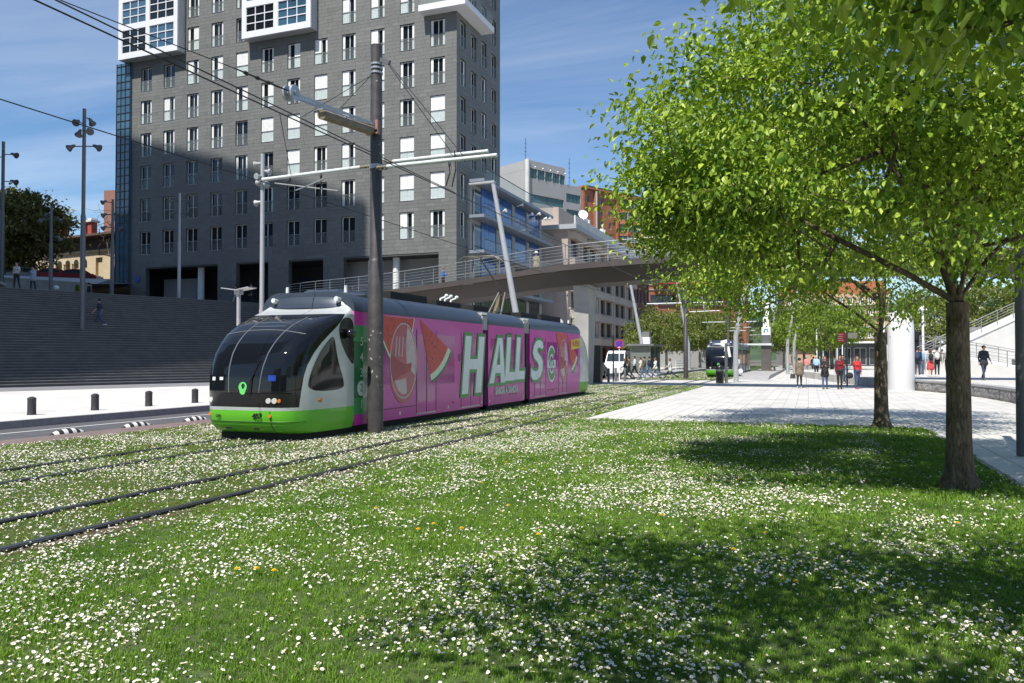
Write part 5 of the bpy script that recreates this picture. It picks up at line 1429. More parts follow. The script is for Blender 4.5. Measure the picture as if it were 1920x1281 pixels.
mb = MB(); mb.cyl((4.5, 3, zt), (4.5, 3, zt+8), .07, n=6)
for z in (3, 4.2, 5.4, 6.6): mb.cyl((4.1, 3, zt+z), (4.9, 3, zt+z), .05, n=5)
mb.build('aerial', m_mull, go2)
# --- pale block with dark balconies right of the orange one
pb = thing('pale_apartments', 'pale apartment block with red brown shutters right of the orange brick block', 'building', (-40.6, 222.0, 0), R(90-30))
zt = 40
facade(pb, (0, 0, 0), 0, 40, 0, zt, [(1.0+i*5.2+j*2.3, 2.7+i*5.2+j*2.3, zt-3.2-3.0*k, zt-1.5-3.0*k) for i in range(7) for j in range(2) for k in range(6)], m_greyf, .2, m_maroon, m_darkp, fw=.2); mass(pb, (0, .36, 0), 0, rect(0, 0, 40, 14), 0, zt, m_greyf)
# --- far facades down the avenue
fb = thing('far_facade', 'distant orange and white facade with rows of balconies at the end of the promenade', 'building', (-6, 228, 0), R(12))
facade(fb, (0, 0, 0), 0, 27, 0, 19, grid_ops(1, 2.6, 10, 4.2, 3.0, 5, 1.3, 1.9), M('peach render', (.52, .34, .22), .8, var=.1), .2, m_signw, m_darkp, fw=.2); mass(fb, (0, .36, 0), 0, rect(0, 0, 27, 12), 0, 19, m_greyf)
for k in range(5): mb = MB(); mb.box(0, -.8, 3.9+3*k, 27, -.005, 4.12+3*k); mb.build('balcony', m_signw, fb)
mb = MB(); mb.prism([(-.5, 19), (27.5, 19), (25, 22.5), (2, 22.5)], 0, 12, 'y'); mb.build('roof', M('orange roof tile', (.40, .13, .06), .8, var=.15), fb)
fw_ = thing('far_white_building', 'small white building seen past the white column', 'building', (23.5, 226, 0), R(16))
facade(fw_, (0, 0, 0), 0, 11, 0, 13, grid_ops(.8, 2.6, 4, 1.2, 3.0, 4, 1.2, 1.8), m_concl, .2, m_signw, m_darkp, fw=.15); mass(fw_, (0, .36, 0), 0, rect(0, 0, 11, 12), 0, 13, m_concl)
mb = MB(); mb.box(-.4, -.5, 13, 11.4, 12, 13.5); mb.build('cornice', m_signw, fw_)
lb_ = thing('low_kiosk', 'low dark glass pavilion at the far end of the promenade', 'building', (2, 150, 0), R(5))
facade(lb_, (0, 0, 0), 0, 26, 0, 4.2, grid_ops(.6, 2.5, 10, .4, 5, 1, 2.0, 3.0), m_mull, .1, m_wfr, m_darkp); mass(lb_, (0, .36, 0), 0, rect(0, 0, 26, 8), 0, 4.2, m_mull)
mb = MB(); mb.box(-.6, -1.5, 4.2, 26.6, 8.5, 4.5); mb.build('roof', m_signw, lb_)
# --- road bridge over the river, far behind
sv = thing('road_bridge', 'distant green and white road bridge deck behind the trees', 'bridge')
A_ = Vector((-90, 366, 14.5)); B_ = Vector((130, 170, 15.5)); d = (B_-A_).normalized(); n = Vector((-d.y, d.x, 0))
def beam(n0, n1, z0, z1, mat, nm):
    mb = MB(); mb.hexa([tuple(A_+n*n0+Vector((0, 0, z0))), tuple(B_+n*n0+Vector((0, 0, z0))), tuple(B_+n*n1+Vector((0, 0, z0))), tuple(A_+n*n1+Vector((0, 0, z0)))] + [tuple(A_+n*n0+Vector((0, 0, z1))), tuple(B_+n*n0+Vector((0, 0, z1))), tuple(B_+n*n1+Vector((0, 0, z1))), tuple(A_+n*n1+Vector((0, 0, z1)))]); mb.build(nm, mat, sv)
m_sgreen = M('bridge green', (.03, .10, .08), .5, var=.1)
beam(-8, 8, -1.6, -.6, m_sgreen, 'girder'); beam(-9, 9, -.55, 0, m_signw, 'deck'); beam(-9.1, -8.9, .0, 1.3, m_sgreen, 'parapet')
for k in range(9): q = A_.lerp(B_, (k+.5)/9); mb = MB(); mb.box(q.x-1, q.y-1, 0, q.x+1, q.y+1, q.z-1.6); mb.build('pier', m_conc, sv)
q = A_.lerp(B_, .76); mb = MB(); mb.bar(tuple(q+Vector((0, -9.5, 1.4))-d*25), tuple(q+Vector((0, -9.5, 1.4))+d*45), .3, 1.0); mb.build('red_screen', m_awn, sv)
# --- wooded hill
m_hill = M('wooded hill', (.045, .075, .03), 1., var=.5, scale=.05, bump=1., bscale=.2)
mb = MB(); P = []
for i in range(26):
    row = []
    for j in range(60):
        x = -420 + j*18; y = 420+i*22
        h = 95*math.exp(-((x-330)/190)**2-((y-760)/190)**2) + 46*math.exp(-((x+20)/230)**2-((y-800)/150)**2) + 3*math.sin(x*.11)*math.cos(y*.09)+2*math.sin(x*.31+y*.2)
        row.append((x, y, max(-2, h-4)))
    P.append(row)
mb.grid(P); struct(mb.build('hill', m_hill, None, 60), 'wooded hillside behind the city')

# ------------------------------------------------------------------ left background above the stairs
m_retw = M('retaining wall stone', (.30, .29, .275), .85, var=.2, scale=1.2, bump=.3, bscale=6)
m_grassb = M('bank grass', (.16, .20, .04), .95, var=.25, scale=2)
struct(sheet('grass_bank', [(-58, 37), (-50.4, 45.2), (-60, 51.5), (-74, 44.5)], PLAT+.02, m_grassb, .1), 'strip of grass below the retaining wall')
mb = MB(); mb.hexa([(-74, 45.5, PLAT), (-60, 52.2, PLAT), (-60.3, 52.6, PLAT), (-74.3, 45.9, PLAT), (-74, 45.5, 9.3), (-60, 52.2, 8.35), (-60.3, 52.6, 8.35), (-74.3, 45.9, 9.3)]); o = mb.build('retaining_wall', m_retw); tag(o, 'grey stone retaining wall behind the terrace lawn', 'wall')
mb = MB(); mb.add([(-140, 20, 8.7), (-74.2, 45.7, 9.0), (-60.2, 52.4, 8.3), (-66, 78, 11.0), (-100, 110, 13), (-190, 120, 14)], [(0, 1, 2, 3, 4, 5)]); struct(mb.build('upper_street', m_asphalt), 'raised street behind the retaining wall')
rl_ = thing('wall_railing', 'thin dark railing in front of the retaining wall', 'railing')
for k in range(10): a = k/9; mb = MB(); x = -73+a*12.5; y = 45.2+a*6.0; mb.cyl((x, y, PLAT), (x, y, PLAT+1.0), .03, n=6); mb.build('post', m_mull, rl_)
mb = MB(); mb.tube([(-73, 45.2, PLAT+1.0), (-60.5, 51.2, PLAT+1.0)], .03, 6); mb.build('handrail', m_mull, rl_)
# villa with long arcade, brown roof and red chimneys
vi = thing('stone_villa', 'cream stone villa with arcade, deep brown roof and red chimneys', 'building', (-101.0, 75.0, 11.3), R(-7))
facade(vi, (0, 0, 0), 0, 23, 0, 3.5, [(2+i*1.7, 3.0+i*1.7, .6, 2.3) for i in range(9)] + [(18.3, 19.6, .2, 2.8)], m_cream, .5, m_mull, m_dark, fw=.05)
for i in range(9):
    mb = MB(); mb.lathe([(.10, .6), (.08, .7), (.08, 2.1), (.12, 2.3)], (1.85+i*1.7, -.1, 0), 10); mb.build('column', m_cream, vi, 40)
    mb = MB(); P = [(2.5+i*1.7+.5*math.cos(R(a)), 2.3+.5*math.sin(R(a))) for a in range(0, 181, 20)]; mb.prism(P, -.012, .03, 'y'); mb.build('arch_head', m_dark, vi)
mass(vi, (0, .36, 0), 0, rect(0, 0, 23, 11), 0, 3.5, m_cream)
mb = MB(); mb.box(-.2, -.25, 3.5, 23.2, .3, 3.75); mb.build('cornice', m_cream, vi)
mb = MB(); mb.box(0, .4, 3.75, 23, 11, 6.0); mb.build('attic', m_rooft, vi)
mb = MB(); mb.add([(-1.2, -1.4, 5.3), (24.2, -1.4, 5.3), (24.2, 12.5, 5.3), (-1.2, 12.5, 5.3), (6, 5, 6.6), (18, 5, 6.6)], [(0, 1, 5, 4), (1, 2, 5), (2, 3, 4, 5), (3, 0, 4), (3, 2, 1, 0)]); mb.build('roof', m_rooft, vi)
for x, y, z in ((9.6, 1.5, 6.1), (13.2, 2.2, 6.3), (14.6, 2.0, 6.3), (19.6, 3.0, 6.1)):
    mb = MB(); mb.box(x-.4, y-.4, z-.6, x+.4, y+.4, z+1.5); o = mb.build('chimney', m_chim, vi); mb = MB(); mb.box(x-.65, y-.65, z+1.5, x+.65, y+.65, z+1.75); mb.box(x-.4, y-.4, z+1.75, x+.4, y+.4, z+2.0); mb.box(x-.6, y-.6, z-.7, x+.6, y+.6, z-.1); mb.build('chimney_cap', m_concl, o)
bk = thing('brick_building', 'plain red brown building rising behind the villa', 'building', (-117.3, 104.6, 10), R(12)); facade(bk, (0, 0, 0), 0, 24, 0, 21.5, grid_ops(1.5, 3.2, 7, 3, 3.2, 5, 1.2, 1.7), M('dusky brick', (.26, .13, .10), .85, var=.1), .2); mass(bk, (0, .36, 0), 0, rect(0, 0, 24, 12), 0, 21.5, MATS['dusky brick'])
# canopy edge and escalator cheek at the far left of the terrace
t = thing('stair_cheek', 'sloping dark stone balustrade at the left end of the terrace', 'balustrade', (-52.8, 36.4, PLAT))
mb = MB(); mb.hexa([(-1.5, -3, 0), (1.9, 1.2, 0), (1.6, 1.5, 0), (-1.8, -2.7, 0), (-1.5, -3, 2.4), (1.9, 1.2, .25), (1.6, 1.5, .25), (-1.8, -2.7, 2.4)]); mb.build('cheek_wall', m_step, t)
mb = MB(); mb.bar((-1.5, -3, 2.55), (1.9, 1.2, .4), .4, .12); mb.build('capping', m_conc, t)
t = thing('globe_lamp', 'short post with round white globe on the terrace lawn', 'lamp post', (-57.3, 46.6, PLAT)); mb = MB(); mb.cyl((0, 0, 0), (0, 0, 1.0), .04, n=8); mb.build('post', m_mull, t); mb = MB(); mb.ell((0, 0, 1.15), (.22, .22, .2), 14, 8); mb.build('globe', m_signw, t, 60)

# ------------------------------------------------------------------ ramp and stairs on the right
rp = thing('concrete_ramp', 'pale concrete stair ramp with steel railings and arch on the right', 'ramp')
A_ = Vector((7.6, 64.8, 0)); B_ = Vector((21.0, 69.9, 0)); d = (B_-A_).normalized(); n = Vector((-d.y, d.x, 0)); L = (B_-A_).length
def R3(s, m_, z): q = A_+d*s+n*m_; return (q.x, q.y, z)
def zt_(s): return 1.15+.455*s
prof = [(0, .5)] + [(s, zt_(s)) for s in (0, L)] + [(L, .5)]
arch = [(11.4-4.6+4.6*math.cos(R(a))+.0, .5+3.6*math.sin(R(a))) for a in range(0, 181, 12)]
# wall with an arched cut: strips
mb = MB(); N = 60
for i in range(N):
    s0 = L*i/N; s1 = L*(i+1)/N; sc_ = (s0+s1)/2; u = (sc_-11.8)/5.0
    zb = .5 + (3.4*math.sqrt(1-u*u) if abs(u) < 1 else 0)
    zb = min(zb, zt_(sc_)-.9)
    mb.hexa([R3(s0, 0, zb), R3(s1, 0, zb), R3(s1, 2.2, zb), R3(s0, 2.2, zb), R3(s0, 0, zt_(s0)), R3(s1, 0, zt_(s1)), R3(s1, 2.2, zt_(s1)), R3(s0, 2.2, zt_(s0))])
mb.build('ramp_wall', m_concl, rp)
mb = MB(); mb.hexa([R3(5, 2.3, .5), R3(L, 2.3, .5), R3(L, 2.6, .5), R3(5, 2.6, .5), R3(5, 2.3, 4), R3(L, 2.3, 4), R3(L, 2.6, 4), R3(5, 2.6, 4)]); mb.build('arch_backing', m_rough, rp)
mb = MB(); mb.hexa([R3(-.1, -.08, zt_(0)), R3(L, -.08, zt_(L)), R3(L, .3, zt_(L)), R3(-.1, .3, zt_(0)), R3(-.1, -.08, zt_(0)+.14), R3(L, -.08, zt_(L)+.14), R3(L, .3, zt_(L)+.14), R3(-.1, .3, zt_(0)+.14)]); mb.build('coping', m_signw, rp)
def railing(pts, h, nb, parent, every=1.3):
    a = Vector(pts[0]); b = Vector(pts[1]); LL = (b-a).length; k = int(LL/every)
    for i in range(k+1): q = a.lerp(b, i/k); mb = MB(); mb.cyl(q, q+Vector((0, 0, h)), .028, n=6); mb.build('post', m_rail, parent)
    for j in range(nb): zz = h*(j+1)/nb; mb = MB(); mb.tube([a+Vector((0, 0, zz)), b+Vector((0, 0, zz))], .026 if j == nb-1 else .014, 6); mb.build('handrail' if j == nb-1 else 'rail_bar', m_rail, parent)
railing((R3(0, .1, zt_(0)+.14), R3(L, .1, zt_(L)+.14)), 1.15, 6, rp)
# descending ramp in front
A2 = Vector((7.3, 61.5, 2.15)); B2 = Vector((14.3, 57.0, .52)); dd = (B2-A2); dd.z = 0; dd.normalize(); n2 = Vector((-dd.y, dd.x, 0))
mb = MB(); p = [A2-n2*0, B2, B2+n2*2.4, A2+n2*2.4]; mb.hexa([(q.x, q.y, .45) for q in p]+[(q.x, q.y, q.z) for q in p]); mb.build('ramp_slab', m_concl, rp)
railing((tuple(A2+n2*.1), tuple(B2+n2*.1)), 1.05, 4, rp); railing((tuple(A2+n2*2.3), tuple(B2+n2*2.3)), 1.05, 5, rp)
for x, y, h, lb in ((9.2, 75, 5.2, 'white lamp post with a pointed cap behind the ramp'), (5.9, 72, 4.6, 'white lamp post just right of the white column')):
    t = thing('park_lamp', lb, 'lamp post', (x, y, .5), 0, 'white lamp posts on the plaza'); mb = MB(); mb.cyl((0, 0, 0), (0, 0, h), .11, .09, 12); mb.build('post', m_signw, t, 40); mb = MB(); mb.lathe([(.12, h), (.38, h+.02), (.05, h+.42)], n=14); mb.build('cap', m_signw, t)
for i, (x, y) in enumerate(((1.6, 96), (2.6, 101), (3.4, 106), (4.2, 111), (0.9, 92))):
    t = thing('flag_pole', ('tallest', 'second', 'third', 'fourth', 'leftmost')[i]+' slim white pole among the distant promenade poles', 'pole', (x, y, .0), 0, 'slim white poles along the promenade'); mb = MB(); mb.cyl((0, 0, 0), (0, 0, 7.2-.5*i), .08, .06, 10); mb.build('shaft', m_signw, t, 40); mb = MB(); mb.ell((0, 0, 7.25-.5*i), (.1, .1, .1), 10, 6); mb.build('finial', m_signw, t)
t = thing('cafe_kiosk', 'dark kiosk with black tubs beyond the raised plaza', 'kiosk', (8.6, 80, .5)); mb = MB(); mb.box(-2.2, 0, 0, 2.2, 3, 2.6); mb.build('body', m_blk, t); mb = MB(); mb.box(-1.2, -.02, 1.6, -.8, 0, 1.8); mb.box(-.6, -.02, 1.6, -.2, 0, 1.8); mb.build('sign_print', m_signw, t)
for x in (-1.4, .9): mb = MB(); mb.lathe([(.35, 2.6), (.5, 2.65), (.6, 3.5), (.55, 3.55)], (x, 1, 0), 14); mb.build('tub', m_blk, t, 40)

# ------------------------------------------------------------------ vehicles
m_vanw = M('van white', (.74, .74, .74), .3, var=.03, coat=.4); m_carb = M('car dark paint', (.02, .022, .028), .25, var=.05, coat=.6); m_vglass = M('vehicle glass', (.02, .03, .035), .06, var=0, spec=.8); m_tyre = M('tyre', (.015, .015, .015), .85, var=.1); m_rim = M('rim alloy', (.4, .4, .42), .35, .8, var=0); m_tail = M('tail lamp', (.35, .01, .01), .25, var=0)
def vehicle(name, label, cat, loc, rz, prof, glass, w, paint, wb, wr, group=None, sideglass=None):
    """prof: side outline (y forward, z); glass: list of side window outlines"""
    t = thing(name, label, cat, loc, rz, group); h = w/2
    mb = MB(); n = len(prof); zm = max(p[1] for p in prof)
    ins = lambda z: h - .16*max(0, (z-.95)/(zm-.95)) - (.05 if z < .35 else 0)
    mb.add([(-ins(z), y, z) for y, z in prof]+[(ins(z), y, z) for y, z in prof], [tuple(range(n-1, -1, -1)), tuple(range(n, 2*n))]+[(i, (i+1) % n, n+(i+1) % n, n+i) for i in range(n)])
    body = mb.build('body', paint, t, 30)
    for q in glass:
        for s in (-1, 1):
            mb = MB(); mb.add([(s*(ins(z)+.008), y, z) for y, z in q], [tuple(range(len(q)))]); mb.build('side_window', m_vglass, t)
    for (y0, z0, y1, z1) in (sideglass or []):
        mb = MB(); dy = z1-z0; dz = -(y1-y0); ll = math.hypot(dy, dz); sgn = 1 if (y0+y1) > 0 else -1; o_ = .01
        ny, nz = (dy/ll, dz/ll) if dy/ll*sgn > 0 else (-dy/ll, -dz/ll)
        mb.add([(-(ins(z0)-.1), y0+ny*o_, z0+nz*o_), (ins(z0)-.1, y0+ny*o_, z0+nz*o_), (ins(z1)-.06, y1+ny*o_, z1+nz*o_), (-(ins(z1)-.06), y1+ny*o_, z1+nz*o_)], [(0, 1, 2, 3)]); mb.build('windscreen', m_vglass, t)
    for y in wb:
        for s in (-1, 1):
            mb = MB(); mb.tube([(s*(h-.2), y, wr), (s*(h-.17), y, wr), (s*(h+.0), y, wr), (s*(h+.012), y, wr)], [wr*.9, wr, wr, wr*.9], 18); o = mb.build('wheel', m_tyre, t, 40); mb = MB(); mb.cyl((s*(h+.008), y, wr), (s*(h+.022), y, wr), wr*.6, n=14); mb.build('rim', m_rim, o)
    yr = min(p[0] for p in prof); yf_ = max(p[0] for p in prof)
    for s in (-1, 1):
        mb = MB(); mb.box(s*h*.62, yr-.012, .72, s*h*.9, yr+.08, .95); mb.build('tail_lamp', m_tail, t); mb = MB(); mb.box(s*h*.6, yf_-.08, .6, s*h*.9, yf_+.01, .75); mb.build('headlight', m_lampglass, t); mb = MB(); mb.box(s*(h+.14), yf_*.42, .98, s*(h-.02), yf_*.42+.1, 1.12); mb.build('mirror', paint, t)
    mb = MB(); mb.box(-.26, yr-.02, .45, .26, yr+.01, .57); mb.build('number_plate', m_signw, t)
    return t
CAR = [(-2.05, .28), (-2.1, .6), (-2.02, .92), (-1.6, 1.0), (-1.15, 1.36), (-.4, 1.46), (.3, 1.43), (.95, 1.0), (1.75, .88), (2.05, .68), (2.08, .35), (1.9, .25)]
CG = [[(-1.35, .98), (-1.05, 1.32), (-.45, 1.40), (-.45, .98)], [(-.38, .98), (-.38, 1.40), (.26, 1.37), (.8, .98)]]
CS = [(.95, 1.02, .34, 1.41), (-1.58, 1.02, -1.16, 1.34)]
def car(label, loc, rz, paint, group='cars in the background'): return vehicle('parked_car', label, 'car', loc, rz, CAR, CG, 1.72, paint, (-1.28, 1.28), .31, group, CS)
car('dark car on the road behind the black cabinet', (-16.9, 63.5, -.09), R(180), m_carb)
VAN = [(-2.6, .35), (-2.62, 1.2), (-2.5, 2.3), (-2.2, 2.42), (1.0, 2.42), (1.5, 2.2), (1.95, 1.35), (2.6, 1.1), (2.7, .75), (2.68, .35)]
vehicle('delivery_van', 'white delivery van parked on the road behind the crowd', 'van', (-16.9, 74, -.09), R(180), VAN, [[(.75, 1.35), (.75, 2.05), (1.3, 2.02), (1.75, 1.35)]], 1.95, m_vanw, (-1.6, 1.75), .34, None, [(1.93, 1.38, 1.52, 2.15), (-2.6, 1.35, -2.52, 2.1)])
for i, (x, y, z, rz, c, lb) in enumerate(((-79.9, 59.0, 9.75, 65, (.05, .06, .07), 'dark estate car beneath the trees on the upper street'), (-77.6, 60.0, 9.75, 65, (.25, .26, .27), 'silver car parked on the upper street'), (-75.0, 60.9, 9.7, 65, (.28, .02, .02), 'red car on the upper street by the bare tree'), (-72.6, 61.8, 9.6, 65, (.25, .015, .015), 'second red car near the tower on the upper street'))):
    car(lb, (x, y, z), R(-rz), M('car paint %d' % i, c, .3, var=.04, coat=.5), 'cars on the upper street')
mb = MB(); mb.add([(-79, 42, 9.35), (-60, 52.6, 8.3), (-64, 72, 10.2), (-95, 66, 10.2)], [(0, 1, 2, 3)]); struct(mb.build('upper_pavement', m_conc), 'pavement along the upper street')
# ------------------------------------------------------------------ people
m_skin = M('skin', (.52, .30, .21), .55, var=.06, scale=20)
m_eye = M('eye dark', (.02, .015, .012), .3, var=0)
m_lip = M('lips', (.38, .13, .11), .5, var=0)
CLO = {}
def cloth(rgb):
    k = tuple(round(c, 3) for c in rgb)
    if k not in CLO: CLO[k] = M('cloth %d' % len(CLO), rgb, .85, var=.16, scale=11, bump=.25, bscale=30)
    return CLO[k]
BLACK = (.018, .018, .02); NAVY = (.02, .03, .065); JEAN = (.06, .105, .19); LJEAN = (.18, .24, .32); WHITE = (.68, .68, .66); GREY = (.25, .25, .25); LBLUE = (.33, .48, .60)
BROWN = (.10, .062, .04); TAN = (.24, .185, .13); RED = (.50, .03, .035); DRED = (.16, .012, .02); PINK = (.60, .20, .20); BEIGE = (.38, .33, .25); OLIVE = (.14, .13, .08); CREAM = (.58, .54, .45)
PEOPLE = []
def person(label, loc, yaw, h=1.7, top=GREY, legs=JEAN, shoe=BLACK, hair=BROWN, fem=False, stride=22, long_hair=False, coat=0., arms='swing', skirt=None, backpack=None, sleeves=True, hat=None, lean=0., seated=False, bare=False):
    """stands at loc, facing local -y turned by yaw"""
    caps = []                                                     # p0, p1, r0, r1, material
    k = h/1.7; V_ = Vector
    hipz, L1, L2 = .90*k, .43*k, .42*k
    a = R(stride)
    hips = []; feet = []
    def leg(s, sw, bend):
        hp = V_((s*.085*k, 0, hipz)); kn = hp+V_((0, -math.sin(sw)*L1, -math.cos(sw)*L1)); sh_ = sw-bend
        an = kn+V_((0, -math.sin(sh_)*L2, -math.cos(sh_)*L2)); return hp, kn, an
    la = leg(-1, a, R(4)); lb = leg(1, -a*.85, R(6 + stride*.9))
    if seated:
        la = leg(-1, R(80), R(80)); lb = leg(1, R(76), R(78))
    dz = .075*k - min(la[2].z, lb[2].z)
    off = V_((0, 0, dz))
    lm = 5 if bare else 2
    for hp, kn, an in (la, lb):
        hp += off; kn += off; an += off
        caps.append((hp, kn, .088*k, .060*k, 2)); caps.append((kn, an, .058*k, .040*k, lm))
        fd = V_((0, -1, 0)); caps.append((an+V_((0, .035*k, -.035*k)), an+fd*.15*k+V_((0, 0, -.045*k)), .038*k, .030*k, 3))
    pz = hipz+off.z
    ln = V_((0, -math.sin(R(lean)), 0))
    def T(x, y, z): return V_((x*k, y*k - (z-.9)*math.sin(R(lean))*k, (z-.9)*k + pz))
    sw_ = .165 if fem else .19
    caps += [(T(-.06, 0, .93), T(.06, 0, .93), .118*k, .118*k, 2 if not coat else 1),
             (T(-.05, 0, 1.05), T(.05, 0, 1.05), (.098 if fem else .112)*k, (.098 if fem else .112)*k, 1),
             (T(-.07, -.005, 1.22), T(.07, -.005, 1.22), .112*k, .112*k, 1),
             (T(-.06, 0, 1.0), T(-.08, 0, 1.32), .10*k, .095*k, 1), (T(.06, 0, 1.0), T(.08, 0, 1.32), .10*k, .095*k, 1),
             (T(-sw_, .005, 1.385), T(sw_, .005, 1.385), .058*k, .058*k, 1), (T(-.1, 0, 1.40), T(.1, 0, 1.40), .075*k, .075*k, 1),
             (T(0, .01, 1.40), T(0, -.01, 1.53), .055*k, .05*k, 0)]
    if fem: caps += [(T(-.06, -.085, 1.25), T(.06, -.085, 1.25), .058*k, .058*k, 1)]
    if coat:
        zb = .93-coat
        for s in (-1, 1): caps.append((T(s*.06, 0, .98), T(s*.085, .0, zb), .118*k, .135*k, 1))
        caps.append((T(0, -.02, .98), T(0, -.04, zb), .11*k, .12*k, 1)); caps.append((T(0, .02, .98), T(0, .05, zb), .11*k, .12*k, 1))
    if skirt:
        for s in (-1, 1): caps.append((T(s*.05, 0, .93), T(s*.08, 0, .50), .115*k, .15*k, 4))
        caps.append((T(0, -.02, .9), T(0, -.05, .5), .11*k, .13*k, 4)); caps.append((T(0, .02, .9), T(0, .06, .5), .11*k, .13*k, 4))
    # head
    hc = T(0, -.02, 1.61)
    caps += [(hc+V_((0, .012*k, .012*k)), hc+V_((0, -.012*k, .02*k)), .086*k, .082*k, 0), (hc+V_((0, -.02*k, -.055*k)), hc+V_((0, -.035*k, -.075*k)), .055*k, .042*k, 0),
             (hc+V_((0, -.085*k, .005*k)), hc+V_((0, -.103*k, -.022*k)), .012*k, .016*k, 0), (hc+V_((-.083*k, .01*k, 0)), hc+V_((-.083*k, .012*k, -.03*k)), .014*k, .012*k, 0), (hc+V_((.083*k, .01*k, 0)), hc+V_((.083*k, .012*k, -.03*k)), .014*k, .012*k, 0)]
    # arms
    hands = []
    for s in (-1, 1):
        sh_ = T(s*sw_, .005, 1.385)
        if arms == 'swing': u_, f_ = (R(stride*.8)*(1 if s > 0 else -1), R(18+stride*.5))
        elif arms == 'down': u_, f_ = (R(4), R(10))
        elif arms == 'fold': u_, f_ = (R(12), R(95))
        elif arms == 'one': u_, f_ = ((R(10), R(100)) if s > 0 else (R(-6), R(14)))
        elif arms == 'phone': u_, f_ = ((R(35), R(115)) if s < 0 else (R(-4), R(12)))
        elbow = sh_+V_((s*.035*k, -math.sin(u_)*.28*k, -math.cos(u_)*.28*k)); q = u_+f_
        inw = -.35*s if arms in ('fold',) else (.03*s)
        wr = elbow+V_((inw*.24*k, -math.sin(q)*.24*k, -math.cos(q)*.24*k))
        caps.append((sh_, elbow, .052*k, .043*k, 1)); caps.append((elbow, wr, .042*k, .030*k, 1 if sleeves else 0))
        d = (wr-elbow).normalized(); pm = wr+d*.075*k
        caps.append((wr, pm, .027*k, .032*k, 0)); hands.append((pm, d, s))
    # raw mesh of closed capsules
    mb = MB()
    for p0, p1, r0, r1, m_ in caps:
        d = (p1-p0); L = d.length; d = d.normalized() if L > 1e-6 else V_((0, 0, 1)); pts = []; rad = []
        for t in (-1, -.85, -.5, 0): pts.append(p0+d*r0*t); rad.append(max(.002, r0*math.sqrt(max(0, 1-t*t))))
        for t in (0, .5, .85, 1): pts.append(p1+d*r1*t); rad.append(max(.002, r1*math.sqrt(max(0, 1-t*t))))
        mb.tube(pts, rad, 12)
    me = bpy.data.meshes.new('person'); me.from_pydata(mb.v, [], mb.f)
    o = bpy.data.objects.new('person', me); col.objects.link(o)
    r_ = o.modifiers.new('r', 'REMESH'); r_.mode = 'VOXEL'; r_.voxel_size = .019*k; r_.use_smooth_shade = True
    s_ = o.modifiers.new('s', 'SMOOTH'); s_.iterations = 3; s_.factor = .5
    o.location = loc; o.rotation_euler = (0, 0, R(yaw))
    tag(o, label, 'person')
    PEOPLE.append((o, caps, hands, hc, k, dict(top=top, legs=legs, shoe=shoe, hair=hair, long_hair=long_hair, skirt=skirt, backpack=backpack, hat=hat, T=T)))
    return o
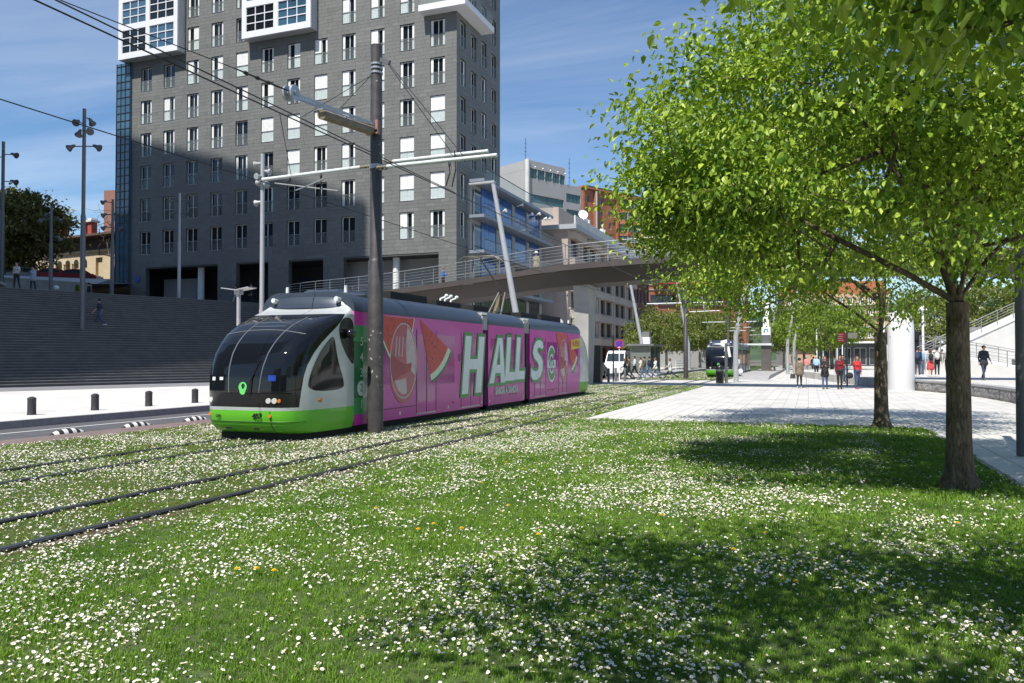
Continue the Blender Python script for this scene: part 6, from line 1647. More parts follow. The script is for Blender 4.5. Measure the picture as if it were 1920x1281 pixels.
def finish_people():
    dg = bpy.context.evaluated_depsgraph_get(); dg.update()
    for o, caps, hands, hc, k, st in PEOPLE:
        me = bpy.data.meshes.new_from_object(o.evaluated_get(dg))
        n = len(me.polygons); cen = np.empty(n*3); me.polygons.foreach_get('center', cen); cen = cen.reshape(n, 3)
        best = np.full(n, 9e9); mi = np.zeros(n, int)
        for p0, p1, r0, r1, m_ in caps:
            a = np.array(p0); b = np.array(p1); ab = b-a; t = np.clip(((cen-a)@ab)/max(1e-9, ab@ab), 0, 1)
            d = np.linalg.norm(cen-(a+t[:, None]*ab), axis=1) - (r0+(r1-r0)*t)
            w = d < best; best[w] = d[w]; mi[w] = {5: 0}.get(m_, m_)
        me.materials.clear()
        for mt in (m_skin, cloth(st['top']), cloth(st['legs']), cloth(st['shoe']), cloth(st['skirt'] or st['legs']), m_eye, m_lip): me.materials.append(mt)
        bm = bmesh.new(); bm.from_mesh(me)
        for i, f in enumerate(bm.faces): f.material_index = int(mi[i]); f.smooth = True
        ex = MB()                                                  # fingers, eyes, mouth
        for pm, d, s in hands:
            side = d.cross(Vector((0, 1, 0))).normalized() if abs(d.y) < .9 else d.cross(Vector((1, 0, 0))).normalized(); crl = side.cross(d)
            for i, fl in enumerate((.060, .072, .068, .052)):
                p0 = pm+d*.012*k+crl*(i-1.5)*.0165*k; p1 = p0+d*fl*.55*k; p2 = p1+(d*.75+side*s*.45).normalized()*fl*.5*k; ex.tube([p0, p1, p2], [.0085*k, .008*k, .006*k], 5, 0)
            p0 = pm-d*.03*k+crl*-.026*k; ex.tube([p0, p0+(d*.7-crl*.6)*.035*k, p0+(d*1.0-crl*.55)*.06*k], [.010*k, .009*k, .007*k], 5, 0)
        for s in (-1, 1): ex.ell(tuple(hc+Vector((s*.031*k, -.084*k, .012*k))), (.012*k, .006*k, .007*k), 6, 4, 5)
        ex.ell(tuple(hc+Vector((0, -.082*k, -.062*k))), (.022*k, .008*k, .006*k), 6, 4, 6)
        vs_ = [bm.verts.new(v) for v in ex.v]
        for f, m_ in zip(ex.f, ex.m):
            try: nf = bm.faces.new([vs_[i] for i in f]); nf.material_index = m_; nf.smooth = True
            except ValueError: pass
        bm.to_mesh(me); bm.free()
        o.modifiers.clear(); old = o.data; o.data = me; bpy.data.meshes.remove(old)
        # hair cap
        mb = MB(); N, K = 16, 10; rows = []
        for i in range(K+1):
            th = math.pi*.68*i/K; row = []
            for j in range(N+1):
                ph = 2*math.pi*j/N; fr = -math.sin(ph)                # 1 at the front
                lim = th*(1-.42*max(0, fr)**1.5); rr = .098*k
                row.append((hc.x+rr*.96*math.sin(lim)*math.cos(ph), hc.y+.012*k-rr*1.06*math.sin(lim)*-math.sin(ph)*1.0, hc.z+.018*k+rr*math.cos(lim)*1.02))
            rows.append(row)
        mb.grid(rows)
        if st['long_hair']: mb.ell((hc.x, hc.y+.055*k, hc.z-.10*k), (.095*k, .05*k, .16*k), 12, 8); mb.ell((hc.x-.075*k, hc.y+.0*k, hc.z-.10*k), (.03*k, .05*k, .13*k), 8, 6); mb.ell((hc.x+.075*k, hc.y+.0*k, hc.z-.10*k), (.03*k, .05*k, .13*k), 8, 6)
        mb.build('hair', cloth(st['hair']), o, 70)
        if st['hat']:
            mb = MB(); mb.lathe([(.17*k, .055*k), (.165*k, .065*k), (.105*k, .075*k), (.095*k, .15*k), (.05*k, .175*k), (.005, .178*k)], (hc.x, hc.y, hc.z), 18); mb.build('hat', cloth(st['hat']), o, 60)
        if st['backpack']:
            T = st['T']; c = T(0, .19, 1.2); mb = MB(); mb.ell(tuple(c), (.15*k, .10*k, .22*k), 14, 10); mb.ell(tuple(c+Vector((0, .07*k, -.07*k))), (.11*k, .06*k, .11*k), 10, 8)
            for s in (-1, 1): mb.tube([c+Vector((s*.09*k, -.03*k, .18*k)), c+Vector((s*.10*k, -.20*k, .20*k)), c+Vector((s*.11*k, -.30*k, .0)), c+Vector((s*.11*k, -.12*k, -.16*k))], .017*k, 6)
            mb.build('backpack', cloth(st['backpack']), o, 60)
P_ = person
# crowd crossing by the stop
P_('person in black clothes striding at the left end of the crossing crowd', (-12.33, 55.7, .004), -75, 1.68, BLACK, BLACK, BLACK, BROWN, True, 32, True)
P_('person in brown top and black trousers behind the striding one', (-12.75, 59.0, .004), -70, 1.72, BROWN, BLACK, BLACK, (.03, .02, .015), False, 20)
P_('person in white shirt and black trousers with dark cap in the crowd', (-12.95, 62.0, .004), -60, 1.8, (.52, .54, .58), BLACK, WHITE, BLACK, False, 24, arms='one')
P_('person in pale top half hidden in the middle of the crowd', (-12.4, 61.6, .004), -50, 1.66, CREAM, GREY, BLACK, BLACK, True, 14)
P_('person in brown jacket and blue jeans hurrying across', (-11.3, 57.6, .004), -65, 1.78, (.09, .07, .05), JEAN, BROWN, BLACK, False, 28)
P_('person in navy jacket and pale jeans in the crowd', (-11.5, 60.5, .004), -60, 1.78, NAVY, LJEAN, WHITE, BLACK, False, 26, arms='one')
P_('person in white blouse and jeans at the right of the crowd', (-11.06, 60.7, .004), -55, 1.66, WHITE, LJEAN, BLACK, BROWN, True, 20, True, coat=.06)
P_('person in pale coat and dark jeans striding alone over the tracks', (-9.75, 59.6, .004), -80, 1.70, (.50, .49, .46), (.03, .04, .07), BLACK, BROWN, True, 34, True, coat=.12)
P_('person in light top with shopping bag beside the far tram', (-5.2, 63.8, .05), -30, 1.70, (.42, .48, .52), NAVY, BLACK, BLACK, False, 12, arms='one')
# promenade
P_('old person in brown jacket walking away with a cane', (-.45, 45.4, .0), 176, 1.62, (.165, .125, .09), BLACK, WHITE, BLACK, True, 10, coat=.12, arms='down', lean=6)
P_('person in dark fur-collared coat walking towards the lawn', (.82, 44.4, 0), -6, 1.70, (.02, .018, .02), JEAN, BROWN, (.10, .045, .025), True, 7, True, coat=.2, arms='fold')
P_('person in dark red shirt and black trousers walking between two others', (1.55, 44.6, 0), 4, 1.74, DRED, BLACK, BLACK, (.05, .028, .02), True, 6, True, arms='one')
P_('person in bright red jacket and blue jeans on the promenade', (2.42, 45.3, 0), 10, 1.70, RED, (.035, .06, .13), (.45, .05, .22), (.16, .075, .04), True, 9, True, arms='phone')
P_('person in black jacket behind the red shirted one', (2.05, 54.0, 0), 0, 1.80, BLACK, JEAN, WHITE, BLACK, False, 12)
P_('person in light blue shirt walking away along the promenade', (.62, 67.6, 0), 178, 1.80, LBLUE, BLACK, BLACK, (.45, .43, .40), False, 16)
P_('person in pink shirt and shorts far along the promenade', (-.16, 80.0, 0), 170, 1.74, PINK, GREY, BLACK, GREY, False, 16, sleeves=False, bare=True)
P_('person in dark striped top far along the promenade', (.5, 88, 0), 184, 1.74, (.10, .10, .12), BLACK, BLACK, BLACK, False, 14)
P_('person in navy far behind the promenade walkers', (1.2, 92, 0), 175, 1.78, NAVY, BLACK, BLACK, GREY, False, 16)
P_('person in teal top at the far end of the promenade', (2.6, 93, 0), 0, 1.7, (.10, .30, .32), JEAN, BLACK, BROWN, True, 10, True)
P_('person in grey far along the promenade poles', (2.9, 98, 0), 10, 1.7, GREY, NAVY, BLACK, BROWN, False, 12)
# raised plaza
P_('person with navy backpack on the raised plaza', (6.3, 54.0, .5), 170, 1.76, NAVY, (.05, .05, .07), WHITE, BLACK, False, 8, backpack=(.03, .05, .12))
P_('person in pale blue shirt farther on the raised plaza', (7.35, 61, .5), 165, 1.72, (.22, .33, .45), JEAN, BLACK, BROWN, False, 10)
P_('person in red skirt with black backpack on the raised plaza', (7.06, 54.4, .5), 185, 1.66, (.40, .42, .46), PINK, WHITE, (.13, .055, .03), True, 8, True, skirt=(.50, .07, .08), backpack=BLACK, bare=True)
P_('person in grey hoodie with white backpack on the raised plaza', (7.45, 54.6, .5), 175, 1.76, (.13, .13, .14), BLACK, WHITE, BLACK, False, 8, backpack=(.60, .58, .52))
P_('person in dark blue seen past the white backpack', (8.7, 61.5, .5), 190, 1.70, NAVY, JEAN, BLACK, BLACK, False, 8)
P_('person in grey top with tan backpack beside the tree trunk', (8.05, 54.7, .5), 180, 1.74, (.30, .30, .30), BLACK, BLACK, BLACK, False, 6, backpack=(.42, .31, .19))
P_('person in dark open jacket walking on the raised plaza', (8.45, 46.3, .5), 20, 1.76, (.02, .025, .035), (.03, .045, .085), (.2, .16, .12), (.05, .035, .025), False, 14, coat=.10)
# stairs, terrace, bridge
P_('person in dark blue shirt and jeans coming down the stairs', (-43.3, 38.35, 3.70), -60, 1.80, (.02, .025, .05), (.05, .08, .16), WHITE, BLACK, False, 20, sleeves=False)
P_('person in white shirt at the top of the stairs', (-49.0, 36.9, PLAT), 30, 1.74, (.45, .43, .45), BLACK, BLACK, BROWN, True, 12, arms='one')
P_('person in light blue shirt at the top of the stairs', (-50.2, 39.0, PLAT), 20, 1.74, (.28, .38, .48), NAVY, BLACK, BLACK, True, 10, coat=.08)
P_('seated dark figure at the top of the stairs', (-49.6, 43.0, PLAT-.42), -60, 1.7, BLACK, BLACK, BLACK, BLACK, False, 0, arms='down', seated=True)
P_('person with pale trousers walking under the tower portico', (-46.0, 54.6, PLAT), -60, 1.75, BLACK, (.5, .5, .52), BLACK, BLACK, False, 24)
P_('person in black standing under the tower portico', (-44.6, 54.9, PLAT), -30, 1.75, BLACK, BLACK, BLACK, BLACK, False, 4, arms='down')
P_('person in beige jacket and pale hat on the footbridge', (-16.3, 47.55, 6.66), 175, 1.74, (.26, .235, .17), (.22, .20, .15), BROWN, GREY, False, 8, coat=.14, arms='one', hat=(.62, .6, .55))
P_('person in bright blue top on the footbridge near the tower', (-23.55, 48.9, 6.19), 120, 1.72, (.03, .13, .42), BLACK, BLACK, (.2, .1, .06), False, 14, arms='fold')
finish_people()
# things carried
t = thing('handbag', 'dark handbag held by the old person with the cane', 'bag', (-.78, 45.38, .52)); mb = MB(); mb.prism([(-.15, 0), (.15, 0), (.12, .24), (-.12, .24)], -.05, .05, 'y'); mb.build('body', cloth((.05, .045, .04)), t); mb = MB(); mb.tube([(-.08, 0, .23), (-.05, 0, .36), (.05, 0, .36), (.08, 0, .23)], .01, 6); mb.build('strap', cloth(BLACK), t)
mb = MB(); mb.tube([(0, 0, 0), (0, .02, .72), (-.05, .03, .80), (-.1, .0, .80)], .012, 8); o = mb.build('walking_cane', m_dgrey, None, 50, (-.10, 45.2, 0)); tag(o, 'thin walking cane used by the old person in brown', 'cane')
t = thing('handbag', 'black shoulder bag beside the person in the red jacket', 'bag', (2.05, 45.4, .55)); mb = MB(); mb.ell((0, 0, .16), (.2, .09, .17), 12, 8); mb.build('body', cloth(BLACK), t, 60); mb = MB(); mb.tube([(-.12, 0, .28), (.05, 0, .72), (.18, 0, .80)], .012, 6); mb.build('strap', cloth(BLACK), t)
t = thing('shopping_bag', 'white shopping bag held beside the far tram', 'bag', (-4.95, 63.7, .35)); mb = MB(); mb.ell((0, 0, .2), (.2, .12, .24), 12, 8); mb.build('body', cloth(WHITE), t, 60); mb = MB(); mb.tube([(-.06, 0, .4), (0, 0, .55), (.06, 0, .4)], .01, 6); mb.build('handles', cloth(WHITE), t)
# ------------------------------------------------------------------ trees
m_bark = bark_mat('grey brown bark', (.27, .215, .16), (.085, .066, .048))
m_bark2 = M('pale plane bark', (.42, .40, .33), .9, var=.35, scale=5, bump=.5, bscale=20)
m_leaf = leaf_mat('spring leaves', (.045, .14, .010), (.42, .54, .065), .22)
m_leafd = leaf_mat('plane tree leaves', (.09, .13, .025), (.20, .23, .05), .35, .5)
m_leafo = leaf_mat('dark mixed leaves', (.06, .08, .018), (.24, .20, .06), .25, .35)
def leaf_cloud(centers, outward, rng, size, per, droop=.55, spread=.22):
    """clusters of folded leaves: arrays of verts and faces, two folded quads a leaf"""
    N = len(centers)*per
    c = np.repeat(np.array(centers), per, 0); w = np.repeat(np.array(outward), per, 0)
    c = c + rng.normal(0, spread, (N, 3))*np.array([1.15, 1.15, .5])
    ax = w*.5 + rng.normal(0, .7, (N, 3)); ax[:, 2] -= droop
    ax /= np.linalg.norm(ax, axis=1, keepdims=True)
    up = rng.normal(0, .38, (N, 3)); up[:, 2] += 1.0
    sd = np.cross(ax, up); sd /= np.linalg.norm(sd, axis=1, keepdims=True)+1e-9
    nm = np.cross(sd, ax)
    L = size*rng.uniform(.65, 1.25, (N, 1)); W = L*.31
    v = np.stack([c, c+ax*L*.30+sd*W+nm*L*.07, c+ax*L*.68+sd*W*.72+nm*L*.02, c+ax*L-nm*L*.16, c+ax*L*.68-sd*W*.72+nm*L*.02, c+ax*L*.30-sd*W+nm*L*.07], 1)
    V = v.reshape(-1, 3); b = np.arange(N)[:, None]*6
    F = np.concatenate([b+np.array([[0, 3, 2, 1]]), b+np.array([[0, 5, 4, 3]])], 0)
    return V, F
def np_mesh(name, V, F, mat, smooth=True):
    me = bpy.data.meshes.new(name); me.vertices.add(len(V)); me.vertices.foreach_set('co', V.astype(np.float32).ravel())
    k = F.shape[1]; me.loops.add(F.size); me.loops.foreach_set('vertex_index', F.astype(np.int32).ravel())
    me.polygons.add(len(F)); me.polygons.foreach_set('loop_start', np.arange(0, F.size, k, dtype=np.int32)); me.materials.append(mat)
    if smooth: me.polygons.foreach_set('use_smooth', np.zeros(len(F), bool))
    me.update(calc_edges=True); me.validate(); return me
def grow(fork, attract, limbs, rng, step=.45):
    """connect every attraction point to the nearest node of the growing skeleton"""
    nodes = [np.array(fork, float)]; parent = [-1]
    for path in limbs:
        prev = 0
        for p in path: nodes.append(np.array(p, float)); parent.append(prev); prev = len(nodes)-1
    f = np.array(fork); A = sorted(attract, key=lambda p: np.linalg.norm(p-f)); ends = []
    for p in A:
        arr = np.array(nodes); d = np.linalg.norm(arr-p, axis=1)
        i = int(np.argmin(d + .15*np.maximum(0, np.linalg.norm(arr-f, axis=1)-np.linalg.norm(p-f)+.2)*4))
        a = nodes[i]; L = np.linalg.norm(p-a); n = max(1, int(L/step)); prev = i
        for k in range(1, n+1):
            t = k/n; q = a+(p-a)*t; q = q+rng.normal(0, .03, 3)*(1 if k < n else 0); q[2] += .12*math.sin(math.pi*t)*L*.4
            nodes.append(q); parent.append(prev); prev = len(nodes)-1
        ends.append(prev)
    return np.array(nodes), parent, ends
def tree(name, label, base, fork_h, trunk_r, attract, limbs, leafmat, bark, seed, per=26, size=.095, lean=(0, 0), group=None, spread=.24, min_r=.0048, extra_nodes=True, droop=.55):
    rng = np.random.default_rng(seed)
    nodes, par, ends = grow((lean[0], lean[1], fork_h), attract, limbs, rng)
    n = len(nodes); rad2 = np.zeros(n); kids = [[] for _ in range(n)]
    for i in range(1, n): kids[par[i]].append(i)
    for i in range(n-1, -1, -1):
        if not kids[i]: rad2[i] = min_r**2.0
        else: rad2[i] = sum(rad2[k] for k in kids[i])
    sc_ = trunk_r*.78/(rad2[0]**.5); rad = np.maximum(min_r, rad2**.5*min(1.25, sc_))
    rad = np.minimum(rad, trunk_r*.62)
    t = thing(name, label, 'tree', base, 0, group)
    mb = MB()
    fl = [(1.75, -.05), (1.45, .06), (1.15, .18), (1.03, .4), (1.0, .8)]
    pts = [(0, 0, z) for _, z in fl]; rr = [trunk_r*f for f, _ in fl]
    for k in range(1, 5): a = k/4; pts.append((lean[0]*a, lean[1]*a, .8+(fork_h-.8)*a)); rr.append(trunk_r*(1-.12*a))
    b0 = len(mb.v); mb.tube(pts, rr, 18)
    for i in range(b0, b0+18*4):       # root flare and bark ridges
        x, y, z = mb.v[i]; an = math.atan2(y, x); k = 1+.16*math.sin(an*5+seed)*max(0, 1-z/.5)+.05*math.sin(an*9)
        mb.v[i] = (x*k, y*k, z)
    for i in range(n):                 # branch chains
        for kk, c in enumerate(kids[i]):
            if kk > 0 or par[i] == -1 or i == 0:
                ch = [i]; cur = c
                while True:
                    ch.append(cur)
                    if not kids[cur]: break
                    cur = kids[cur][0]
                rads = [min(rad[i], rad[ch[1]]*1.15)]+[rad[q] for q in ch[1:]]
                mb.tube([nodes[q] for q in ch], rads, 10 if rads[0] > .04 else (6 if rads[0] > .015 else 4))
    mb.build('trunk', bark, t, 60)
    cs = []; ow = []
    cc = np.mean(nodes[ends], 0)
    for i in range(n):
        if rad[i] < min_r*4.5 and i > 3 and (not kids[i] or rng.random() < .75):
            cs.append(nodes[i]); d = nodes[i]-cc; ow.append(d/(np.linalg.norm(d)+1e-6))
    V, F = leaf_cloud(cs, ow, rng, size, per, droop, spread)
    o = link('crown', np_mesh('crown', V, F, leafmat), t); o['kind'] = 'stuff'
    return t
def ellipsoid_pts(n, c, r, rng, zmin=-9, inner=.35, keep=None):
    out = []
    while len(out) < n:
        p = rng.normal(0, 1, 3); p /= np.linalg.norm(p); rr = rng.uniform(inner, 1)**.6
        lump = 1+.16*math.sin(3.1*p[0]+5*p[2])+.14*math.sin(4.3*p[1]-3.7*p[0]+1)
        q = np.array(c)+p*rr*np.array(r)*lump
        if q[2] < zmin or (keep and not keep(q)): continue
        out.append(q)
    return out
rg = np.random.default_rng(3)
# tree beside the path, first of the row
shape1 = lambda q: q[0]+.25*q[1] > -4.2 + (max(0, q[2]-4.2)*.78 if q[2] > 4.2 else (4.2-q[2])*.55) + .3*math.sin(q[1]*2.3+q[2]*3.1)
at = ellipsoid_pts(560, (-.9, -.1, 5.6), (3.5, 3.7, 3.4), rg, 2.7, .35, shape1)
at += ellipsoid_pts(110, (-2.9, .3, 4.2), (1.6, 1.6, 1.0), rg, 2.6, .2, shape1); at += ellipsoid_pts(55, (1.2, -.4, 3.9), (1.5, 1.6, 1.1), rg, 2.7)
lim = [[(-.6, -.05, 2.75), (-1.4, .1, 3.25), (-2.4, .3, 3.9)], [(-.15, .2, 3.0), (-.35, .5, 3.9), (-.6, .8, 5.2)], [(.35, .1, 2.9), (.9, .2, 3.5), (1.5, .3, 4.4)], [(.1, -.3, 3.0), (.05, -.8, 3.9), (-.2, -1.3, 5.0)], [(-.25, -.2, 3.1), (-.9, -.7, 4.2), (-1.6, -1.2, 5.2)]]
tree('street_tree', 'leafy spring green tree with flared trunk nearest the path', (1.78, 11.3, 0), 2.35, .145, at, lim, m_leaf, m_bark, 1, per=185, size=.084, spread=.25)
at = ellipsoid_pts(420, (-.9, 0, 5.3), (4.3, 4.0, 3.0), rg, 2.75)
tree('street_tree', 'second spring green tree standing at the far corner of the lawn', (1.6, 20.35, 0), 2.25, .15, at, [[(-.5, .1, 2.7), (-1.3, .2, 3.3), (-2.3, .1, 4.0)], [(.4, .1, 2.7), (1.2, .3, 3.3), (2.0, .3, 3.9)], [(0, -.3, 2.9), (-.2, -.7, 3.9)], [(.1, .3, 2.9), (.2, .8, 4.2)]], m_leaf, m_bark, 2, per=175, size=.09, spread=.3)
# the tree the photographer stands under
at = ellipsoid_pts(300, (-.9, .2, 5.7), (4.0, 2.6, 1.9), rg, 4.05); 
for _ in range(60):
    x_ = rg.uniform(-1.75, 2.5); at.append(np.array((x_, rg.uniform(1.7, 2.75), (3.22 if x_ < .2 else 3.0) + rg.uniform(0, .5))))
tree('street_tree', 'tree whose overhanging dark branches enter at the top right corner', (1.8, 1.9, 0), 2.5, .16, at, [[(.2, .7, 2.95), (.0, 1.5, 3.3), (-.6, 2.2, 3.45), (-1.3, 2.5, 3.4)], [(.6, .8, 3.0), (1.2, 1.7, 3.3)], [(-.4, -.3, 3.0), (-1.2, -.8, 4.0)], [(.3, -.5, 3.1), (.9, -1.2, 4.2)]], m_leaf, m_bark, 4, per=85, size=.09, spread=.24)
# plane trees along the avenue: two models, copied
def far_tree(seed, r, h, leafmat, bark, per=30, n=150, size=.30, fork=2.4):
    g_ = np.random.default_rng(seed); a = ellipsoid_pts(n, (0, 0, fork+h*.52), (r, r, h*.56), g_, fork+.2)
    return tree('avenue_tree', 'x', (0, 0, -50), fork, .17, a, [[(-.5, .1, fork+.8), (-1, .2, fork+1.8)], [(.5, -.1, fork+.8), (1, -.2, fork+1.9)], [(0, .4, fork+1), (0, .8, fork+2)]], leafmat, bark, seed, per=per, size=size, spread=.5, min_r=.012, group='plane trees along the avenue')
pa = far_tree(21, 3.4, 5.2, m_leafd, m_bark2); pb_ = far_tree(22, 3.0, 4.6, m_leafd, m_bark2)
m_leafg = leaf_mat('fresh avenue leaves', (.10, .17, .02), (.24, .33, .045), .38, .4)
pc = far_tree(23, 3.8, 5.0, m_leafg, m_bark, n=150)
spots = [(pa, -16.3, 97, 1.0, 0, 'plane tree in front of the red brick wall'), (pb_, -17.2, 88, .85, 40, 'small plane tree behind the glass shelter'), (pa, -15.6, 108, 1.1, 90, 'plane tree left of the far tram'), (pb_, -15.3, 121, 1.2, 10, 'plane tree behind the far tram roof'), (pa, -14.6, 134, 1.25, 200, 'plane tree right behind the far tram'), (pb_, -13.5, 148, 1.3, 120, 'distant plane tree at the left of the tracks'), (pa, -3.2, 118, 1.1, 60, 'plane tree behind the stop totem'), (pb_, -2.4, 133, 1.2, 150, 'plane tree between totem and leaning posts'), (pa, -2, 150, 1.4, 250, 'far plane tree in the middle of the avenue'),
         (pc, 2.2, 84, 1.0, 0, 'round fresh green tree in the middle of the promenade'), (pc, 1.0, 99, 1.1, 70, 'second round green tree behind the promenade walkers'), (pc, -.5, 113, 1.1, 160, 'third round green tree along the promenade'), (pa, 17.5, 92, 1.25, 10, 'tree behind the ramp railing'), (pb_, 12.5, 96, 1.3, 80, 'tree left of the ramp behind the kiosk'), (pa, 23, 90, 1.3, 140, 'tree at the right edge behind the ramp')]
used = set()
for src, x, y, s, rz, lb in spots:
    o = src if src.name not in used else copy_tree(src); used.add(src.name)
    o.location = (x, y, 0); o.scale = (s, s, s); o.rotation_euler = (0, 0, R(rz)); o['label'] = lb
# left background: big mixed tree, bare trees, conifer
at = ellipsoid_pts(260, (0, 0, 6.4), (5.4, 4.6, 5.0), rg, 1.6)
tree('park_tree', 'large dark leafy tree at the left above the retaining wall', (-80.0, 60.0, 9.3), 2.6, .35, at, [[(-1, 0, 3.6), (-2, .2, 5)], [(1, 0, 3.6), (2, -.2, 5)], [(0, 0, 4), (0, .3, 6)]], m_leafo, m_bark, 31, per=60, size=.42, spread=.6, min_r=.02, droop=.3)
at = ellipsoid_pts(200, (0, 0, 5.0), (4.0, 3.6, 4.2), rg, 1.4)
tree('park_tree', 'smaller dark tree behind the large leafy one', (-88.5, 63.0, 9.8), 2.0, .25, at, [[(-1, 0, 3), (-1.6, .2, 4.2)], [(1, 0, 3), (1.6, -.2, 4.2)]], m_leafo, m_bark, 33, per=50, size=.36, spread=.55, min_r=.02, droop=.3)
def bare(label, base, h, r, seed, n=220, mat=None):
    g_ = np.random.default_rng(seed); a = ellipsoid_pts(n, (0, 0, h*.62), (h*.36, h*.36, h*.40), g_, h*.25)
    nodes, par, ends = grow((0, 0, h*.24), a, [[(0, .05, h*.4), (.1, 0, h*.55)], [(.2, 0, h*.35), (.5, .1, h*.5)], [(-.2, 0, h*.36), (-.6, 0, h*.52)]], g_)
    t = thing('bare_tree', label, 'tree', base); kids = [[] for _ in nodes]; r2 = np.zeros(len(nodes))
    for i in range(1, len(nodes)): kids[par[i]].append(i)
    for i in range(len(nodes)-1, -1, -1): r2[i] = .016**2.2 if not kids[i] else sum(r2[k] for k in kids[i])
    rd = np.minimum(r2**(1/2.2), r*.8); mb = MB(); mb.tube([(0, 0, -.1), (0, 0, h*.1), (0, 0, h*.24)], [r*1.3, r, r*.85], 12)
    for i in range(len(nodes)):
        for kk, c in enumerate(kids[i]):
            if kk > 0 or i == 0:
                ch = [i]; cur = c
                while True:
                    ch.append(cur)
                    if not kids[cur]: break
                    cur = kids[cur][0]
                mb.tube([nodes[q] for q in ch], [min(rd[i], rd[ch[1]]*1.1)]+[rd[q] for q in ch[1:]], 5)
    mb.build('trunk', mat or m_bark, t, 60)
bare('bare branched tree in front of the villa', (-72.0, 66.0, 10.4), 8.5, .26, 41); bare('thin bare tree behind the villa roof', (-84, 82, 11.8), 10.5, .2, 42, 160); bare('bare tree between villa and tower', (-71, 71.5, 10.8), 7.5, .2, 43, 160)
# pollarded plane by the tail of the tram
t = thing('pollard_tree', 'pale pollarded plane trunk with cut stubs behind the tram tail', 'tree', (-14.6, 50.5, 0)); mb = MB(); mb.tube([(0, 0, 0), (.03, 0, 1.2), (-.08, 0, 2.6), (-.1, .02, 3.6), (-.02, 0, 4.4)], [.15, .12, .11, .12, .09], 12)
for p in (((-.06, 0, 3.9), (.45, .1, 4.3), (.75, .1, 4.75)), ((-.06, 0, 4.2), (-.25, .1, 4.7), (-.35, .1, 4.95)), ((-.02, 0, 4.3), (.1, 0, 4.8), (.08, 0, 5.1)), ((-.05, 0, 2.7), (-.35, 0, 3.3), (-.5, 0, 3.6))): mb.tube(p, [.075, .06, .07], 8); mb.ell(p[-1], (.1, .1, .09), 8, 6)
mb.build('trunk', m_bark2, t, 60)
mb = MB(); g_ = random.Random(3)
cone = thing('small_conifer', 'small bright green conifer on the terrace grass', 'shrub', (-59.2, 50.2, PLAT)); mb.lathe([(.05, 0), (.05, .3)], n=8); mb.build('trunk', m_bark, cone)
c_ = [np.array((.28*(1-z/1.5)*math.cos(a), .28*(1-z/1.5)*math.sin(a), .2+z)) for z in np.linspace(0, 1.4, 14) for a in np.linspace(0, 6.2, 8)]
V, F = leaf_cloud(c_, [np.array((0, 0, 1.))]*len(c_), np.random.default_rng(9), .14, 8, -.4, .07); o = link('crown', np_mesh('crown', V, F, leaf_mat('conifer leaves', (.10, .16, .01), (.26, .30, .03), .2)), cone); o['kind'] = 'stuff'

# ------------------------------------------------------------------ grass and daisies (instanced on points)
def scatter(name, pts, scl, proto_objs, mat_label, cat, tilt=.35):
    """one object: every point carries one of the little meshes, turned and scaled at random"""
    me = bpy.data.meshes.new(name); me.vertices.add(len(pts)); me.vertices.foreach_set('co', np.asarray(pts, np.float32).ravel())
    at_ = me.attributes.new('scl', 'FLOAT', 'POINT'); at_.data.foreach_set('value', np.asarray(scl, np.float32))
    rot = NR.normal(0, tilt, (len(pts), 3)); rot[:, 2] = NR.uniform(0, 6.283, len(pts))
    ar = me.attributes.new('rot', 'FLOAT_VECTOR', 'POINT'); ar.data.foreach_set('vector', rot.astype(np.float32).ravel())
    ai = me.attributes.new('pick', 'INT', 'POINT'); ai.data.foreach_set('value', NR.integers(0, len(proto_objs), len(pts)).astype(np.int32))
    o = link(name, me); tag(o, mat_label, cat, None, 'stuff')
    ng = bpy.data.node_groups.new(name+'_nodes', 'GeometryNodeTree'); ng.interface.new_socket('Geometry', in_out='INPUT', socket_type='NodeSocketGeometry'); ng.interface.new_socket('Geometry', in_out='OUTPUT', socket_type='NodeSocketGeometry')
    N = ng.nodes; Lk = ng.links; gi = N.new('NodeGroupInput'); go_ = N.new('NodeGroupOutput'); ip = N.new('GeometryNodeInstanceOnPoints')
    jn = N.new('GeometryNodeGeometryToInstance')
    for p in proto_objs[::-1]:
        oi = N.new('GeometryNodeObjectInfo'); oi.inputs['Object'].default_value = p; Lk.new(oi.outputs['Geometry'], jn.inputs[0])
    def attr(nm, dt):
        a = N.new('GeometryNodeInputNamedAttribute'); a.data_type = dt; a.inputs['Name'].default_value = nm; return a.outputs['Attribute']
    Lk.new(gi.outputs[0], ip.inputs['Points']); Lk.new(jn.outputs[0], ip.inputs['Instance']); ip.inputs['Pick Instance'].default_value = True
    Lk.new(attr('pick', 'INT'), ip.inputs['Instance Index']); Lk.new(attr('rot', 'FLOAT_VECTOR'), ip.inputs['Rotation']); Lk.new(attr('scl', 'FLOAT'), ip.inputs['Scale'])
    Lk.new(ip.outputs[0], go_.inputs[0])
    md = o.modifiers.new('scatter', 'NODES'); md.node_group = ng
    return o
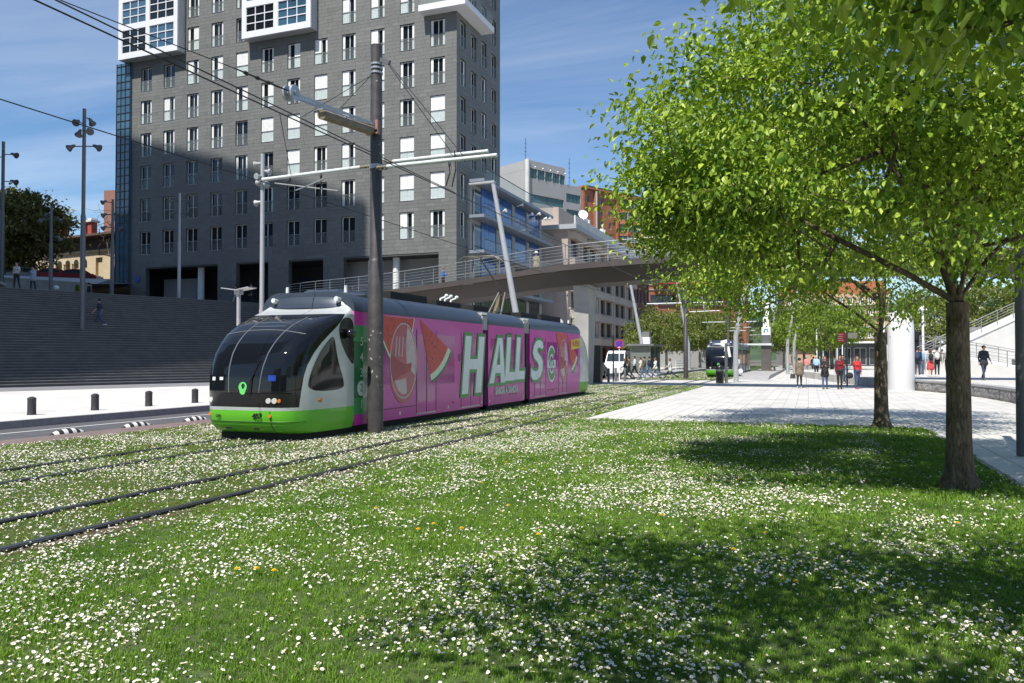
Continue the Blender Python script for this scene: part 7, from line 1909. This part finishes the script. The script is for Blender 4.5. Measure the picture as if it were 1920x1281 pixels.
def grass_mat(name, c0, c1):
    m = bpy.data.materials.new(name); m.use_nodes = True; n = m.node_tree.nodes; l = m.node_tree.links; p = n['Principled BSDF']
    oi = n.new('ShaderNodeObjectInfo'); g = n.new('ShaderNodeNewGeometry'); t = n.new('ShaderNodeTexNoise'); t.inputs['Scale'].default_value = 1.1; t.inputs['Detail'].default_value = 5
    l.new(g.outputs['Position'], t.inputs['Vector'])
    a = n.new('ShaderNodeMath'); a.operation = 'MULTIPLY_ADD'; a.inputs[1].default_value = .45; l.new(oi.outputs['Random'], a.inputs[0])
    b = n.new('ShaderNodeMath'); b.operation = 'MULTIPLY_ADD'; b.inputs[1].default_value = 1.5; b.inputs[2].default_value = -.5; l.new(t.outputs[0], b.inputs[0]); l.new(b.outputs[0], a.inputs[2])
    r = n.new('ShaderNodeValToRGB'); r.color_ramp.elements[0].color = (*c0, 1); r.color_ramp.elements[1].color = (*c1, 1); l.new(a.outputs[0], r.inputs[0]); l.new(r.outputs[0], p.inputs['Base Color'])
    p.inputs['Roughness'].default_value = .5; p.inputs['Specular IOR Level'].default_value = .3
    ts = n.new('ShaderNodeBsdfTranslucent'); l.new(r.outputs[0], ts.inputs[0]); mx = n.new('ShaderNodeMixShader'); mx.inputs[0].default_value = .3
    l.new(p.outputs[0], mx.inputs[1]); l.new(ts.outputs[0], mx.inputs[2]); l.new(mx.outputs[0], n['Material Output'].inputs[0]); return m
m_grass = grass_mat('grass blades', (.085, .20, .018), (.27, .42, .052))
m_grassdry = grass_mat('dry track grass', (.14, .185, .03), (.30, .32, .085))
m_petal = M('daisy petal', (.80, .80, .78), .6, var=0); m_dyel = M('daisy centre', (.62, .42, .02), .7, var=0); m_dand = M('dandelion yellow', (.75, .50, .01), .7, var=.1, scale=60); m_stem = M('flower stem', (.09, .18, .03), .6, var=.1)
def blade_proto(seed, mat, nb=28, rad=.055, h0=.012, h1=.033, w=.0042):
    g_ = random.Random(seed); mb = MB()
    for i in range(nb):
        a = g_.uniform(0, 6.283); r_ = rad*math.sqrt(g_.random()); x, y = r_*math.cos(a), r_*math.sin(a); h = g_.uniform(h0, h1); b = g_.uniform(0, 6.283); le = g_.uniform(.1, .75)*h
        dx, dy = math.cos(b), math.sin(b); px, py = -dy*w/2, dx*w/2
        mb.add([(x-px, y-py, -.005), (x+px, y+py, -.005), (x+dx*le*.35+px*.8, y+dy*le*.35+py*.8, h*.6), (x+dx*le*.35-px*.8, y+dy*le*.35-py*.8, h*.6), (x+dx*le, y+dy*le, h)], [(0, 1, 2, 3), (3, 2, 4)])
    me = bpy.data.meshes.new('grass_tuft'); me.from_pydata(mb.v, [], mb.f); me.materials.append(mat); return bpy.data.objects.new('grass_tuft', me)
def daisy_proto(seed):
    g_ = random.Random(seed); mb = MB(); n = 22; z = .042; R_ = (.0138, .0128, .0145, .0095)[seed]
    ring = [(R_*(1 if k % 2 else .80)*g_.uniform(.94, 1.05)*math.cos(2*math.pi*k/n), R_*(1 if k % 2 else .80)*math.sin(2*math.pi*k/n), z+(.009 if seed == 3 else .002)+g_.uniform(-.0012, .0012)) for k in range(n)]
    inn = [(.004*math.cos(2*math.pi*k/n), .004*math.sin(2*math.pi*k/n), z) for k in range(n)]
    mb.add(ring+inn, [(k, (k+1) % n, n+(k+1) % n, n+k) for k in range(n)], 0)
    mb.lathe([(.0052, z), (.0045, z+.0025), (.001, z+.004)], n=8, m=1); mb.tube([(0, 0, -.01), (.004, .002, z*.6), (0, 0, z)], .0011, 4, 2, False)
    me = bpy.data.meshes.new('daisy'); me.from_pydata(mb.v, [], mb.f)
    for m_ in (m_petal, m_dyel, m_stem): me.materials.append(m_)
    me.polygons.foreach_set('material_index', mb.m); return bpy.data.objects.new('daisy', me)
def noise2(x, y, cell, seed):
    g_ = np.random.default_rng(seed); T = g_.random((256, 256)); u = x/cell+400; v = y/cell+400; i = np.floor(u).astype(int); j = np.floor(v).astype(int); fu = u-i; fv = v-j; fu = fu*fu*(3-2*fu); fv = fv*fv*(3-2*fv)
    q = lambda a, b: T[(i+a) % 256, (j+b) % 256]
    return (q(0, 0)*(1-fu)+q(1, 0)*fu)*(1-fv)+(q(0, 1)*(1-fu)+q(1, 1)*fu)*fv
RAILX = np.array([-6.98-.555, -6.98+.555, -10.36-.555, -10.36+.555])
def field(x0, x1, y0, y1, dens):
    n = int((x1-x0)*(y1-y0)*dens); return NR.uniform(x0, x1, n), NR.uniform(y0, y1, n)
def clear_of_rails(x, y, m=.095):
    ok = np.min(np.abs(x[:, None]-RAILX[None, :]), axis=1) > m
    return ok & ~((np.hypot(x-CPX, y-CPY) < .2))
def on_lawn(x, y): return (x < 2.50) & (x > -13.96) & (((y < 20.38)) | ((x < -5.70) & (y < 46.5))) 
gp, gs, tp, ts_ = [], [], [], []
for (x0, x1, y0, y1, dens, s) in ((-9, 2.5, 2.2, 8.5, 330, 1.0), (-14, 2.5, 8.5, 15, 150, 1.45), (-14, -9, 3.5, 8.5, 120, 1.4), (-14, 2.5, 15, 20.4, 75, 1.9), (-14, -5.68, 20.4, 46.5, 34, 2.3), (-12.3, -5.7, 58.7, 90, 14, 2.6)):
    x, y = field(x0, x1, y0, y1, dens); ok = clear_of_rails(x, y, .08); x, y = x[ok], y[ok]; sc_ = s*NR.uniform(.75, 1.25, len(x))*(.8+.45*noise2(x, y, .8, 3))
    dry = (x < -5.9) & (NR.random(len(x)) < .75)
    worn = np.zeros(len(x), bool)
    for (cx, ya, yb_, w) in ((-6.26, 4.6, 6.6, .09), (-6.26, 9.0, 10.2, .07), (-5.75, 16.2, 17.4, .36)): worn |= ((x-cx)/w)**2+((y-(ya+yb_)/2)/((yb_-ya)/2))**2 < 1
    keep = ~worn | (NR.random(len(x)) < .15)
    for P_, S_, mk in ((gp, gs, keep & ~dry), (tp, ts_, keep & dry)):
        P_.append(np.stack([x[mk], y[mk], np.zeros(mk.sum())], 1)); S_.append(sc_[mk]*(1. if P_ is gp else .72))
scatter('lawn_grass', np.concatenate(gp), np.concatenate(gs), [blade_proto(i, m_grass) for i in range(4)], 'short green grass covering the lawn', 'grass', .12)
scatter('track_grass', np.concatenate(tp), np.concatenate(ts_), [blade_proto(10+i, m_grassdry) for i in range(3)], 'short yellowish grass between the tram rails', 'grass', .12)
dp, ds = [], []
for (x0, x1, y0, y1, mx_, s) in ((-9, 2.5, 2.2, 8.5, 850, .84), (-14, 2.5, 8.5, 20.35, 760, 1.0), (-14, -9, 3.0, 8.5, 620, 1.0), (-14, -5.66, 20.35, 46.5, 420, 1.2), (-12.3, -5.7, 58.7, 95, 90, 1.7)):
    x, y = field(x0, x1, y0, y1, mx_)
    d = .50*noise2(x, y, 1.1, 7)+.36*noise2(x, y, .38, 8)+.24*noise2(x, y, 3.6, 9)
    p = np.clip((d-.50)*2.3, .0, 1)+.03
    # thicker towards the tracks and the paving corner, thin under the trees
    lawn_ = x > -5.9
    thick = np.clip((y-5)/13, 0, 1)*np.clip((1.5-x)/7, 0, 1)
    p = np.where(lawn_, p*(1.75+.7*thick)+.06+.17*thick, .08+.95*np.clip((d-.30)*2.2, 0, 1))
    p *= np.where(lawn_ & (np.hypot(x-.6, y-13.2) < 2.6), .45, 1.)*np.where(lawn_ & (x > 1.2), .35, 1.)
    btw = (np.abs(x+6.98) < .5) | (np.abs(x+10.36) < .5); p *= np.where(btw, .65, 1.)
    ok = (NR.random(len(x)) < p) & clear_of_rails(x, y, .09)
    x, y = x[ok], y[ok]; dp.append(np.stack([x, y, NR.uniform(-.014, .006, len(x))], 1)); ds.append(s*NR.uniform(.55, 1.15, len(x)))
scatter('daisies', np.concatenate(dp), np.concatenate(ds), [daisy_proto(i) for i in range(4)], 'countless small white daisies flowering across the lawn', 'daisies', .45)
# dandelions, one by one
mb = MB(); n = 16; z = .055
for q, (rr, zz) in enumerate(((.021, z), (.018, z+.005), (.012, z+.009))):
    ring = [(rr*(1 if k % 2 else .8)*math.cos(2*math.pi*(k+q*.5)/n), rr*(1 if k % 2 else .8)*math.sin(2*math.pi*(k+q*.5)/n), zz+.001) for k in range(n)]
    mb.add(ring+[(0, 0, zz+.003)], [(k, (k+1) % n, n) for k in range(n)], 0)
mb.tube([(0, 0, 0), (.006, .003, .03), (0, 0, z)], .0018, 5, 1, False)
me = mb.mesh('dandelion', [m_dand, m_stem])
DAND = [(-3.03, 6.7), (-4.28, 7.27), (-4.03, 4.82), (-3.9, 4.88), (-3.74, 4.88), (-0.19, 6.01), (-0.09, 5.95), (-0.37, 7.5), (-0.59, 6.76), (1.33, 8.6), (-1.49, 12.24), (-3.84, 16.05), (-3.49, 12.61), (-3.45, 12.94), (-4.31, 11.17), (-3.83, 10.57), (-4.65, 12.33), (-3.9, 9.22), (-3.03, 7.91), (-3.36, 6.78), (-3.39, 6.52), (-2.28, 6.71), (-1.4, 7.98), (-4.05, 13.94), (-0.85, 10.7)]
for i, (x, y) in enumerate(DAND):
    o = link('dandelion', me, None, (x, y, 0), random.uniform(0, 6)); tag(o, 'yellow dandelion in bloom among the lawn daisies', 'dandelion', 'dandelions in the lawn'); o.scale = (1.15,)*3
